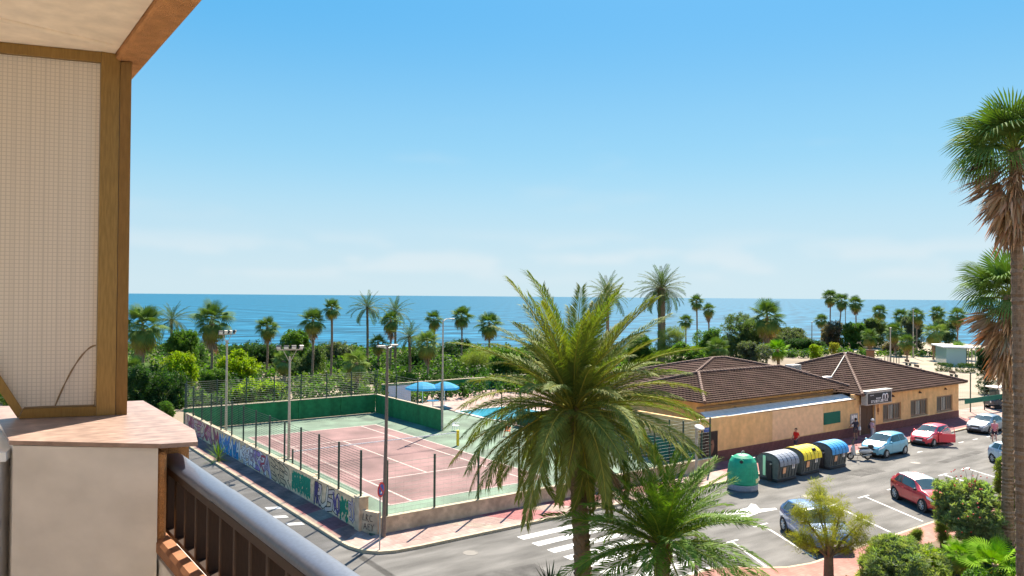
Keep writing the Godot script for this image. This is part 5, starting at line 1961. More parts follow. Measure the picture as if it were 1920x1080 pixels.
func shape(L: float, W: float, h: float, hood: float, tail: float, belt: float, cab: Array, low := 0.2) -> Shape:
	var s := Shape.new()
	s.L = L
	s.W = W
	s.low = low
	s.roofw = W * 0.72
	s.belt = [Vector2(0, tail - 0.22), Vector2(0.1, tail - 0.04), Vector2(cab[0] + 0.25, belt + 0.03), Vector2(cab[3] - 0.2, belt - 0.02), Vector2(cab[3] + 0.1, hood - 0.05), Vector2(L - 0.35, hood - 0.17), Vector2(L - 0.1, hood - 0.3), Vector2(L, hood - 0.42)]
	s.top = [Vector2(0, tail - 0.18), Vector2(0.08, tail), Vector2(cab[0], tail + 0.05), Vector2(cab[1], h - 0.05), Vector2(cab[1] + (cab[2] - cab[1]) * 0.45, h), Vector2(cab[2], h - 0.05), Vector2(cab[3], hood + 0.03), Vector2(cab[3] + 0.3, hood), Vector2(L - 0.4, hood - 0.12), Vector2(L - 0.12, hood - 0.25), Vector2(L, hood - 0.4)]
	s.wide = [Vector2(0, W * 0.8), Vector2(0.18, W * 0.93), Vector2(0.8, W), Vector2(L - 1.0, W), Vector2(L - 0.35, W * 0.93), Vector2(L - 0.08, W * 0.78), Vector2(L, W * 0.66)]
	return s


func vehicles() -> void:
	# light blue hatchback, nose towards the containers
	var s := shape(4.05, 0.9, 1.62, 1.05, 1.05, 1.0, [0.12, 0.5, 2.2, 3.1])
	car("light blue hatchback parked between the scooter and the red hatchback", Vector3(55.75, -0.12, -29.4), PI, M.car_blue, s, {cab = [0.12, 0.5, 2.2, 3.1], splits = [0.42, 1.35, 2.95], doors = [0.75, 1.42, 2.55], axles = [0.72, 3.3], wheel = 0.32})
	# red hatchback with its door open
	s = shape(3.75, 0.87, 1.55, 1.0, 1.05, 0.98, [0.1, 0.42, 1.95, 2.85])
	var r := car("pinkish red hatchback with its street side door standing open", Vector3(63.0, -0.12, -29.5), PI, M.car_red, s, {cab = [0.1, 0.42, 1.95, 2.85], splits = [0.38, 1.1, 2.7], doors = [1.15, 2.4], axles = [0.66, 3.05], wheel = 0.31})
	# hinge at the front edge of the door, on the street side (the car's right: +z in the scene is -z here)
	var d := Node3D.new()
	d.name = "open_door"
	d.position = Vector3(0.52, 0, -0.88)
	d.rotation.y = -0.75
	r.add_child(d)
	var b := B.new()
	b.prism(V2([-1.2, -0.05, 0.0, -0.04, 0.0, 0.03, -1.2, 0.03]), 0.3, 0.95)
	b.xf = Transform3D(Basis(), Vector3(0, 0, 0))
	part("door_panel", b, M.car_red, d)
	b = B.new()
	b.face4(Vector3(-0.6, 1.2, 1), Vector3(-1.15, 0.96, 0), Vector3(-0.05, 0.96, 0), Vector3(-0.6, 1.42, 0.12), Vector3(-1.12, 1.44, 0.12))
	var pane := StandardMaterial3D.new()
	pane.albedo_color = Color(0.7, 0.8, 0.75, 0.25)
	pane.transparency = BaseMaterial3D.TRANSPARENCY_ALPHA
	pane.roughness = 0.05
	pane.cull_mode = BaseMaterial3D.CULL_DISABLED
	part("door_window", b, pane, d)
	b = B.new()
	b.tube([Vector3(-1.17, 0.95, 0), Vector3(-1.14, 1.46, 0.12), Vector3(-0.6, 1.45, 0.12), Vector3(-0.02, 0.95, 0)], 0.025, 6)
	part("door_frame", b, M.car_red, d)
	b = B.new()
	b.ball(Vector3(-0.12, 1.0, -0.14), Vector3(0.07, 0.08, 0.11), 6, 10)
	part("mirror", b, M.car_red, d)
	# grey saloon
	s = shape(4.35, 0.9, 1.5, 0.98, 1.05, 0.95, [0.5, 1.15, 2.45, 3.3])
	car("dark grey saloon with a pale bonnet glare, farthest along the kerb", Vector3(73.0, -0.12, -29.5), PI, M.car_grey, s, {cab = [0.5, 1.15, 2.45, 3.3], splits = [0.95, 1.75, 3.1], doors = [1.0, 1.85, 2.8], axles = [0.85, 3.5], wheel = 0.33})
	# red crossover with a silver roof, nose to the garden
	var head := atan2(-2.53, -1.65)
	s = shape(4.15, 0.9, 1.58, 1.08, 1.1, 1.02, [0.1, 0.55, 2.2, 3.12], 0.24)
	car("red crossover with a silver roof in a slanted bay on the garden side", Vector3(43.75, -0.12, -20.85), head, M.car_crimson, s, {cab = [0.1, 0.55, 2.2, 3.12], splits = [0.5, 1.3, 2.95], doors = [0.85, 1.4, 2.55], axles = [0.72, 3.32], wheel = 0.36, roof = M.car_silver, mirror = M.car_trim, rear_slant = 0.34})
	s = shape(4.5, 0.93, 1.62, 1.1, 1.12, 1.03, [0.1, 0.6, 2.4, 3.35], 0.24)
	car("steel blue crossover half hidden behind the yellow green tamarisk", Vector3(33.1, -0.12, -20.75), head, M.car_steel, s, {cab = [0.1, 0.6, 2.4, 3.35], splits = [0.5, 1.45, 3.2], doors = [0.9, 1.55, 2.75], axles = [0.78, 3.58], wheel = 0.36, mirror = M.car_trim, rear_slant = 0.34})
	s = shape(4.0, 0.88, 1.52, 1.0, 1.05, 0.98, [0.1, 0.5, 2.1, 3.0])
	car("white hatchback at the right edge, mostly behind the bush and palm trunk", Vector3(59.3, -0.12, -22.0), head, M.car_white, s, {cab = [0.1, 0.5, 2.1, 3.0], splits = [0.45, 1.25, 2.85], doors = [0.8, 1.35, 2.45], axles = [0.7, 3.2], wheel = 0.31})
	# tourist buggy beyond the saloon
	var t := thing("sightseeing_buggy", "dark open sided sightseeing buggy with a white roof beside the palm trunk", "buggy", Vector3(89.6, -0.12, -34.2), 2.6)
	part("body", B.new().box(Vector3(0, 0.72, 0), Vector3(3.6, 0.9, 1.6), 0.12), M.car_night, t)
	part("bonnet", B.new().box(Vector3(1.75, 0.75, 0), Vector3(0.9, 0.7, 1.5), 0.14), M.car_night, t)
	part("roof", B.new().box(Vector3(-0.1, 2.32, 0), Vector3(4.0, 0.12, 1.75), 0.05), M.white, t)
	for sx in [-1.75, -0.5, 0.6, 1.4]:
		for sz in [-0.72, 0.72]:
			part("post", B.new().tube([Vector3(sx, 1.1, sz), Vector3(sx - 0.05, 2.3, sz)], 0.035, 6), M.white, t)
	for sx in [-1.2, -0.1]:
		part("seat", B.new().box(Vector3(sx, 1.2, 0), Vector3(0.5, 0.16, 1.4), 0.04), M.dark_wood, t)
		part("seat_back", B.new().box(Vector3(sx - 0.28, 1.5, 0), Vector3(0.12, 0.6, 1.4), 0.04), M.dark_wood, t)
	for sx in [-1.2, 1.6]:
		for sz in [-0.72, 0.72]:
			part("wheel", B.new().tube([Vector3(sx, 0.3, sz - 0.1), Vector3(sx, 0.3, sz + 0.1)], 0.3, 16), M.tyre, t)
	part("windscreen", B.new().box(Vector3(1.42, 1.65, 0), Vector3(0.03, 0.9, 1.4)), M.car_glass, t)
	for sz in [-0.5, 0.5]:
		part("headlight", B.new().tube([Vector3(2.16, 0.85, sz), Vector3(2.22, 0.85, sz)], 0.1, 12), M.headlight, t)


# ---------------------------------------------------------------- people

func field_mesh(bones: Array, cell: float, k: float, paint: Callable, lo_cut := -99.0, hi_cut := 99.0, into: B = null) -> B:
	# smooth union of tapered capsules [a, b, ra, rb], meshed as surface nets
	var lo := Vector3.INF
	var hi := -Vector3.INF
	for q in bones:
		var r: float = maxf(q[2], q[3]) + k + cell * 2
		for e in [q[0], q[1]]:
			lo = lo.min(e - Vector3(r, r, r))
			hi = hi.max(e + Vector3(r, r, r))
	var nx := int((hi.x - lo.x) / cell) + 2
	var ny := int((hi.y - lo.y) / cell) + 2
	var nz := int((hi.z - lo.z) / cell) + 2
	var f := PackedFloat32Array()
	f.resize(nx * ny * nz)
	f.fill(1.0)
	for q in bones:
		var a: Vector3 = q[0]
		var e: Vector3 = q[1]
		var r: float = maxf(q[2], q[3]) + k + cell * 2
		var i0 := ((a.min(e) - Vector3(r, r, r) - lo) / cell).floor()
		var i1 := ((a.max(e) + Vector3(r, r, r) - lo) / cell).ceil()
		var ab := e - a
		var l2 := maxf(ab.length_squared(), 1e-9)
		for z in range(maxi(0, int(i0.z)), mini(nz, int(i1.z) + 1)):
			for y in range(maxi(0, int(i0.y)), mini(ny, int(i1.y) + 1)):
				for x in range(maxi(0, int(i0.x)), mini(nx, int(i1.x) + 1)):
					var p := lo + Vector3(x, y, z) * cell
					var t := clampf((p - a).dot(ab) / l2, 0.0, 1.0)
					var d: float = (p - a - ab * t).length() - lerpf(q[2], q[3], t)
					var id := (z * ny + y) * nx + x
					var o := f[id]
					var h := maxf(k - absf(o - d), 0.0) / k
					f[id] = minf(o, d) - h * h * k * 0.25
	if lo_cut > -90.0 or hi_cut < 90.0:
		for z in nz:
			for y in ny:
				var py := lo.y + y * cell
				var cut := maxf(lo_cut - py, py - hi_cut)
				for x in nx:
					var id := (z * ny + y) * nx + x
					f[id] = maxf(f[id], cut)
	var vert := {}
	var pos := PackedVector3Array()
	var b := into if into else B.new()
	for z in nz - 1:
		for y in ny - 1:
			for x in nx - 1:
				var s := Vector3.ZERO
				var n := 0
				var base := (z * ny + y) * nx + x
				var f0 := f[base]
				var any := false
				for c in [1, nx, nx + 1, nx * ny, nx * ny + 1, nx * ny + nx, nx * ny + nx + 1]:
					if (f[base + c] < 0) != (f0 < 0):
						any = true
						break
				if not any:
					continue
				for ed in EDGES:
					var fa := f[base + ed[0].x + ed[0].y * nx + ed[0].z * nx * ny]
					var fb := f[base + ed[1].x + ed[1].y * nx + ed[1].z * nx * ny]
					if (fa < 0) != (fb < 0):
						s += Vector3(ed[0]).lerp(Vector3(ed[1]), fa / (fa - fb))
						n += 1
				if n:
					vert[base] = pos.size()
					pos.append(lo + (Vector3(x, y, z) + s / n) * cell)
	var nor := PackedVector3Array()
	nor.resize(pos.size())
	for i in pos.size():
		var g := (pos[i] - lo) / cell
		var xi := clampi(roundi(g.x), 1, nx - 2)
		var yi := clampi(roundi(g.y), 1, ny - 2)
		var zi := clampi(roundi(g.z), 1, nz - 2)
		var id := (zi * ny + yi) * nx + xi
		nor[i] = Vector3(f[id + 1] - f[id - 1], f[id + nx] - f[id - nx], f[id + nx * ny] - f[id - nx * ny]).normalized()
	for z in range(1, nz - 1):
		for y in range(1, ny - 1):
			for x in range(1, nx - 1):
				var id := (z * ny + y) * nx + x
				for ax in 3:
					var st: int = [1, nx, nx * ny][ax]
					var s1: int = [nx, nx * ny, 1][ax]
					var s2: int = [nx * ny, 1, nx][ax]
					if (f[id] < 0) != (f[id + st] < 0):
						var q := [id, id - s1, id - s1 - s2, id - s2]
						var ok := true
						for e in q:
							ok = ok and vert.has(e)
						if not ok:
							continue
						var w := []
						for e in q:
							w.append(vert[e])
						if f[id] >= 0:
							w.reverse()
						for tr in [[0, 1, 2], [0, 2, 3]]:
							var pp := []
							for e in tr:
								pp.append(w[e])
							var kk := (pos[pp[1]] - pos[pp[0]]).cross(pos[pp[2]] - pos[pp[0]])
							if kk.dot(nor[pp[0]]) < 0:
								pp.reverse()
							for e in [0, 2, 1]:
								b.col = paint.call(pos[pp[e]])
								b.put(pos[pp[e]], nor[pp[e]])
	return b


const EDGES := [[Vector3i(0, 0, 0), Vector3i(1, 0, 0)], [Vector3i(0, 1, 0), Vector3i(1, 1, 0)], [Vector3i(0, 0, 1), Vector3i(1, 0, 1)], [Vector3i(0, 1, 1), Vector3i(1, 1, 1)], [Vector3i(0, 0, 0), Vector3i(0, 1, 0)], [Vector3i(1, 0, 0), Vector3i(1, 1, 0)], [Vector3i(0, 0, 1), Vector3i(0, 1, 1)], [Vector3i(1, 0, 1), Vector3i(1, 1, 1)], [Vector3i(0, 0, 0), Vector3i(0, 0, 1)], [Vector3i(1, 0, 0), Vector3i(1, 0, 1)], [Vector3i(0, 1, 0), Vector3i(0, 1, 1)], [Vector3i(1, 1, 0), Vector3i(1, 1, 1)]]


func hand(b: B, wrist: Vector3, dir: Vector3, side: Vector3, skin: Color) -> void:
	# palm, four fingers of unequal length, slightly curled, and a thumb from the side of the palm
	var d := dir.normalized()
	var s := (side - d * side.dot(d)).normalized()
	var n := d.cross(s)
	var bones := [[wrist, wrist + d * 0.075 + s * 0.012, 0.024, 0.02], [wrist + d * 0.02, wrist + d * 0.08 - s * 0.022, 0.02, 0.016], [wrist + d * 0.02, wrist + d * 0.08 + s * 0.026, 0.02, 0.016]]
	var len := [0.066, 0.076, 0.07, 0.054]
	for i in 4:
		var r := wrist + d * 0.085 + s * (0.03 - 0.02 * i)
		var m: Vector3 = r + d * len[i] * 0.5 + n * 0.008
		var e: Vector3 = m + (d * 0.75 + n * 0.6).normalized() * len[i] * 0.5
		bones.append([r, m, 0.009, 0.0085])
		bones.append([m, e, 0.0085, 0.007])
	var th := wrist + d * 0.03 + s * 0.03
	var tm := th + (d * 0.6 + s * 0.8 + n * 0.2).normalized() * 0.04
	bones.append([th, tm, 0.012, 0.01])
	bones.append([tm, tm + (d * 0.95 + s * 0.2 + n * 0.2).normalized() * 0.032, 0.01, 0.008])
	field_mesh(bones, 0.0065, 0.007, func(_p): return skin, -99.0, 99.0, b)


func person(label: String, at: Vector3, turn: float, o: Dictionary) -> void:
	# faces +z before turning; o gives the joints that differ from standing at ease and the clothes
	var t := thing("person", label, "person", at, turn)
	var skin: Color = o.get("skin", Color(0.5, 0.28, 0.18))
	var hair: Color = o.get("hair", Color(0.03, 0.02, 0.015))
	var J := {hip = Vector3(0, 0.92, 0), chest = Vector3(0, 1.3, 0.0), neck = Vector3(0, 1.45, -0.005), head = Vector3(0, 1.6, 0.02)}
	for sd in [-1, 1]:
		var c := "l" if sd > 0 else "r"
		J["sh" + c] = Vector3(0.17 * sd, 1.4, -0.01)
		J["el" + c] = Vector3(0.23 * sd, 1.13, -0.03)
		J["wr" + c] = Vector3(0.22 * sd, 0.9, 0.06)
		J["th" + c] = Vector3(0.09 * sd, 0.9, 0)
		J["kn" + c] = Vector3(0.1 * sd, 0.5, 0.02)
		J["an" + c] = Vector3(0.1 * sd, 0.09, -0.02)
	J.merge(o.get("pose", {}), true)
	var g: float = o.get("girth", 1.0)
	var torso := [[J.hip + Vector3(-0.05, 0, 0), J.hip + Vector3(0.05, 0, 0), 0.115 * g, 0.115 * g], [J.hip, J.chest, 0.115 * g, 0.125 * g], [J.chest + Vector3(-0.07, 0.02, 0), J.chest + Vector3(0.07, 0.02, 0), 0.105 * g, 0.105 * g], [J.shl, J.shr, 0.055, 0.055]]
	var upper := []
	var bones := torso.duplicate()
	for c in ["l", "r"]:
		upper.append([J["sh" + c], J["el" + c], 0.055, 0.043])
		bones.append([J["el" + c], J["wr" + c], 0.041, 0.027])
		bones.append([J["th" + c], J["kn" + c], 0.085 * g, 0.056])
		bones.append([J["kn" + c], J["kn" + c].lerp(J["an" + c], 0.35) + Vector3(0, 0, -0.015), 0.055, 0.054])
		bones.append([J["kn" + c].lerp(J["an" + c], 0.35) + Vector3(0, 0, -0.015), J["an" + c], 0.054, 0.036])
		bones.append([J["an" + c] + Vector3(0, -0.05, -0.03), J["an" + c] + Vector3(0.01, -0.055, 0.13), 0.036, 0.03])
	bones.append_array(upper)
	bones.append([J.neck + Vector3(0, -0.06, 0), J.head + Vector3(0, -0.06, -0.02), 0.058, 0.052])
	var shoe: Color = o.get("shoe", Color(0.05, 0.05, 0.05))
	var tint := func(p: Vector3) -> Color:
		return shoe if p.y < 0.09 else skin
	var b := field_mesh(bones, 0.02, 0.035, tint)
	# head with brow, nose, chin and ears on a finer grid
	var h: Vector3 = J.head
	var fc: Vector3 = o.get("look", Vector3(0, 0, 1)).normalized()
	var bs := Basis(Vector3.UP.cross(fc).normalized(), Vector3.UP, fc)
	var H := func(x: float, y: float, z: float) -> Vector3:
		return h + bs * Vector3(x, y, z)
	var skull := [[H.call(0, 0.04, -0.02), H.call(0, 0.03, 0.025), 0.088, 0.078], [H.call(0, -0.03, 0.02), H.call(0, -0.075, 0.045), 0.062, 0.04], [H.call(0, 0.015, 0.098), H.call(0, -0.02, 0.112), 0.012, 0.016], [H.call(-0.03, 0.03, 0.085), H.call(0.03, 0.03, 0.085), 0.014, 0.014], [H.call(-0.02, -0.055, 0.082), H.call(0.02, -0.055, 0.082), 0.012, 0.012]]
	for sd in [-1, 1]:
		skull.append([H.call(0.084 * sd, 0.02, 0.0), H.call(0.088 * sd, -0.02, 0.005), 0.016, 0.012])
	var face := func(p: Vector3) -> Color:
		var q := bs.transposed() * (p - h)
		if q.z > 0.06 and absf(q.y - 0.008) < 0.009 and absf(absf(q.x) - 0.031) < 0.013:
			return Color(0.05, 0.03, 0.02) if absf(absf(q.x) - 0.031) < 0.006 else Color(0.7, 0.66, 0.62)
		if q.z > 0.07 and absf(q.y + 0.056) < 0.007 and absf(q.x) < 0.025:
			return Color(0.35, 0.12, 0.1)
		return skin
	field_mesh(skull, 0.009, 0.02, face, -99.0, 99.0, b)
	for c in ["l", "r"]:
		var dr: Vector3 = J["wr" + c] - J["el" + c]
		hand(b, J["wr" + c], dr, Vector3(0, 0, 1) if absf(dr.normalized().z) < 0.7 else Vector3(1 if c == "r" else -1, 0, 0), skin)
	part("body", b, M.body, t)
	# hair, cap or helmet
	var cap: Array = [[H.call(0, 0.055, -0.025), H.call(0, 0.05, 0.01), 0.093, 0.082], [H.call(0, 0.0, -0.055), H.call(0, -0.03, -0.05), 0.06, 0.045]]
	if o.has("helmet"):
		cap = [[H.call(0, 0.05, -0.02), H.call(0, 0.05, 0.02), 0.125, 0.115]]
	var hc: Color = o.get("helmet", hair)
	part("helmet" if o.has("helmet") else "hair", field_mesh(cap, 0.014, 0.02, func(_p): return hc, h.y - 0.06 if not o.has("helmet") else h.y + 0.0), M.cloth, t)
	# shirt
	var sc: Color = o.shirt
	var sb := []
	for q in torso:
		sb.append([q[0], q[1], q[2] + 0.018, q[3] + 0.018])
	for c in ["l", "r"]:
		var e: Vector3 = J["sh" + c].lerp(J["el" + c], o.get("sleeve", 0.6))
		sb.append([J["sh" + c], e, 0.07, 0.062])
	part("shirt", field_mesh(sb, 0.02, 0.03, func(_p): return sc, J.hip.y - 0.02, J.neck.y), M.cloth, t)
	# shorts or trousers
	var tc: Color = o.trousers
	var tb := [[J.hip + Vector3(-0.05, 0.03, 0), J.hip + Vector3(0.05, 0.03, 0), 0.128 * g, 0.128 * g]]
	var f: float = o.get("leg", 0.75)
	for c in ["l", "r"]:
		var e: Vector3 = J["th" + c].lerp(J["kn" + c], minf(f, 1.0))
		tb.append([J["th" + c], e, 0.102 * g, 0.085 * g])
		if f > 1.0:
			tb.append([J["kn" + c], J["kn" + c].lerp(J["an" + c], f - 1.0), 0.082, 0.065])
	part("trousers" if f > 1.0 else "shorts", field_mesh(tb, 0.02, 0.03, func(_p): return tc, -99.0, J.hip.y + 0.1), M.cloth, t)
	if o.has("bag"):
		var bg := B.new()
		bg.xf = Transform3D(Basis(Vector3.UP, 0.3), o.bag)
		bg.box(Vector3.ZERO, Vector3(0.14, 0.3, 0.34), 0.05)
		bg.tube([Vector3(0, 0.14, -0.12), Vector3(0, 0.34, 0), Vector3(0, 0.14, 0.12)], 0.012, 5)
		part("shoulder_bag", bg, M[o.get("bagm", "car_trim")], t)


func people() -> void:
	person("person in a red shirt walking behind the yellow lidded container", Vector3(50.6, 0, -33.3), -1.9, {shirt = Color(0.62, 0.03, 0.02), trousers = Color(0.06, 0.06, 0.08), pose = {
		ell = Vector3(0.24, 1.14, -0.12), wrl = Vector3(0.2, 0.98, 0.06), elr = Vector3(-0.24, 1.14, 0.04), wrr = Vector3(-0.2, 0.98, 0.2), knl = Vector3(0.1, 0.5, 0.14), anl = Vector3(0.1, 0.09, 0.2), knr = Vector3(-0.1, 0.49, 0.0), anr = Vector3(-0.1, 0.1, -0.2)}})
	person("person in dark clothes with a pale bag standing by the notice board", Vector3(58.9, 0, -33.4), 2.7, {shirt = Color(0.05, 0.045, 0.06), trousers = Color(0.1, 0.08, 0.09), skin = Color(0.4, 0.22, 0.14), bag = Vector3(-0.3, 0.9, 0.0), bagm = "white", leg = 0.7, pose = {
		ell = Vector3(0.36, 1.2, 0.02), wrl = Vector3(0.42, 1.02, 0.16)}})
	person("person in a pink shirt and white helmet standing behind the light blue hatchback", Vector3(59.6, 0, -32.4), 0.9, {shirt = Color(0.72, 0.42, 0.44), trousers = Color(0.4, 0.42, 0.45), helmet = Color(0.78, 0.74, 0.7), leg = 1.8, bag = Vector3(0.36, 1.05, -0.05), pose = {
		ell = Vector3(0.36, 1.16, -0.06), wrl = Vector3(0.2, 1.04, 0.1), elr = Vector3(-0.36, 1.16, -0.06), wrr = Vector3(-0.2, 1.04, 0.1)}})
	person("person in a pink top and dark shorts walking in the road beside the grey saloon", Vector3(68.1, -0.12, -26.9), 2.2, {shirt = Color(0.66, 0.22, 0.26), trousers = Color(0.04, 0.03, 0.05), skin = Color(0.62, 0.34, 0.26), hair = Color(0.45, 0.36, 0.26), leg = 0.6, pose = {
		wrl = Vector3(0.26, 0.9, 0.12), knl = Vector3(0.1, 0.5, 0.12), anl = Vector3(0.1, 0.09, 0.14), knr = Vector3(-0.09, 0.5, -0.02), anr = Vector3(-0.09, 0.1, -0.2)}})
	# small dog at the walker's side
	var t := thing("dog", "small black and white dog beside the walking person in pink", "dog", Vector3(69.6, -0.12, -27.6), -0.7)
	var bones := [[Vector3(-0.17, 0.3, 0), Vector3(0.14, 0.31, 0), 0.075, 0.095], [Vector3(0.14, 0.33, 0), Vector3(0.25, 0.46, 0), 0.07, 0.05], [Vector3(0.26, 0.48, 0), Vector3(0.28, 0.48, 0), 0.062, 0.055], [Vector3(0.3, 0.465, 0), Vector3(0.39, 0.445, 0), 0.035, 0.022], [Vector3(-0.22, 0.34, 0), Vector3(-0.36, 0.48, 0), 0.025, 0.012]]
	for sd in [-1, 1]:
		bones.append([Vector3(0.13, 0.28, 0.06 * sd), Vector3(0.12, 0.14, 0.065 * sd), 0.045, 0.025])
		bones.append([Vector3(0.12, 0.14, 0.065 * sd), Vector3(0.13, 0.025, 0.065 * sd), 0.024, 0.022])
		bones.append([Vector3(-0.17, 0.28, 0.06 * sd), Vector3(-0.12, 0.18, 0.065 * sd), 0.06, 0.034])
		bones.append([Vector3(-0.12, 0.18, 0.065 * sd), Vector3(-0.2, 0.11, 0.065 * sd), 0.03, 0.02])
		bones.append([Vector3(-0.2, 0.11, 0.065 * sd), Vector3(-0.18, 0.025, 0.065 * sd), 0.02, 0.022])
		bones.append([Vector3(0.27, 0.53, 0.045 * sd), Vector3(0.24, 0.58, 0.055 * sd), 0.022, 0.01])
	var coat := func(p: Vector3) -> Color:
		return Color(0.7, 0.67, 0.62) if p.y < 0.12 or (p.x > 0.08 and p.x < 0.2) or (p.x > 0.33) else Color(0.035, 0.03, 0.03)
	part("body", field_mesh(bones, 0.011, 0.02, coat), M.body, t)


# ---------------------------------------------------------------- plants

func jit(c: Color, a: float, g: RandomNumberGenerator) -> Color:
	var k := 1.0 + a * g.randf_range(-1, 1)
	return Color(c.r * k * (1.0 + 0.4 * a * g.randf_range(-1, 1)), c.g * k, c.b * k * (1.0 + 0.4 * a * g.randf_range(-1, 1)))


func frond_mesh(bend: float, pairs: int, wid: float, c: Color, seed_: int, lean := 0.62, blade := 0.0072, lift := 0.34) -> ArrayMesh:
	# one feather leaf of unit length along +x, arching down as it goes
	var g := RandomNumberGenerator.new()
	g.seed = seed_
	var b := B.new()
	var n := 18
	var pts := [Vector3.ZERO]
	var tans := []
	for i in n:
		var s := float(i) / n
		var a := -bend * pow(s, 1.35)
		var d := Vector3(cos(a), sin(a), 0.06 * sin(s * 3.0 + seed_)).normalized()
		tans.append(d)
		pts.append(pts[-1] + d / n)
	tans.append(tans[-1])
	var rad := []
	for i in n + 1:
		rad.append(lerpf(0.011, 0.0016, pow(float(i) / n, 0.7)))
	b.col = Color(c.r * 1.9 + 0.05, c.g * 1.5 + 0.03, c.b * 1.3)
	b.tube(pts, rad, 4, false)
	for i in pairs:
		var s := lerpf(0.13, 0.995, (i + 0.5) / pairs)
		var k := int(s * n)
		var f := s * n - k
		var p: Vector3 = pts[k].lerp(pts[mini(k + 1, n)], f)
		var tg: Vector3 = tans[mini(k, n)]
		var up := Vector3(-tg.y, tg.x, 0).normalized()
		var ln := wid * (0.3 + 0.7 * pow(sin(PI * clampf(0.12 + 0.8 * s, 0, 1)), 0.8)) * g.randf_range(0.85, 1.1)
		if s < 0.2:
			ln *= 0.45
		for sd in [-1.0, 1.0]:
			var fw := lerpf(lean * 0.7, lean * 1.9, s * s) + g.randf_range(-0.12, 0.12)
			var d := (tg * fw + Vector3(0, 0, sd) * 0.8 + up * (lift + g.randf_range(-0.2, 0.2))).normalized()
			var wv := (tg - d * tg.dot(d)).normalized() * blade
			var mid := p + d * ln * 0.5
			var tip := p + d * ln - up * ln * (0.1 + 0.2 * g.randf())
			b.col = jit(c, 0.28, g)
			var nn: Vector3 = d.cross(wv).normalized() * sd
			if nn.dot(up) < 0:
				nn = -nn
			b.face3(p - nn, p, mid - wv, mid + wv)
			b.face3(mid - nn, mid - wv, tip, mid + wv)
	return b.mesh()


func fan_mesh(droop: float, c: Color, seed_: int, segs := 26, ragged := 0.15, closed := 1.0, joined_ := 0.4) -> ArrayMesh:
	# one fan leaf: stalk to 0.45, blade to 1.0, tips hanging
	var g := RandomNumberGenerator.new()
	g.seed = seed_
	var b := B.new()
	b.col = Color(c.r * 1.6 + 0.03, c.g * 1.25 + 0.02, c.b)
	b.tube([Vector3.ZERO, Vector3(0.25, 0.012, 0), Vector3(0.47, 0, 0)], [0.016, 0.011, 0.007], 4, false)
	var o := Vector3(0.45, 0, 0)
	var span := 2.15 * closed
	for i in segs:
		var a0 := -span + 2.0 * span * i / segs
		var a1 := -span + 2.0 * span * (i + 1) / segs
		var am := (a0 + a1) / 2
		var ln := (0.56 + 0.06 * cos(am)) * g.randf_range(1.0 - ragged, 1.0)
		b.col = jit(c, 0.2, g)
		var f := func(a: float, r: float, h: float) -> Vector3:
			var dr := droop * pow(r / 0.56, 2.2) * 0.3
			return o + Vector3(cos(a) * r * (1.0 - 0.25 * dr), h - dr - 0.06 * absf(sin(a)) * r, sin(a) * r * (1.0 - 0.25 * dr))
		var j: float = ln * joined_
		var p0: Vector3 = f.call(a0, j, 0.0)
		var p1: Vector3 = f.call(a1, j, 0.0)
		var pm: Vector3 = f.call(am, j, 0.016)
		var q0: Vector3 = f.call(lerpf(a0, am, 0.45), ln * 0.75, 0.004)
		var q1: Vector3 = f.call(lerpf(a1, am, 0.45), ln * 0.75, 0.004)
		var tip: Vector3 = f.call(am, ln, -0.05 * droop * g.randf_range(0.3, 1.6))
		var low := Vector3(0, -5, 0)
		b.face3(low, o, p0, pm)
		b.face3(low, o, pm, p1)
		b.face4(low, p0, q0, q1, p1)
		b.face3(low, q0, tip, q1)
	return b.mesh()


func rag_mesh(c: Color, seed_: int) -> ArrayMesh:   # a dead fan leaf, folded and hanging
	var g := RandomNumberGenerator.new()
	g.seed = seed_
	var b := B.new()
	b.col = c
	b.tube([Vector3.ZERO, Vector3(0.2, 0.01, 0), Vector3(0.42, 0, 0)], [0.018, 0.012, 0.008], 4, false)
	for i in 17:
		var a := g.randf_range(-0.75, 0.75)
		var ln := g.randf_range(0.3, 0.6)
		b.col = jit(c, 0.35, g)
		var o := Vector3(0.4, g.randf_range(-0.01, 0.01), 0)
		var m := o + Vector3(cos(a) * ln * 0.55, g.randf_range(-0.05, 0.05), sin(a) * ln * 0.4)
		var t := m + Vector3(ln * 0.5, g.randf_range(-0.06, 0.06), sin(a) * 0.06 + g.randf_range(-0.05, 0.05))
		var w := Vector3(0, 0.5, 1).normalized() * 0.022
		b.face3(m + Vector3(0, -1, 0), o, m - w, m + w)
		b.face3(m + Vector3(0, -1, 0), m - w, t, m + w)
	return b.mesh()


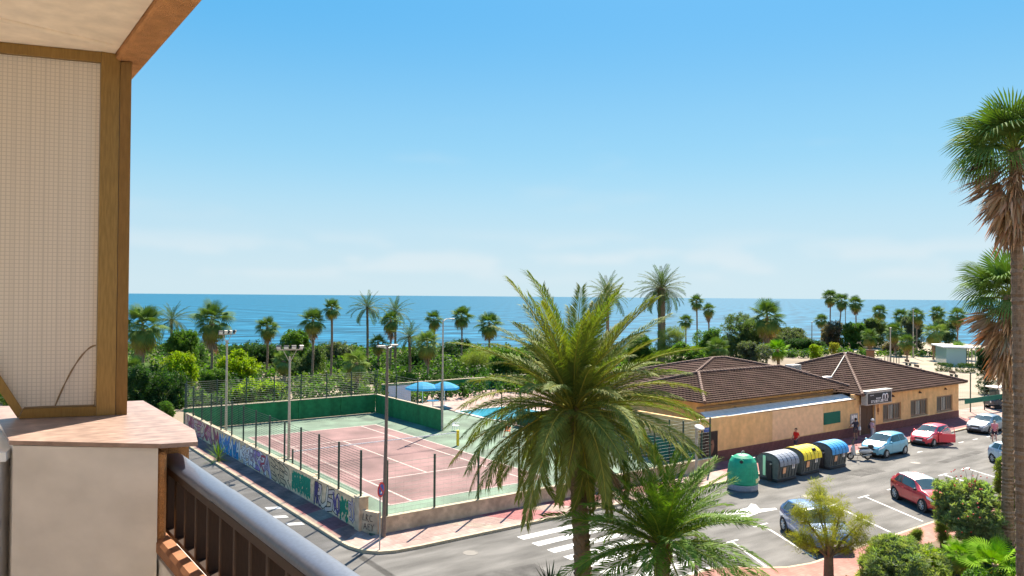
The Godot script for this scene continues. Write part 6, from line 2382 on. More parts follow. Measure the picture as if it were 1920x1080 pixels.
func leaf_sets() -> void:
	var fg := Color(0.12, 0.19, 0.05)
	var near := Color(0.16, 0.212, 0.048)
	var far := Color(0.09, 0.14, 0.045)
	shared.frond_near = []
	shared.frond_far = []
	shared.frond_small = []
	for i in 8:
		var bend := 0.35 + 0.2 * i
		shared.frond_near.append(frond_mesh(bend, 130, 0.145, near.lerp(Color(0.25, 0.25, 0.055), 0.5 if i % 2 else 0.0), 100 + i, 0.62 + 0.11 * i, 0.0035, 0.36 - 0.07 * i))
		shared.frond_far.append(frond_mesh(bend, 34, 0.17, far, 200 + i, 0.62 + 0.06 * i, 0.0072, 0.34 - 0.05 * i))
		shared.frond_small.append(frond_mesh(bend, 76, 0.17, Color(0.13, 0.23, 0.035), 300 + i, 0.6 + 0.08 * i, 0.0055, 0.36 - 0.05 * i))
	shared.frond_dry = [frond_mesh(0.7, 60, 0.12, Color(0.26, 0.17, 0.085), 351, 1.3, 0.004, 0.0), frond_mesh(1.1, 60, 0.12, Color(0.2, 0.13, 0.07), 352, 1.4, 0.004, 0.0), frond_mesh(0.4, 60, 0.12, Color(0.3, 0.21, 0.11), 353, 1.3, 0.004, 0.0)]
	shared.fan = []
	shared.fan_pale = []
	for i in 4:
		shared.fan.append(fan_mesh(0.1 + 0.34 * i, fg, 400 + i))
		shared.fan_pale.append(fan_mesh(0.25 + 0.4 * i, Color(0.19, 0.26, 0.075), 420 + i))
	shared.fan_near = []
	for i in 5:
		shared.fan_near.append(fan_mesh(0.15 + 0.3 * i, Color(0.12, 0.2, 0.05), 460 + i, 34, 0.12, 0.92, 0.3))
	shared.fan_old = [fan_mesh(1.2, Color(0.32, 0.27, 0.05), 430), fan_mesh(1.6, Color(0.27, 0.24, 0.06), 431)]
	shared.fan_lime = [fan_mesh(0.2, Color(0.2, 0.38, 0.02), 440, 30, 0.05), fan_mesh(0.5, Color(0.17, 0.33, 0.02), 441, 30, 0.05)]
	shared.rag = [rag_mesh(Color(0.42, 0.29, 0.17), 450), rag_mesh(Color(0.34, 0.22, 0.12), 451), rag_mesh(Color(0.48, 0.36, 0.22), 452)]


func put_leaf(t: Node3D, called: String, m: Mesh, mt: Material, at: Vector3, az: float, el: float, roll: float, s: float) -> void:
	var o := part(called, m, mt, t)
	o.transform = Transform3D((Basis(Vector3.UP, az) * Basis(Vector3.BACK, el) * Basis(Vector3.RIGHT, roll)).scaled(Vector3(s, s, s)), at)


func scarred(b: B, pts: Array, rad: Array, g: RandomNumberGenerator) -> void:
	# a bark of broken leaf scars: rings whose edges jut out unevenly
	var n := 16
	var rows := []
	var cols := []
	for i in pts.size():
		var row := []
		var cr := []
		var jut := 0.1 if i % 2 == 0 else -0.04
		for k in n:
			var a := TAU * k / n
			var r: float = rad[i] * (1.0 + jut * g.randf_range(0.2, 1.3) + g.randf_range(-0.03, 0.03))
			row.append(pts[i] + Vector3(cos(a) * r, g.randf_range(-0.02, 0.02), -sin(a) * r))
			var s := g.randf_range(0.8, 1.5) * (1.15 if i % 2 == 0 else 0.8)
			cr.append(Color(s, s * 0.95, s * 0.9))
		rows.append(row)
		cols.append(cr)
	for i in pts.size() - 1:
		for k in n:
			var j := (k + 1) % n
			b.col = cols[i][k]
			b.quad(rows[i][k], rows[i][j], rows[i + 1][j], rows[i + 1][k])


func fan_palm(label: String, base: Vector3, top: Vector3, r: float, skirt: float, seed_: int, o := {}) -> Node3D:
	var g := RandomNumberGenerator.new()
	g.seed = seed_
	var t := thing("fan_palm", label, "palm tree", base, 0.0, o.get("group", "fan palms between the court and the sea"))
	var h := top - base
	var tr: float = o.get("trunk", 0.17)
	var b := B.new()
	var pts := []
	var rad := []
	var n := 14
	if o.has("straight"):
		n = 150
	for i in n + 1:
		var f := float(i) / n
		pts.append(h * f + Vector3(0.12 * sin(f * 3.0), 0, 0.1 * sin(f * 2.3 + seed_)) * (1.0 if not o.has("straight") else 0.2))
		rad.append(tr * lerpf(1.3, 0.9, smoothstep(0.0, 0.3, f)) * (1.0 + 0.06 * sin(i * 2.4)))
	if o.has("straight"):
		scarred(b, pts, rad, g)
	else:
		b.tube(pts, rad, 10)
	part("trunk", b, M.bark_palm, t)
	var c: Vector3 = pts[-1]
	var green: Array = shared.fan_near if o.has("straight") else shared.fan_pale if o.get("pale", false) else shared.fan_lime if o.get("lime", false) else shared.fan
	var leaves: int = o.get("leaves", 30)
	for i in leaves:
		var f := (i + 0.5) / leaves
		var el := lerpf(1.4, o.get("low", -0.75), pow(f, 0.9)) + g.randf_range(-0.2, 0.2)
		var az := i * 2.39996 + g.randf_range(-0.25, 0.25)
		var s := r * lerpf(0.8, 1.0, sin(f * PI)) * g.randf_range(0.8, 1.12)
		var k := clampi(int(f * green.size()), 0, green.size() - 1)
		put_leaf(t, "leaf", green[k], M.fan_leaf, c + Vector3(0, -0.1 * r * f, 0), az, el, g.randf_range(-0.4, 0.4), s)
	for i in (0 if o.has("straight") else int(4 + 4 * minf(skirt, 1.0))):
		put_leaf(t, "leaf", shared.fan_old[i % 2], M.fan_leaf, c + Vector3(0, -0.12 * r, 0), i * 2.39996 + 1.0, g.randf_range(-0.95, -0.6), g.randf_range(-0.5, 0.5), r * 0.95)
	var dead := int(30.0 * skirt * o.get("ragged", 1.0))
	for i in dead:
		var f := (i + 0.5) / maxf(1.0, dead)
		var y: float = -r * (0.12 + 0.75 * f * minf(skirt, 1.15))
		put_leaf(t, "dead_leaf", shared.rag[i % 3], M.dead_leaf, c + Vector3(0, y, 0), i * 2.39996 + g.randf_range(-0.3, 0.3), lerpf(o.get("hang", -0.9), -1.42, pow(f, 0.5)) + g.randf_range(-0.12, 0.1), g.randf_range(-1.2, 1.2), r * g.randf_range(0.7, 0.95))
	return t


func date_palm(label: String, base: Vector3, heart: Vector3, r: float, seed_: int, o := {}) -> Node3D:
	var g := RandomNumberGenerator.new()
	g.seed = seed_
	var t := thing("date_palm", label, "palm tree", base, 0.0, o.get("group", "feather palms between the court and the sea"))
	var h := heart - base
	var tr: float = o.get("trunk", 0.16)
	var b := B.new()
	var pts := []
	var rad := []
	var n := 16
	for i in n + 1:
		var f := float(i) / n
		pts.append(h * f + Vector3(0.06 * sin(f * 4.0), 0, 0.05 * sin(f * 3.0)))
		rad.append(tr * lerpf(1.15, 1.0, f) * (1.0 + 0.05 * sin(i * 2.2)))
	b.tube(pts, rad, 12)
	part("trunk", b, M.bark_date, t)
	# cut leaf bases spiralling up the trunk
	b = B.new()
	var stubs: int = o.get("stubs", 90)
	for i in stubs:
		var f: float = lerpf(o.get("from", 0.05), 1.0, float(i) / stubs)
		var k := mini(int(f * n), n - 1)
		var p: Vector3 = pts[k].lerp(pts[k + 1], f * n - k)
		var az := i * 2.39996
		var rr := lerpf(rad[k], rad[k + 1], f * n - k)
		var big: float = smoothstep(0.8, 1.0, f)
		b.col = jit(Color(1.0, 0.95, 0.9).lerp(Color(1.4, 1.05, 0.75), big), 0.25, g)
		b.xf = Transform3D(Basis(Vector3.UP, az) * Basis(Vector3.BACK, lerpf(0.95, 0.75, big)), p + Vector3(cos(az), 0, -sin(az)) * rr * 0.8)
		var l := lerpf(0.09, 0.3, big) * tr / 0.2
		b.face4(Vector3.ZERO, Vector3(-0.05, 0.05, -0.1), Vector3(-0.05, 0.05, 0.1), Vector3(l, 0.03, 0.05), Vector3(l, 0.03, -0.05))
		b.face4(Vector3.ZERO, Vector3(-0.05, -0.06, -0.1), Vector3(-0.05, -0.06, 0.1), Vector3(l, -0.03, 0.05), Vector3(l, -0.03, -0.05))
		b.face4(Vector3.ZERO, Vector3(l, 0.03, 0.05), Vector3(l, 0.03, -0.05), Vector3(l, -0.03, -0.05), Vector3(l, -0.03, 0.05))
		for sz in [-1.0, 1.0]:
			b.face4(Vector3.ZERO, Vector3(-0.05, 0.05, 0.1 * sz), Vector3(l, 0.03, 0.05 * sz), Vector3(l, -0.03, 0.05 * sz), Vector3(-0.05, -0.06, 0.1 * sz))
	stuffed(part("leaf_bases", b, M.bark_date, t))
	var set_: Array = o.get("set", shared.frond_far)
	var fronds: int = o.get("fronds", 40)
	var lowest: float = o.get("lowest", -0.85)
	for i in fronds:
		var f := (i + 0.5) / fronds
		var el := lerpf(1.42, lowest, pow(f, o.get("spread", 0.95))) + g.randf_range(-0.13, 0.13)
		var k := clampi(int(lerpf(o.get("least", 0.2), 6.4, f * o.get("arch", 1.0)) + g.randf_range(-0.8, 1.5)), 0, 7)
		var s: float = r * lerpf(0.86, 1.06, sin(minf(1.0, f * 1.3) * PI / 2)) * g.randf_range(0.78, 1.07) * (1.0 - o.get("short", 0.0) * smoothstep(0.6, 1.0, f)) * (1.0 + o.get("high", 0.0) * (1.0 - smoothstep(0.0, 0.35, f)))
		var az := i * 2.39996 + g.randf_range(-0.22, 0.22)
		put_leaf(t, "frond", set_[k], M.feather_leaf, h + Vector3(0, 0.15 * tr - 0.5 * tr * f, 0) + Vector3(cos(az), 0, -sin(az)) * tr * 0.6 * f, az, el, g.randf_range(-0.35, 0.35), s)
	# dry fronds and fruit stalks where the photograph shows them
	for i in int(o.get("dry", 0)):
		var az := i * 2.1 + 0.7
		put_leaf(t, "dead_frond", shared.frond_dry[i % 3], M.dead_leaf, h + Vector3(0, -0.35, 0) + Vector3(cos(az), 0, -sin(az)) * tr, az, g.randf_range(-1.25, -0.75), g.randf_range(-0.6, 0.6), r * g.randf_range(0.42, 0.66))
	for i in int(o.get("stalks", 0)):
		var az := i * 1.3 + 0.2
		var d := Vector3(cos(az), 0, -sin(az))
		b = B.new()
		b.col = Color(1.9, 1.05, 0.4)
		for k in 7:
			var w := Vector3(g.randf_range(-0.16, 0.16), g.randf_range(-0.1, 0.1), g.randf_range(-0.16, 0.16))
			b.tube([h + d * tr * 0.6, h + d * (tr + 0.32) + Vector3(0, 0.22, 0), h + d * (tr + 0.6) + Vector3(0, -0.02, 0) + w, h + d * (tr + 0.7) + Vector3(0, -0.5, 0) + w * 2.0], [0.016, 0.013, 0.009, 0.006], 4, false)
		part("fruit_stalk", b, M.bark_date, t)
	return t


func palms() -> void:
	var n := 0
	for q in PALMS:
		n += 1
		var top := Vector3(q[1], q[2], q[3])
		var base := Vector3(q[1], -0.3, q[3])
		if q[0] == "fan":
			var o := {leaves = 24, trunk = 0.19 if q[4] > 2.5 else 0.16, pale = n in [8, 9, 14, 36, 37], lime = q[6].begins_with("lime")}
			if q[6].begins_with("leaning"):
				base.x -= 1.6
			if q[2] < 4.6 and q[5] < 0.4:
				o.trunk = 0.24
			fan_palm(q[6], base, top, q[4] * 1.14, q[5] * 0.9, n, o)
		elif q[0] == "date":
			date_palm(q[6], base, top, q[4] * 1.12, n, {fronds = 40, trunk = 0.17, lowest = -0.6, stubs = 30, arch = 0.8})
		else:
			date_palm(q[6], base, top, q[4], n, {fronds = 70, trunk = 0.55, lowest = -0.75, stubs = 160, arch = 0.75})
	# the palms of the garden below the balcony
	date_palm("big date palm with arching fronds in front of the tennis court, centre of the view", Vector3(15.02, 0.0, -16.7), Vector3(15.16, 7.85, -17.42), 4.15, 71, {fronds = 120, trunk = 0.225, set = shared.frond_near, stubs = 210, lowest = -0.74, spread = 1.08, arch = 0.84, short = 0.26, high = 0.16, least = 0.9, dry = 9, stalks = 7, group = "date palms of the garden"})
	date_palm("young date palm with stiff dark fronds in front of the crossing", Vector3(15.7, 0.0, -14.3), Vector3(15.76, 4.62, -14.47), 2.95, 72, {fronds = 74, trunk = 0.2, set = shared.frond_small, stubs = 120, lowest = -0.2, spread = 0.85, arch = 0.52, dry = 4, group = "date palms of the garden"})
	fan_palm("very tall fan palm with a shaggy brown skirt at the right edge", Vector3(24.87, 0.0, -9.0), Vector3(24.62, 15.6, -9.2), 2.0, 0.85, 73, {leaves = 36, trunk = 0.175, ragged = 3.4, low = 0.0, hang = 0.0, straight = true, group = "fan palms of the garden"})
	fan_palm("fan palm with a long ragged brown skirt behind the tall trunk at the right edge", Vector3(35.7, 0.0, -13.6), Vector3(35.6, 11.5, -13.54), 2.3, 1.15, 74, {leaves = 30, trunk = 0.24, ragged = 3.2, low = -0.1, hang = -0.15, straight = true, group = "fan palms of the garden"})


func cluster(kind: String, seed_: int) -> ArrayMesh:   # a tuft of leaves about one metre across
	var key := "cluster_%s_%d" % [kind, seed_]
	if shared.has(key):
		return shared[key]
	var g := RandomNumberGenerator.new()
	g.seed = seed_
	var b := B.new()
	var n: int = {leaf = 26, lance = 30, feather = 34, tight = 30}[kind]
	for i in n:
		var d := Vector3(g.randf_range(-1, 1), g.randf_range(-0.7, 1), g.randf_range(-1, 1)).normalized()
		var k := g.randf_range(0.75, 1.25)
		b.col = Color(k, k * g.randf_range(0.95, 1.05), k)
		var o := Vector3(g.randf_range(-1, 1), g.randf_range(-1, 1), g.randf_range(-1, 1)) * 0.32
		var ln := 0.3
		var w := 0.1
		if kind == "lance":
			o *= 0.5
			d = (d + Vector3(0, 0.55, 0)).normalized()
			ln = g.randf_range(0.4, 0.6)
			w = 0.05
		elif kind == "feather":
			o *= 0.7
			d = (d * 0.9 + Vector3(0, 0.35, 0)).normalized()
			ln = g.randf_range(0.5, 0.8)
			w = 0.014
		elif kind == "tight":
			ln = 0.22
			w = 0.085
		var s := d.cross(Vector3(g.randf_range(-1, 1), g.randf_range(-1, 1), g.randf_range(-1, 1))).normalized() * w
		var nn := d.cross(s).normalized()
		var m := o + d * ln * 0.5 + nn * ln * 0.06
		var tip := o + d * ln - Vector3(0, 0.05 if kind != "feather" else 0.12, 0)
		b.face3(m - nn, o, m - s, m + s)
		b.face3(m - nn, m - s, tip, m + s)
	shared[key] = b.mesh()
	return shared[key]


const TINTS := {lime = Color(0.24, 0.34, 0.012), green = Color(0.085, 0.17, 0.03), dark = Color(0.035, 0.085, 0.025), deep = Color(0.03, 0.075, 0.03), olive = Color(0.1, 0.15, 0.06), grey = Color(0.11, 0.14, 0.1), light = Color(0.2, 0.25, 0.07), hedge = Color(0.04, 0.085, 0.02), brown = Color(0.16, 0.13, 0.09), yellow = Color(0.3, 0.29, 0.03), oleander = Color(0.24, 0.31, 0.16), tamarisk = Color(0.3, 0.3, 0.045)}


func tufts(t: Node3D, kind: String, c: Color, count: int, size: float, spot: Callable, seed_: int, called := "foliage") -> void:
	var g := RandomNumberGenerator.new()
	g.seed = seed_
	var mm := MultiMesh.new()
	mm.transform_format = MultiMesh.TRANSFORM_3D
	mm.use_colors = true
	mm.mesh = cluster(kind, seed_ % 3)
	mm.instance_count = count
	for i in count:
		var q: Array = spot.call(g)
		var s := size * g.randf_range(0.7, 1.3)
		var bs := Basis(Vector3.UP, g.randf() * TAU) * Basis(Vector3.RIGHT, g.randf_range(-0.6, 0.6))
		mm.set_instance_transform(i, Transform3D(bs.scaled(Vector3(s, s, s)), q[0]))
		mm.set_instance_color(i, jit(Color(c.r * 1.1, c.g * 1.1, c.b * 1.1), 0.3, g) * q[1])
	var o := MultiMeshInstance3D.new()
	o.name = called
	o.multimesh = mm
	o.material_override = M.foliage
	t.add_child(o, true)
	o.set_meta("kind", "stuff")


func bush(label: String, x: float, z: float, cy: float, rx: float, ry: float, tint: String, seed_: int, o := {}) -> Node3D:
	var t := thing(o.get("called", "bush"), label, o.get("cat", "bush"), Vector3(x, o.get("ground", -0.15), z), 0.0, o.get("group", ""))
	var cc := cy - t.position.y
	var hi := cc + ry
	# lobes that make the outline uneven
	var g := RandomNumberGenerator.new()
	g.seed = seed_ * 13 + 1
	var lobes := []
	var cubic: bool = tint == "hedge"
	for i in (7 if not cubic else 1):
		var a := g.randf() * TAU
		var rr := rx * g.randf_range(0.25, 0.6) if i else 0.0
		var lr := rx * (0.72 if i == 0 else g.randf_range(0.35, 0.58))
		var ly := cc + (0.0 if i == 0 else ry * g.randf_range(-0.7, 0.62))
		lobes.append([Vector3(cos(a) * rr, ly, sin(a) * rr), Vector3(lr, minf(lr, ry * (0.95 if i == 0 else 0.55)), lr)])
	if cc > ry * 1.25 and not o.get("clear", false):     # foliage down to the ground
		lobes.append([Vector3(0, cc * 0.45, 0), Vector3(rx * 0.75, cc * 0.5, rx * 0.75)])
		lobes.append([Vector3(rx * 0.4, cc * 0.4, 0.2), Vector3(rx * 0.5, cc * 0.45, rx * 0.5)])
		lobes.append([Vector3(-rx * 0.4, cc * 0.4, -0.2), Vector3(rx * 0.5, cc * 0.45, rx * 0.5)])
	var size: float = o.get("size", clampf(rx * 0.26, 0.28, 0.75))
	var count: int = o.get("count", clampi(int(lobes.size() * 4.6 * rx * maxf(rx, ry) / (size * size)), 200, 2200))
	var spot := func(q: RandomNumberGenerator) -> Array:
		var l: Array = lobes[q.randi() % lobes.size()]
		if cubic:
			var p := Vector3(q.randf_range(-1, 1) * rx, q.randf_range(0.1, 1.0) * hi, q.randf_range(-1, 1) * rx * 0.6)
			if q.randf() < 0.75:
				var ax := q.randi() % 3
				if ax == 1:
					p.y = hi
				else:
					p[ax] = (rx if ax == 0 else rx * 0.6) * (1.0 if q.randf() < 0.5 else -1.0)
			return [p, 1.0]
		var d := Vector3(q.randf_range(-1, 1), q.randf_range(-1, 1), q.randf_range(-1, 1)).normalized()
		var p: Vector3 = l[0] + d * l[1] * pow(q.randf(), 0.28) * q.randf_range(0.9, 1.08)
		p.y = maxf(p.y, 0.05)
		return [p, 1.0]
	tufts(t, o.get("leaf", "tight" if tint == "hedge" else "leaf"), TINTS[tint], count, size, spot, seed_)
	var b := B.new()
	for i in 4:
		var a := i * 1.7 + seed_
		b.tube([Vector3(0.05 * cos(a), -0.15, 0.05 * sin(a)), Vector3(rx * 0.18 * cos(a), cc * 0.5, rx * 0.18 * sin(a)), Vector3(rx * 0.5 * cos(a), cc, rx * 0.5 * sin(a))], [0.09, 0.06, 0.02], 6)
	part("stem", b, M.bark, t)
	return t


func bushes() -> void:
	var n := 200
	for q in BUSHES:
		n += 1
		var tree: bool = "tree" in q[6]
		var p := Vector3(q[0], q[1], q[2])
		if q[5] == "deep":
			p = Vector3(100.6, 4.4, -40.6)
		bush(q[6], p.x, p.z, p.y, q[3] * 1.12, q[4] * 1.12, q[5], n, {called = "broadleaf_tree" if tree else "hedge" if q[5] == "hedge" else "bush", cat = "tree" if tree else "hedge" if q[5] == "hedge" else "bush", leaf = "feather" if q[5] == "light" else "tight" if q[5] in ["hedge", "dark", "olive"] else "leaf"})


func undergrowth() -> void:
	# the low scrub between the gardens and the sea, which nobody could count
	var f := FastNoiseLite.new()
	f.seed = 12
	f.frequency = 0.035
	for kind in [["low_scrub", "tight", "dark", 3000], ["low_scrub", "leaf", "green", 1900], ["low_scrub", "leaf", "olive", 2200]]:
		var spot := func(g: RandomNumberGenerator) -> Array:
			for k in 40:
				var d := g.randf_range(76.0, 168.0)
				var l := g.randf_range(-85.0, 66.0) * d / 100.0
				var p := Vector3(l * 0.805 + d * 0.593, 0, l * 0.593 - d * 0.805)
				if p.z > -71.0 and p.x < 82.0 or p.x > 92.0 and d < 150.0 and l > 20.0 or l > 34.0 and d < 140.0:
					continue
				var n := f.get_noise_2d(p.x + 100.0 * len(kind[2]), p.z)
				if n < -0.16 + 0.2 * (1.0 - smoothstep(80.0, 110.0, d)):
					continue
				p.y = 0.1 + g.randf() * (0.7 + 1.8 * maxf(0.0, n)) - 5.5 * smoothstep(150.0, 200.0, d)
				return [p, 1.0]
			return [Vector3(40, -3, -120), 1.0]
		var t := Node3D.new()
		t.name = numbered(kind[0])
		add_child(t)
		t.set_meta("kind", "stuff")
		t.set_meta("label", {dark = "dark low scrub covering the ground before the sea", green = "green low scrub between the palms before the sea", olive = "olive low scrub between the palms before the sea"}[kind[2]])
		tufts(t, kind[1], TINTS[kind[2]], kind[3], 1.5, spot, 900 + kind[3])


func ground_cover() -> void:
	# creeping plants that cover the garden bed
	for kind in [["ground_cover", "leaf", "green", 1500, "low green creeping plants covering the garden bed"], ["ground_cover", "lance", "olive", 700, "dull olive creeping plants covering the garden bed"]]:
		var spot := func(g: RandomNumberGenerator) -> Array:
			return [Vector3(g.randf_range(2, 96), g.randf_range(0.02, 0.3), g.randf_range(-15.9, -2.5)), 1.0]
		var t := Node3D.new()
		t.name = numbered(kind[0])
		add_child(t)
		t.set_meta("kind", "stuff")
		t.set_meta("label", kind[4])
		tufts(t, kind[1], TINTS[kind[2]], kind[3], 0.8, spot, 800 + kind[3])


func garden() -> void:
	leaf_sets()
	ground_cover()
	undergrowth()
	# tamarisk before the steel blue car
	var t := thing("tamarisk_tree", "small feathery yellow green tamarisk tree in front of the steel blue crossover", "tree", Vector3(27.95, 0, -16.9))
	var b := B.new()
	b.tube([Vector3(0, 0, 0), Vector3(0.02, 0.5, -0.05), Vector3(0.1, 1.15, -0.1)], [0.24, 0.19, 0.17], 10)
	part("trunk", b, M.bark, t)
	var tips := []
	for q in [[-1.0, 2.2, 0.5, 0.08], [-1.35, 1.9, -0.3, 0.07], [-0.3, 2.9, -0.3, 0.09], [0.5, 2.7, 0.1, 0.09], [0.3, 3.2, -0.6, 0.07], [1.05, 2.3, 0.5, 0.08], [1.3, 2.6, -0.5, 0.07], [-0.7, 2.7, -0.7, 0.07], [0.7, 1.8, 0.7, 0.06]]:
		var e := Vector3(q[0], q[1], q[2])
		b = B.new()
		b.tube([Vector3(0.1, 1.1, -0.1), Vector3(0.1, 1.1, -0.1).lerp(e, 0.45) + Vector3(0, 0.12, 0.05), e], [q[3], q[3] * 0.6, 0.015], 6)
		part("limb", b, M.bark, t)
		tips.append(e)
	var tip_spot := func(g: RandomNumberGenerator) -> Array:
		var e: Vector3 = tips[g.randi() % tips.size()]
		var f := 0.4 + 0.85 * sqrt(g.randf())
		return [Vector3(0.1, 1.1, -0.1).lerp(e, f) + Vector3(g.randf_range(-1, 1), g.randf_range(-0.7, 0.9), g.randf_range(-1, 1)) * 0.3, 1.0]
	tufts(t, "feather", TINTS.tamarisk, 400, 0.42, tip_spot, 31)
	# oleanders
	var o1 := bush("tall oleander with pink blossom beside the red crossover, left of the tall trunk", 35.7, -14.9, 2.05, 1.75, 1.75, "oleander", 32, {called = "oleander_bush", leaf = "lance", size = 0.42, count = 1500, ground = 0.0, clear = true, group = "oleanders of the garden"})
	var pink := B.new()
	var g := RandomNumberGenerator.new()
	g.seed = 8
	for i in 34:
		var c := Vector3(g.randf_range(-0.9, 0.1), 3.75 + g.randf_range(-0.5, 0.25), g.randf_range(-0.6, 0.6)) if i < 24 else Vector3(-1.5 + g.randf_range(-0.25, 0.3), 2.4 + g.randf_range(-0.9, 0.6), g.randf_range(-0.4, 0.9))
		pink.ball(c, Vector3(0.035, 0.03, 0.035), 3, 5)
	stuffed(part("blossom", pink, M.sign_red, o1))
	for k in 5:
		var tw := B.new()
		tw.tube([Vector3(-0.3, 2.8, 0), Vector3(-0.45 + 0.16 * k, 3.9, g.randf_range(-0.4, 0.4))], [0.015, 0.006], 4)
		part("twig", tw, M.bark, o1)
	bush("wide low oleander at the bottom edge, right of the tamarisk", 30.3, -14.9, 0.85, 2.1, 1.1, "oleander", 33, {called = "oleander_bush", leaf = "lance", size = 0.4, count = 1500, ground = 0.0, group = "oleanders of the garden"})
	bush("olive green bush against the tall trunk in front of the white car", 44.3, -16.6, 1.85, 0.9, 1.55, "light", 34, {leaf = "lance", size = 0.4, count = 700, ground = 0.0})
	bush("dense dark shrub under the tall oleander", 34.2, -12.6, 0.7, 1.5, 0.9, "dark", 35, {size = 0.35, count = 800, ground = 0.0})
	bush("low bright green ground shrub by the pavement edge", 33.6, -15.9, 0.35, 1.3, 0.45, "lime", 36, {size = 0.28, count = 500, ground = 0.0})
	bush("low green ground shrub at the bottom right corner", 29.3, -11.6, 0.9, 1.5, 0.8, "green", 37, {size = 0.32, count = 700, ground = 0.0})
	bush("small green ground shrub at the foot of the tamarisk", 27.4, -15.4, 0.45, 1.0, 0.5, "green", 38, {size = 0.28, count = 380, ground = 0.0})
	for q in [[36.6, -16.6, "thin weed stalk at the pavement edge below the red crossover"], [34.6, -16.9, "thin weed stalk left of the other at the pavement edge"], [38.0, -16.2, "thin weed stalk beside the tall oleander"]]:
		bush(q[2], q[0], q[1], 0.75, 0.3, 0.55, "light", int(q[0] * 10), {called = "weed", cat = "plant", leaf = "feather", size = 0.3, count = 200, ground = 0.0, clear = true, group = "weeds at the pavement edge"})
	# small palms and yuccas of the bed
	fan_palm("bright lime fan palm with big round leaves at the foot of the tall trunk", Vector3(30.5, 0, -11.9), Vector3(30.6, 1.75, -12.0), 1.35, 0.0, 41, {leaves = 14, trunk = 0.12, lime = true, group = "fan palms of the garden"})
	fan_palm("small green fan palm on a thin stem beside the lime one", Vector3(30.8, 0, -13.2), Vector3(30.8, 1.75, -13.3), 0.75, 0.0, 42, {leaves = 16, trunk = 0.06, lime = true, group = "fan palms of the garden"})
	yucca("spiky yucca whose tips rise at the bottom edge left of the big date palm trunk", Vector3(13.95, 0, -17.0), 2.95, 0.85, Color(0.07, 0.11, 0.06))
	yucca("young spiky lime plant at the foot of the graffiti wall", Vector3(15.0, 0, -53.6), 0.3, 1.3, Color(0.2, 0.3, 0.03))


func yucca(label: String, at: Vector3, h: float, r: float, c: Color) -> void:
	var t := thing("yucca", label, "plant", at)
	part("stem", B.new().tube([Vector3.ZERO, Vector3(0.05, h * 0.5, 0), Vector3(0, h, 0)], [0.12, 0.09, 0.08], 8), M.bark, t)
	var g := RandomNumberGenerator.new()
	g.seed = int(h * 100)
	for i in 46:
		var b := B.new()
		b.col = jit(c, 0.25, g)
		var f := (i + 0.5) / 46.0
		var el := lerpf(1.4, -0.5, f)
		var az := i * 2.39996
		var d := Vector3(cos(az) * cos(el), sin(el), sin(az) * cos(el))
		var s := d.cross(Vector3.UP).normalized() * 0.028
		var o := Vector3(0, h - 0.15 * f, 0)
		var m := o + d * r * 0.5
		var tip := o + d * r - Vector3(0, 0.12 * r * f, 0)
		var nn := s.cross(d)
		b.face4(m - nn, o - s * 0.6, o + s * 0.6, m + s, m - s)
		b.face3(m - nn, m - s, m + s, tip)
		part("leaf", b, M.fan_leaf, t)


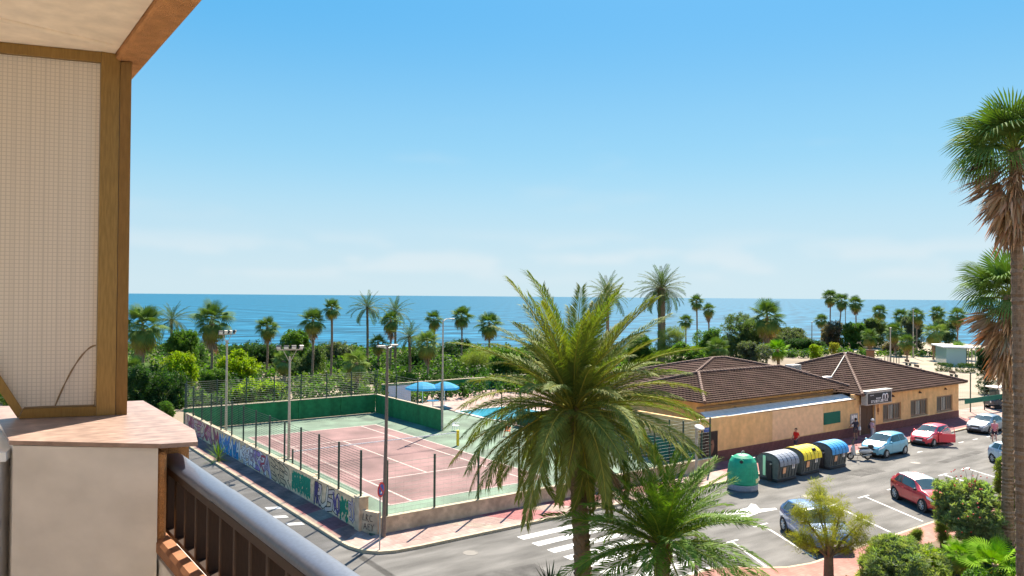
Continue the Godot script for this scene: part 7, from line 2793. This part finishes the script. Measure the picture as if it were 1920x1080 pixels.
# kind, x, height of the crown, z, leaf length, skirt, label
const PALMS := [
	["fan",19.05,7.63,-100.23,2.89,0.70,"broad fan palm with a brown skirt, nearest the balcony screen"],
	["date",24.72,7.69,-110.96,2.80,0.00,"drooping date palm behind the broad fan palm by the balcony screen"],
	["fan",27.39,8.07,-101.54,2.71,0.80,"tall fan palm with long brown skirt, left of the left floodlight mast"],
	["fan",35.44,6.89,-104.30,1.73,0.60,"small fan palm on a slim trunk between the two left floodlight masts"],
	["fan",37.33,8.07,-92.98,1.74,0.90,"shaggy fan palm with drooping dark skirt right of the middle floodlight mast"],
	["fan",39.61,9.62,-92.54,1.39,0.30,"slender tall fan palm with small round crown beside the shaggy one"],
	["date",52.17,9.33,-108.13,2.91,0.00,"spiky date palm with thin bare trunk standing against the sea"],
	["fan",37.93,3.54,-81.36,1.78,0.20,"squat bright green fan palm behind the back court wall"],
	["fan",32.68,3.37,-90.19,1.51,0.30,"low yellowish fan palm behind the middle floodlight mast"],
	["fan",50.80,4.40,-101.68,1.51,0.50,"little fan palm between the squat green palm and the tall street mast"],
	["fan",51.28,7.74,-98.85,1.65,1.00,"fan palm with long rusty skirt beneath the spiky feather crown"],
	["date",54.65,8.76,-103.82,2.78,0.00,"spiky feather palm rising behind the rusty skirted fan palm"],
	["date",48.64,5.86,-88.37,2.24,0.20,"full green feather palm left of the yellow skirted fan palm"],
	["fan",49.48,5.31,-85.27,1.83,0.80,"fan palm with yellow hanging leaves left of the tall lamp post"],
	["fan",62.45,7.58,-105.52,1.64,0.50,"dark fan palm crown just left of the tall court lamp post"],
	["fan",73.01,7.79,-113.89,2.12,0.10,"round crowned fan palm on short trunk right of the court lamp post"],
	["fan",68.32,7.04,-98.72,2.24,0.40,"fan palm at the left edge of the big date palm"],
	["date",56.81,11.55,-60.00,2.58,0.00,"upright dark feather palm behind the top of the big date palm"],
	["canary",88.40,12.72,-81.45,4.41,0.20,"thick trunked tall canary date palm above the restaurant roof"],
	["fan",117.90,10.58,-99.46,1.68,0.20,"slim tall fan palm just right of the canary date palm"],
	["fan",119.83,9.04,-98.04,1.57,1.00,"slim fan palm with hanging brown skirt right of its bare twin"],
	["fan",127.87,6.38,-110.74,1.73,0.20,"small low fan palm under the canary date palm fronds"],
	["fan",107.46,8.45,-76.10,3.09,1.10,"big fan palm with heavy brown skirt behind the middle of the roof"],
	["fan",171.20,11.83,-103.68,2.08,0.40,"leftmost of the three tall seaside fan palms above the right roof"],
	["fan",168.68,10.97,-99.32,2.02,0.60,"leaning middle one of the three tall seaside fan palms"],
	["fan",176.15,10.35,-100.03,2.08,0.70,"rightmost of the three tall seaside fan palms"],
	["fan",185.79,8.27,-99.14,2.13,0.40,"lone fan palm right of the three tall seaside palms"],
	["fan",175.03,7.57,-88.43,2.09,0.20,"fan palm with spread crown left of the pale promenade lamp post"],
	["fan",162.61,8.14,-78.95,1.91,0.70,"fan palm whose crown meets the pale promenade lamp post"],
	["fan",176.28,8.45,-81.30,1.91,0.50,"dark fan palm right of the pale promenade lamp post"],
	["fan",158.72,8.40,-69.40,1.91,0.80,"fan palm with ragged skirt left of the shaggy garden palm"],
	["fan",174.15,6.05,-107.71,1.85,0.10,"low fan palm crown left of the three tall seaside palms"],
	["fan",145.10,4.11,-79.43,1.80,0.90,"low brown skirted fan palm above the right roof ridge"],
	["fan",154.00,4.98,-79.09,2.20,1.00,"bushy brown fan palm on the promenade, centre of the low row"],
	["fan",140.89,3.67,-70.11,1.57,0.90,"short fan palm below the bushy brown promenade palm"],
	["fan",149.96,5.25,-69.64,2.28,1.00,"yellow green fan palm in front of the pavilion"],
	["fan",142.93,2.61,-62.40,1.82,0.60,"pale fan palm beside the pavilion roof"],
	["fan",84.84,4.48,-67.92,1.73,1.20,"squat fan palm with a full brown skirt behind the roof hip"],
	["fan",95.81,4.00,-66.05,1.65,0.10,"lime green squat fan palm right of the big skirted palm"],
	["fan",15.86,3.50,-87.68,1.68,0.10,"young fan palm with big silvery leaves at the foot of the balcony screen"],
]

# x, height of the middle, z, half width, half height, tint, label
const BUSHES := [
	[20.88,2.96,-91.43,2.14,1.55,"lime","bright lime bush in front of the skirted palm by the left floodlight mast"],
	[29.76,1.96,-98.55,2.69,1.75,"lime","lime bush right of the left floodlight mast, behind the back fence"],
	[26.13,0.95,-80.11,2.66,1.33,"lime","low lime hedge bush just behind the green back wall"],
	[23.69,1.44,-86.88,1.75,1.28,"green","mid green bush at the far corner of the graffiti wall"],
	[17.31,1.13,-84.12,3.35,2.48,"dark","dark green mass of shrub below the balcony ledge"],
	[37.51,2.01,-115.20,3.34,2.39,"dark","dark round tree against the sea between the floodlight masts"],
	[43.07,3.69,-114.82,2.29,1.80,"green","light green treetop behind the middle floodlight mast"],
	[40.20,1.54,-102.04,2.64,2.35,"olive","grey green shrub behind the middle floodlight mast"],
	[49.17,1.37,-112.82,2.83,2.33,"grey","dull grey bush at the foot of the slender tall palm"],
	[25.58,4.95,-107.84,2.12,1.84,"green","leafy green bush under the drooping date palm"],
	[16.26,0.53,-74.96,0.97,0.87,"green","small bright shrub at the outer corner of the graffiti wall"],
	[28.13,2.50,-113.41,1.94,1.94,"dark","dark bush behind the lime bush by the left mast"],
	[59.51,0.21,-107.68,3.72,1.69,"dark","dark shrub between the feather palm and the yellow skirted palm"],
	[74.51,1.55,-118.99,2.91,1.55,"dark","dark low bush right of the court lamp post by the sea"],
	[62.43,1.58,-93.12,3.10,2.02,"light","pale feathery tamarisk bush left of the big date palm"],
	[62.34,1.50,-84.49,3.20,2.18,"green","green bush hidden behind the left fronds of the big date palm"],
	[74.57,2.63,-94.11,2.83,2.16,"dark","dark bush behind the heart of the big date palm"],
	[48.28,0.99,-78.70,1.47,0.57,"hedge","clipped dark hedge behind the pool"],
	[45.35,0.98,-83.35,1.56,0.91,"green","rough green shrub left of the clipped hedge"],
	[107.93,5.60,-81.96,4.14,2.88,"olive","large dome shaped olive tree left of the big skirted palm"],
	[91.30,3.14,-66.89,2.24,1.80,"grey","grey green rounded shrub behind the left roof"],
	[96.87,4.38,-80.17,2.53,1.69,"green","green shrub left of the olive tree"],
	[80.85,3.37,-69.62,2.45,1.44,"green","mid green shrub above the roof hip"],
	[83.55,5.02,-75.08,2.29,1.68,"light","light green bush at the trunk of the canary date palm"],
	[154.07,2.52,-103.87,5.33,1.58,"grey","long grey hedge behind the lime squat palm"],
	[148.03,1.22,-95.90,4.57,1.37,"dark","dark trimmed hedge above the right roof slope"],
	[167.00,3.35,-100.56,2.99,2.24,"brown","brownish seaside bush at the foot of the three tall palms"],
	[118.59,2.47,-74.11,1.17,0.99,"lime","small lime bush left of the right roof apex"],
	[120.76,3.03,-72.51,0.81,0.81,"yellow","small yellowish bush by the right roof apex"],
	[166.26,3.85,-94.89,3.15,1.70,"green","green seaside bush right of the three tall palms"],
	[175.02,4.93,-94.65,3.74,1.75,"olive","olive seaside bush behind the low promenade palms"],
	[171.93,5.35,-84.51,3.06,1.88,"grey","grey seaside tree behind the pale promenade lamp"],
	[172.94,4.90,-77.55,2.74,1.83,"olive","olive bush above the pavilion roof"],
	[127.48,0.31,-57.63,1.18,0.76,"hedge","clipped hedge block left of the pavilion front"],
	[128.13,0.35,-54.67,1.33,0.83,"hedge","clipped hedge block with pale top right of the other"],
	[81.71,5.59,-32.97,1.25,1.77,"deep","dark green tree beside the shaggy garden palm"],
	[85.81,3.71,-83.35,2.45,1.80,"green","green bush behind the right fronds of the big date palm"],
	[82.27,2.55,-90.93,3.38,2.20,"dark","dark tree behind the crown of the big date palm"],
	[81.09,2.18,-64.47,1.66,0.62,"dark","dark shrub strip just above the tiled roof hip"],
	[159.15,0.91,-81.50,2.66,1.11,"brown","dry brown bush on the promenade sand"],
]
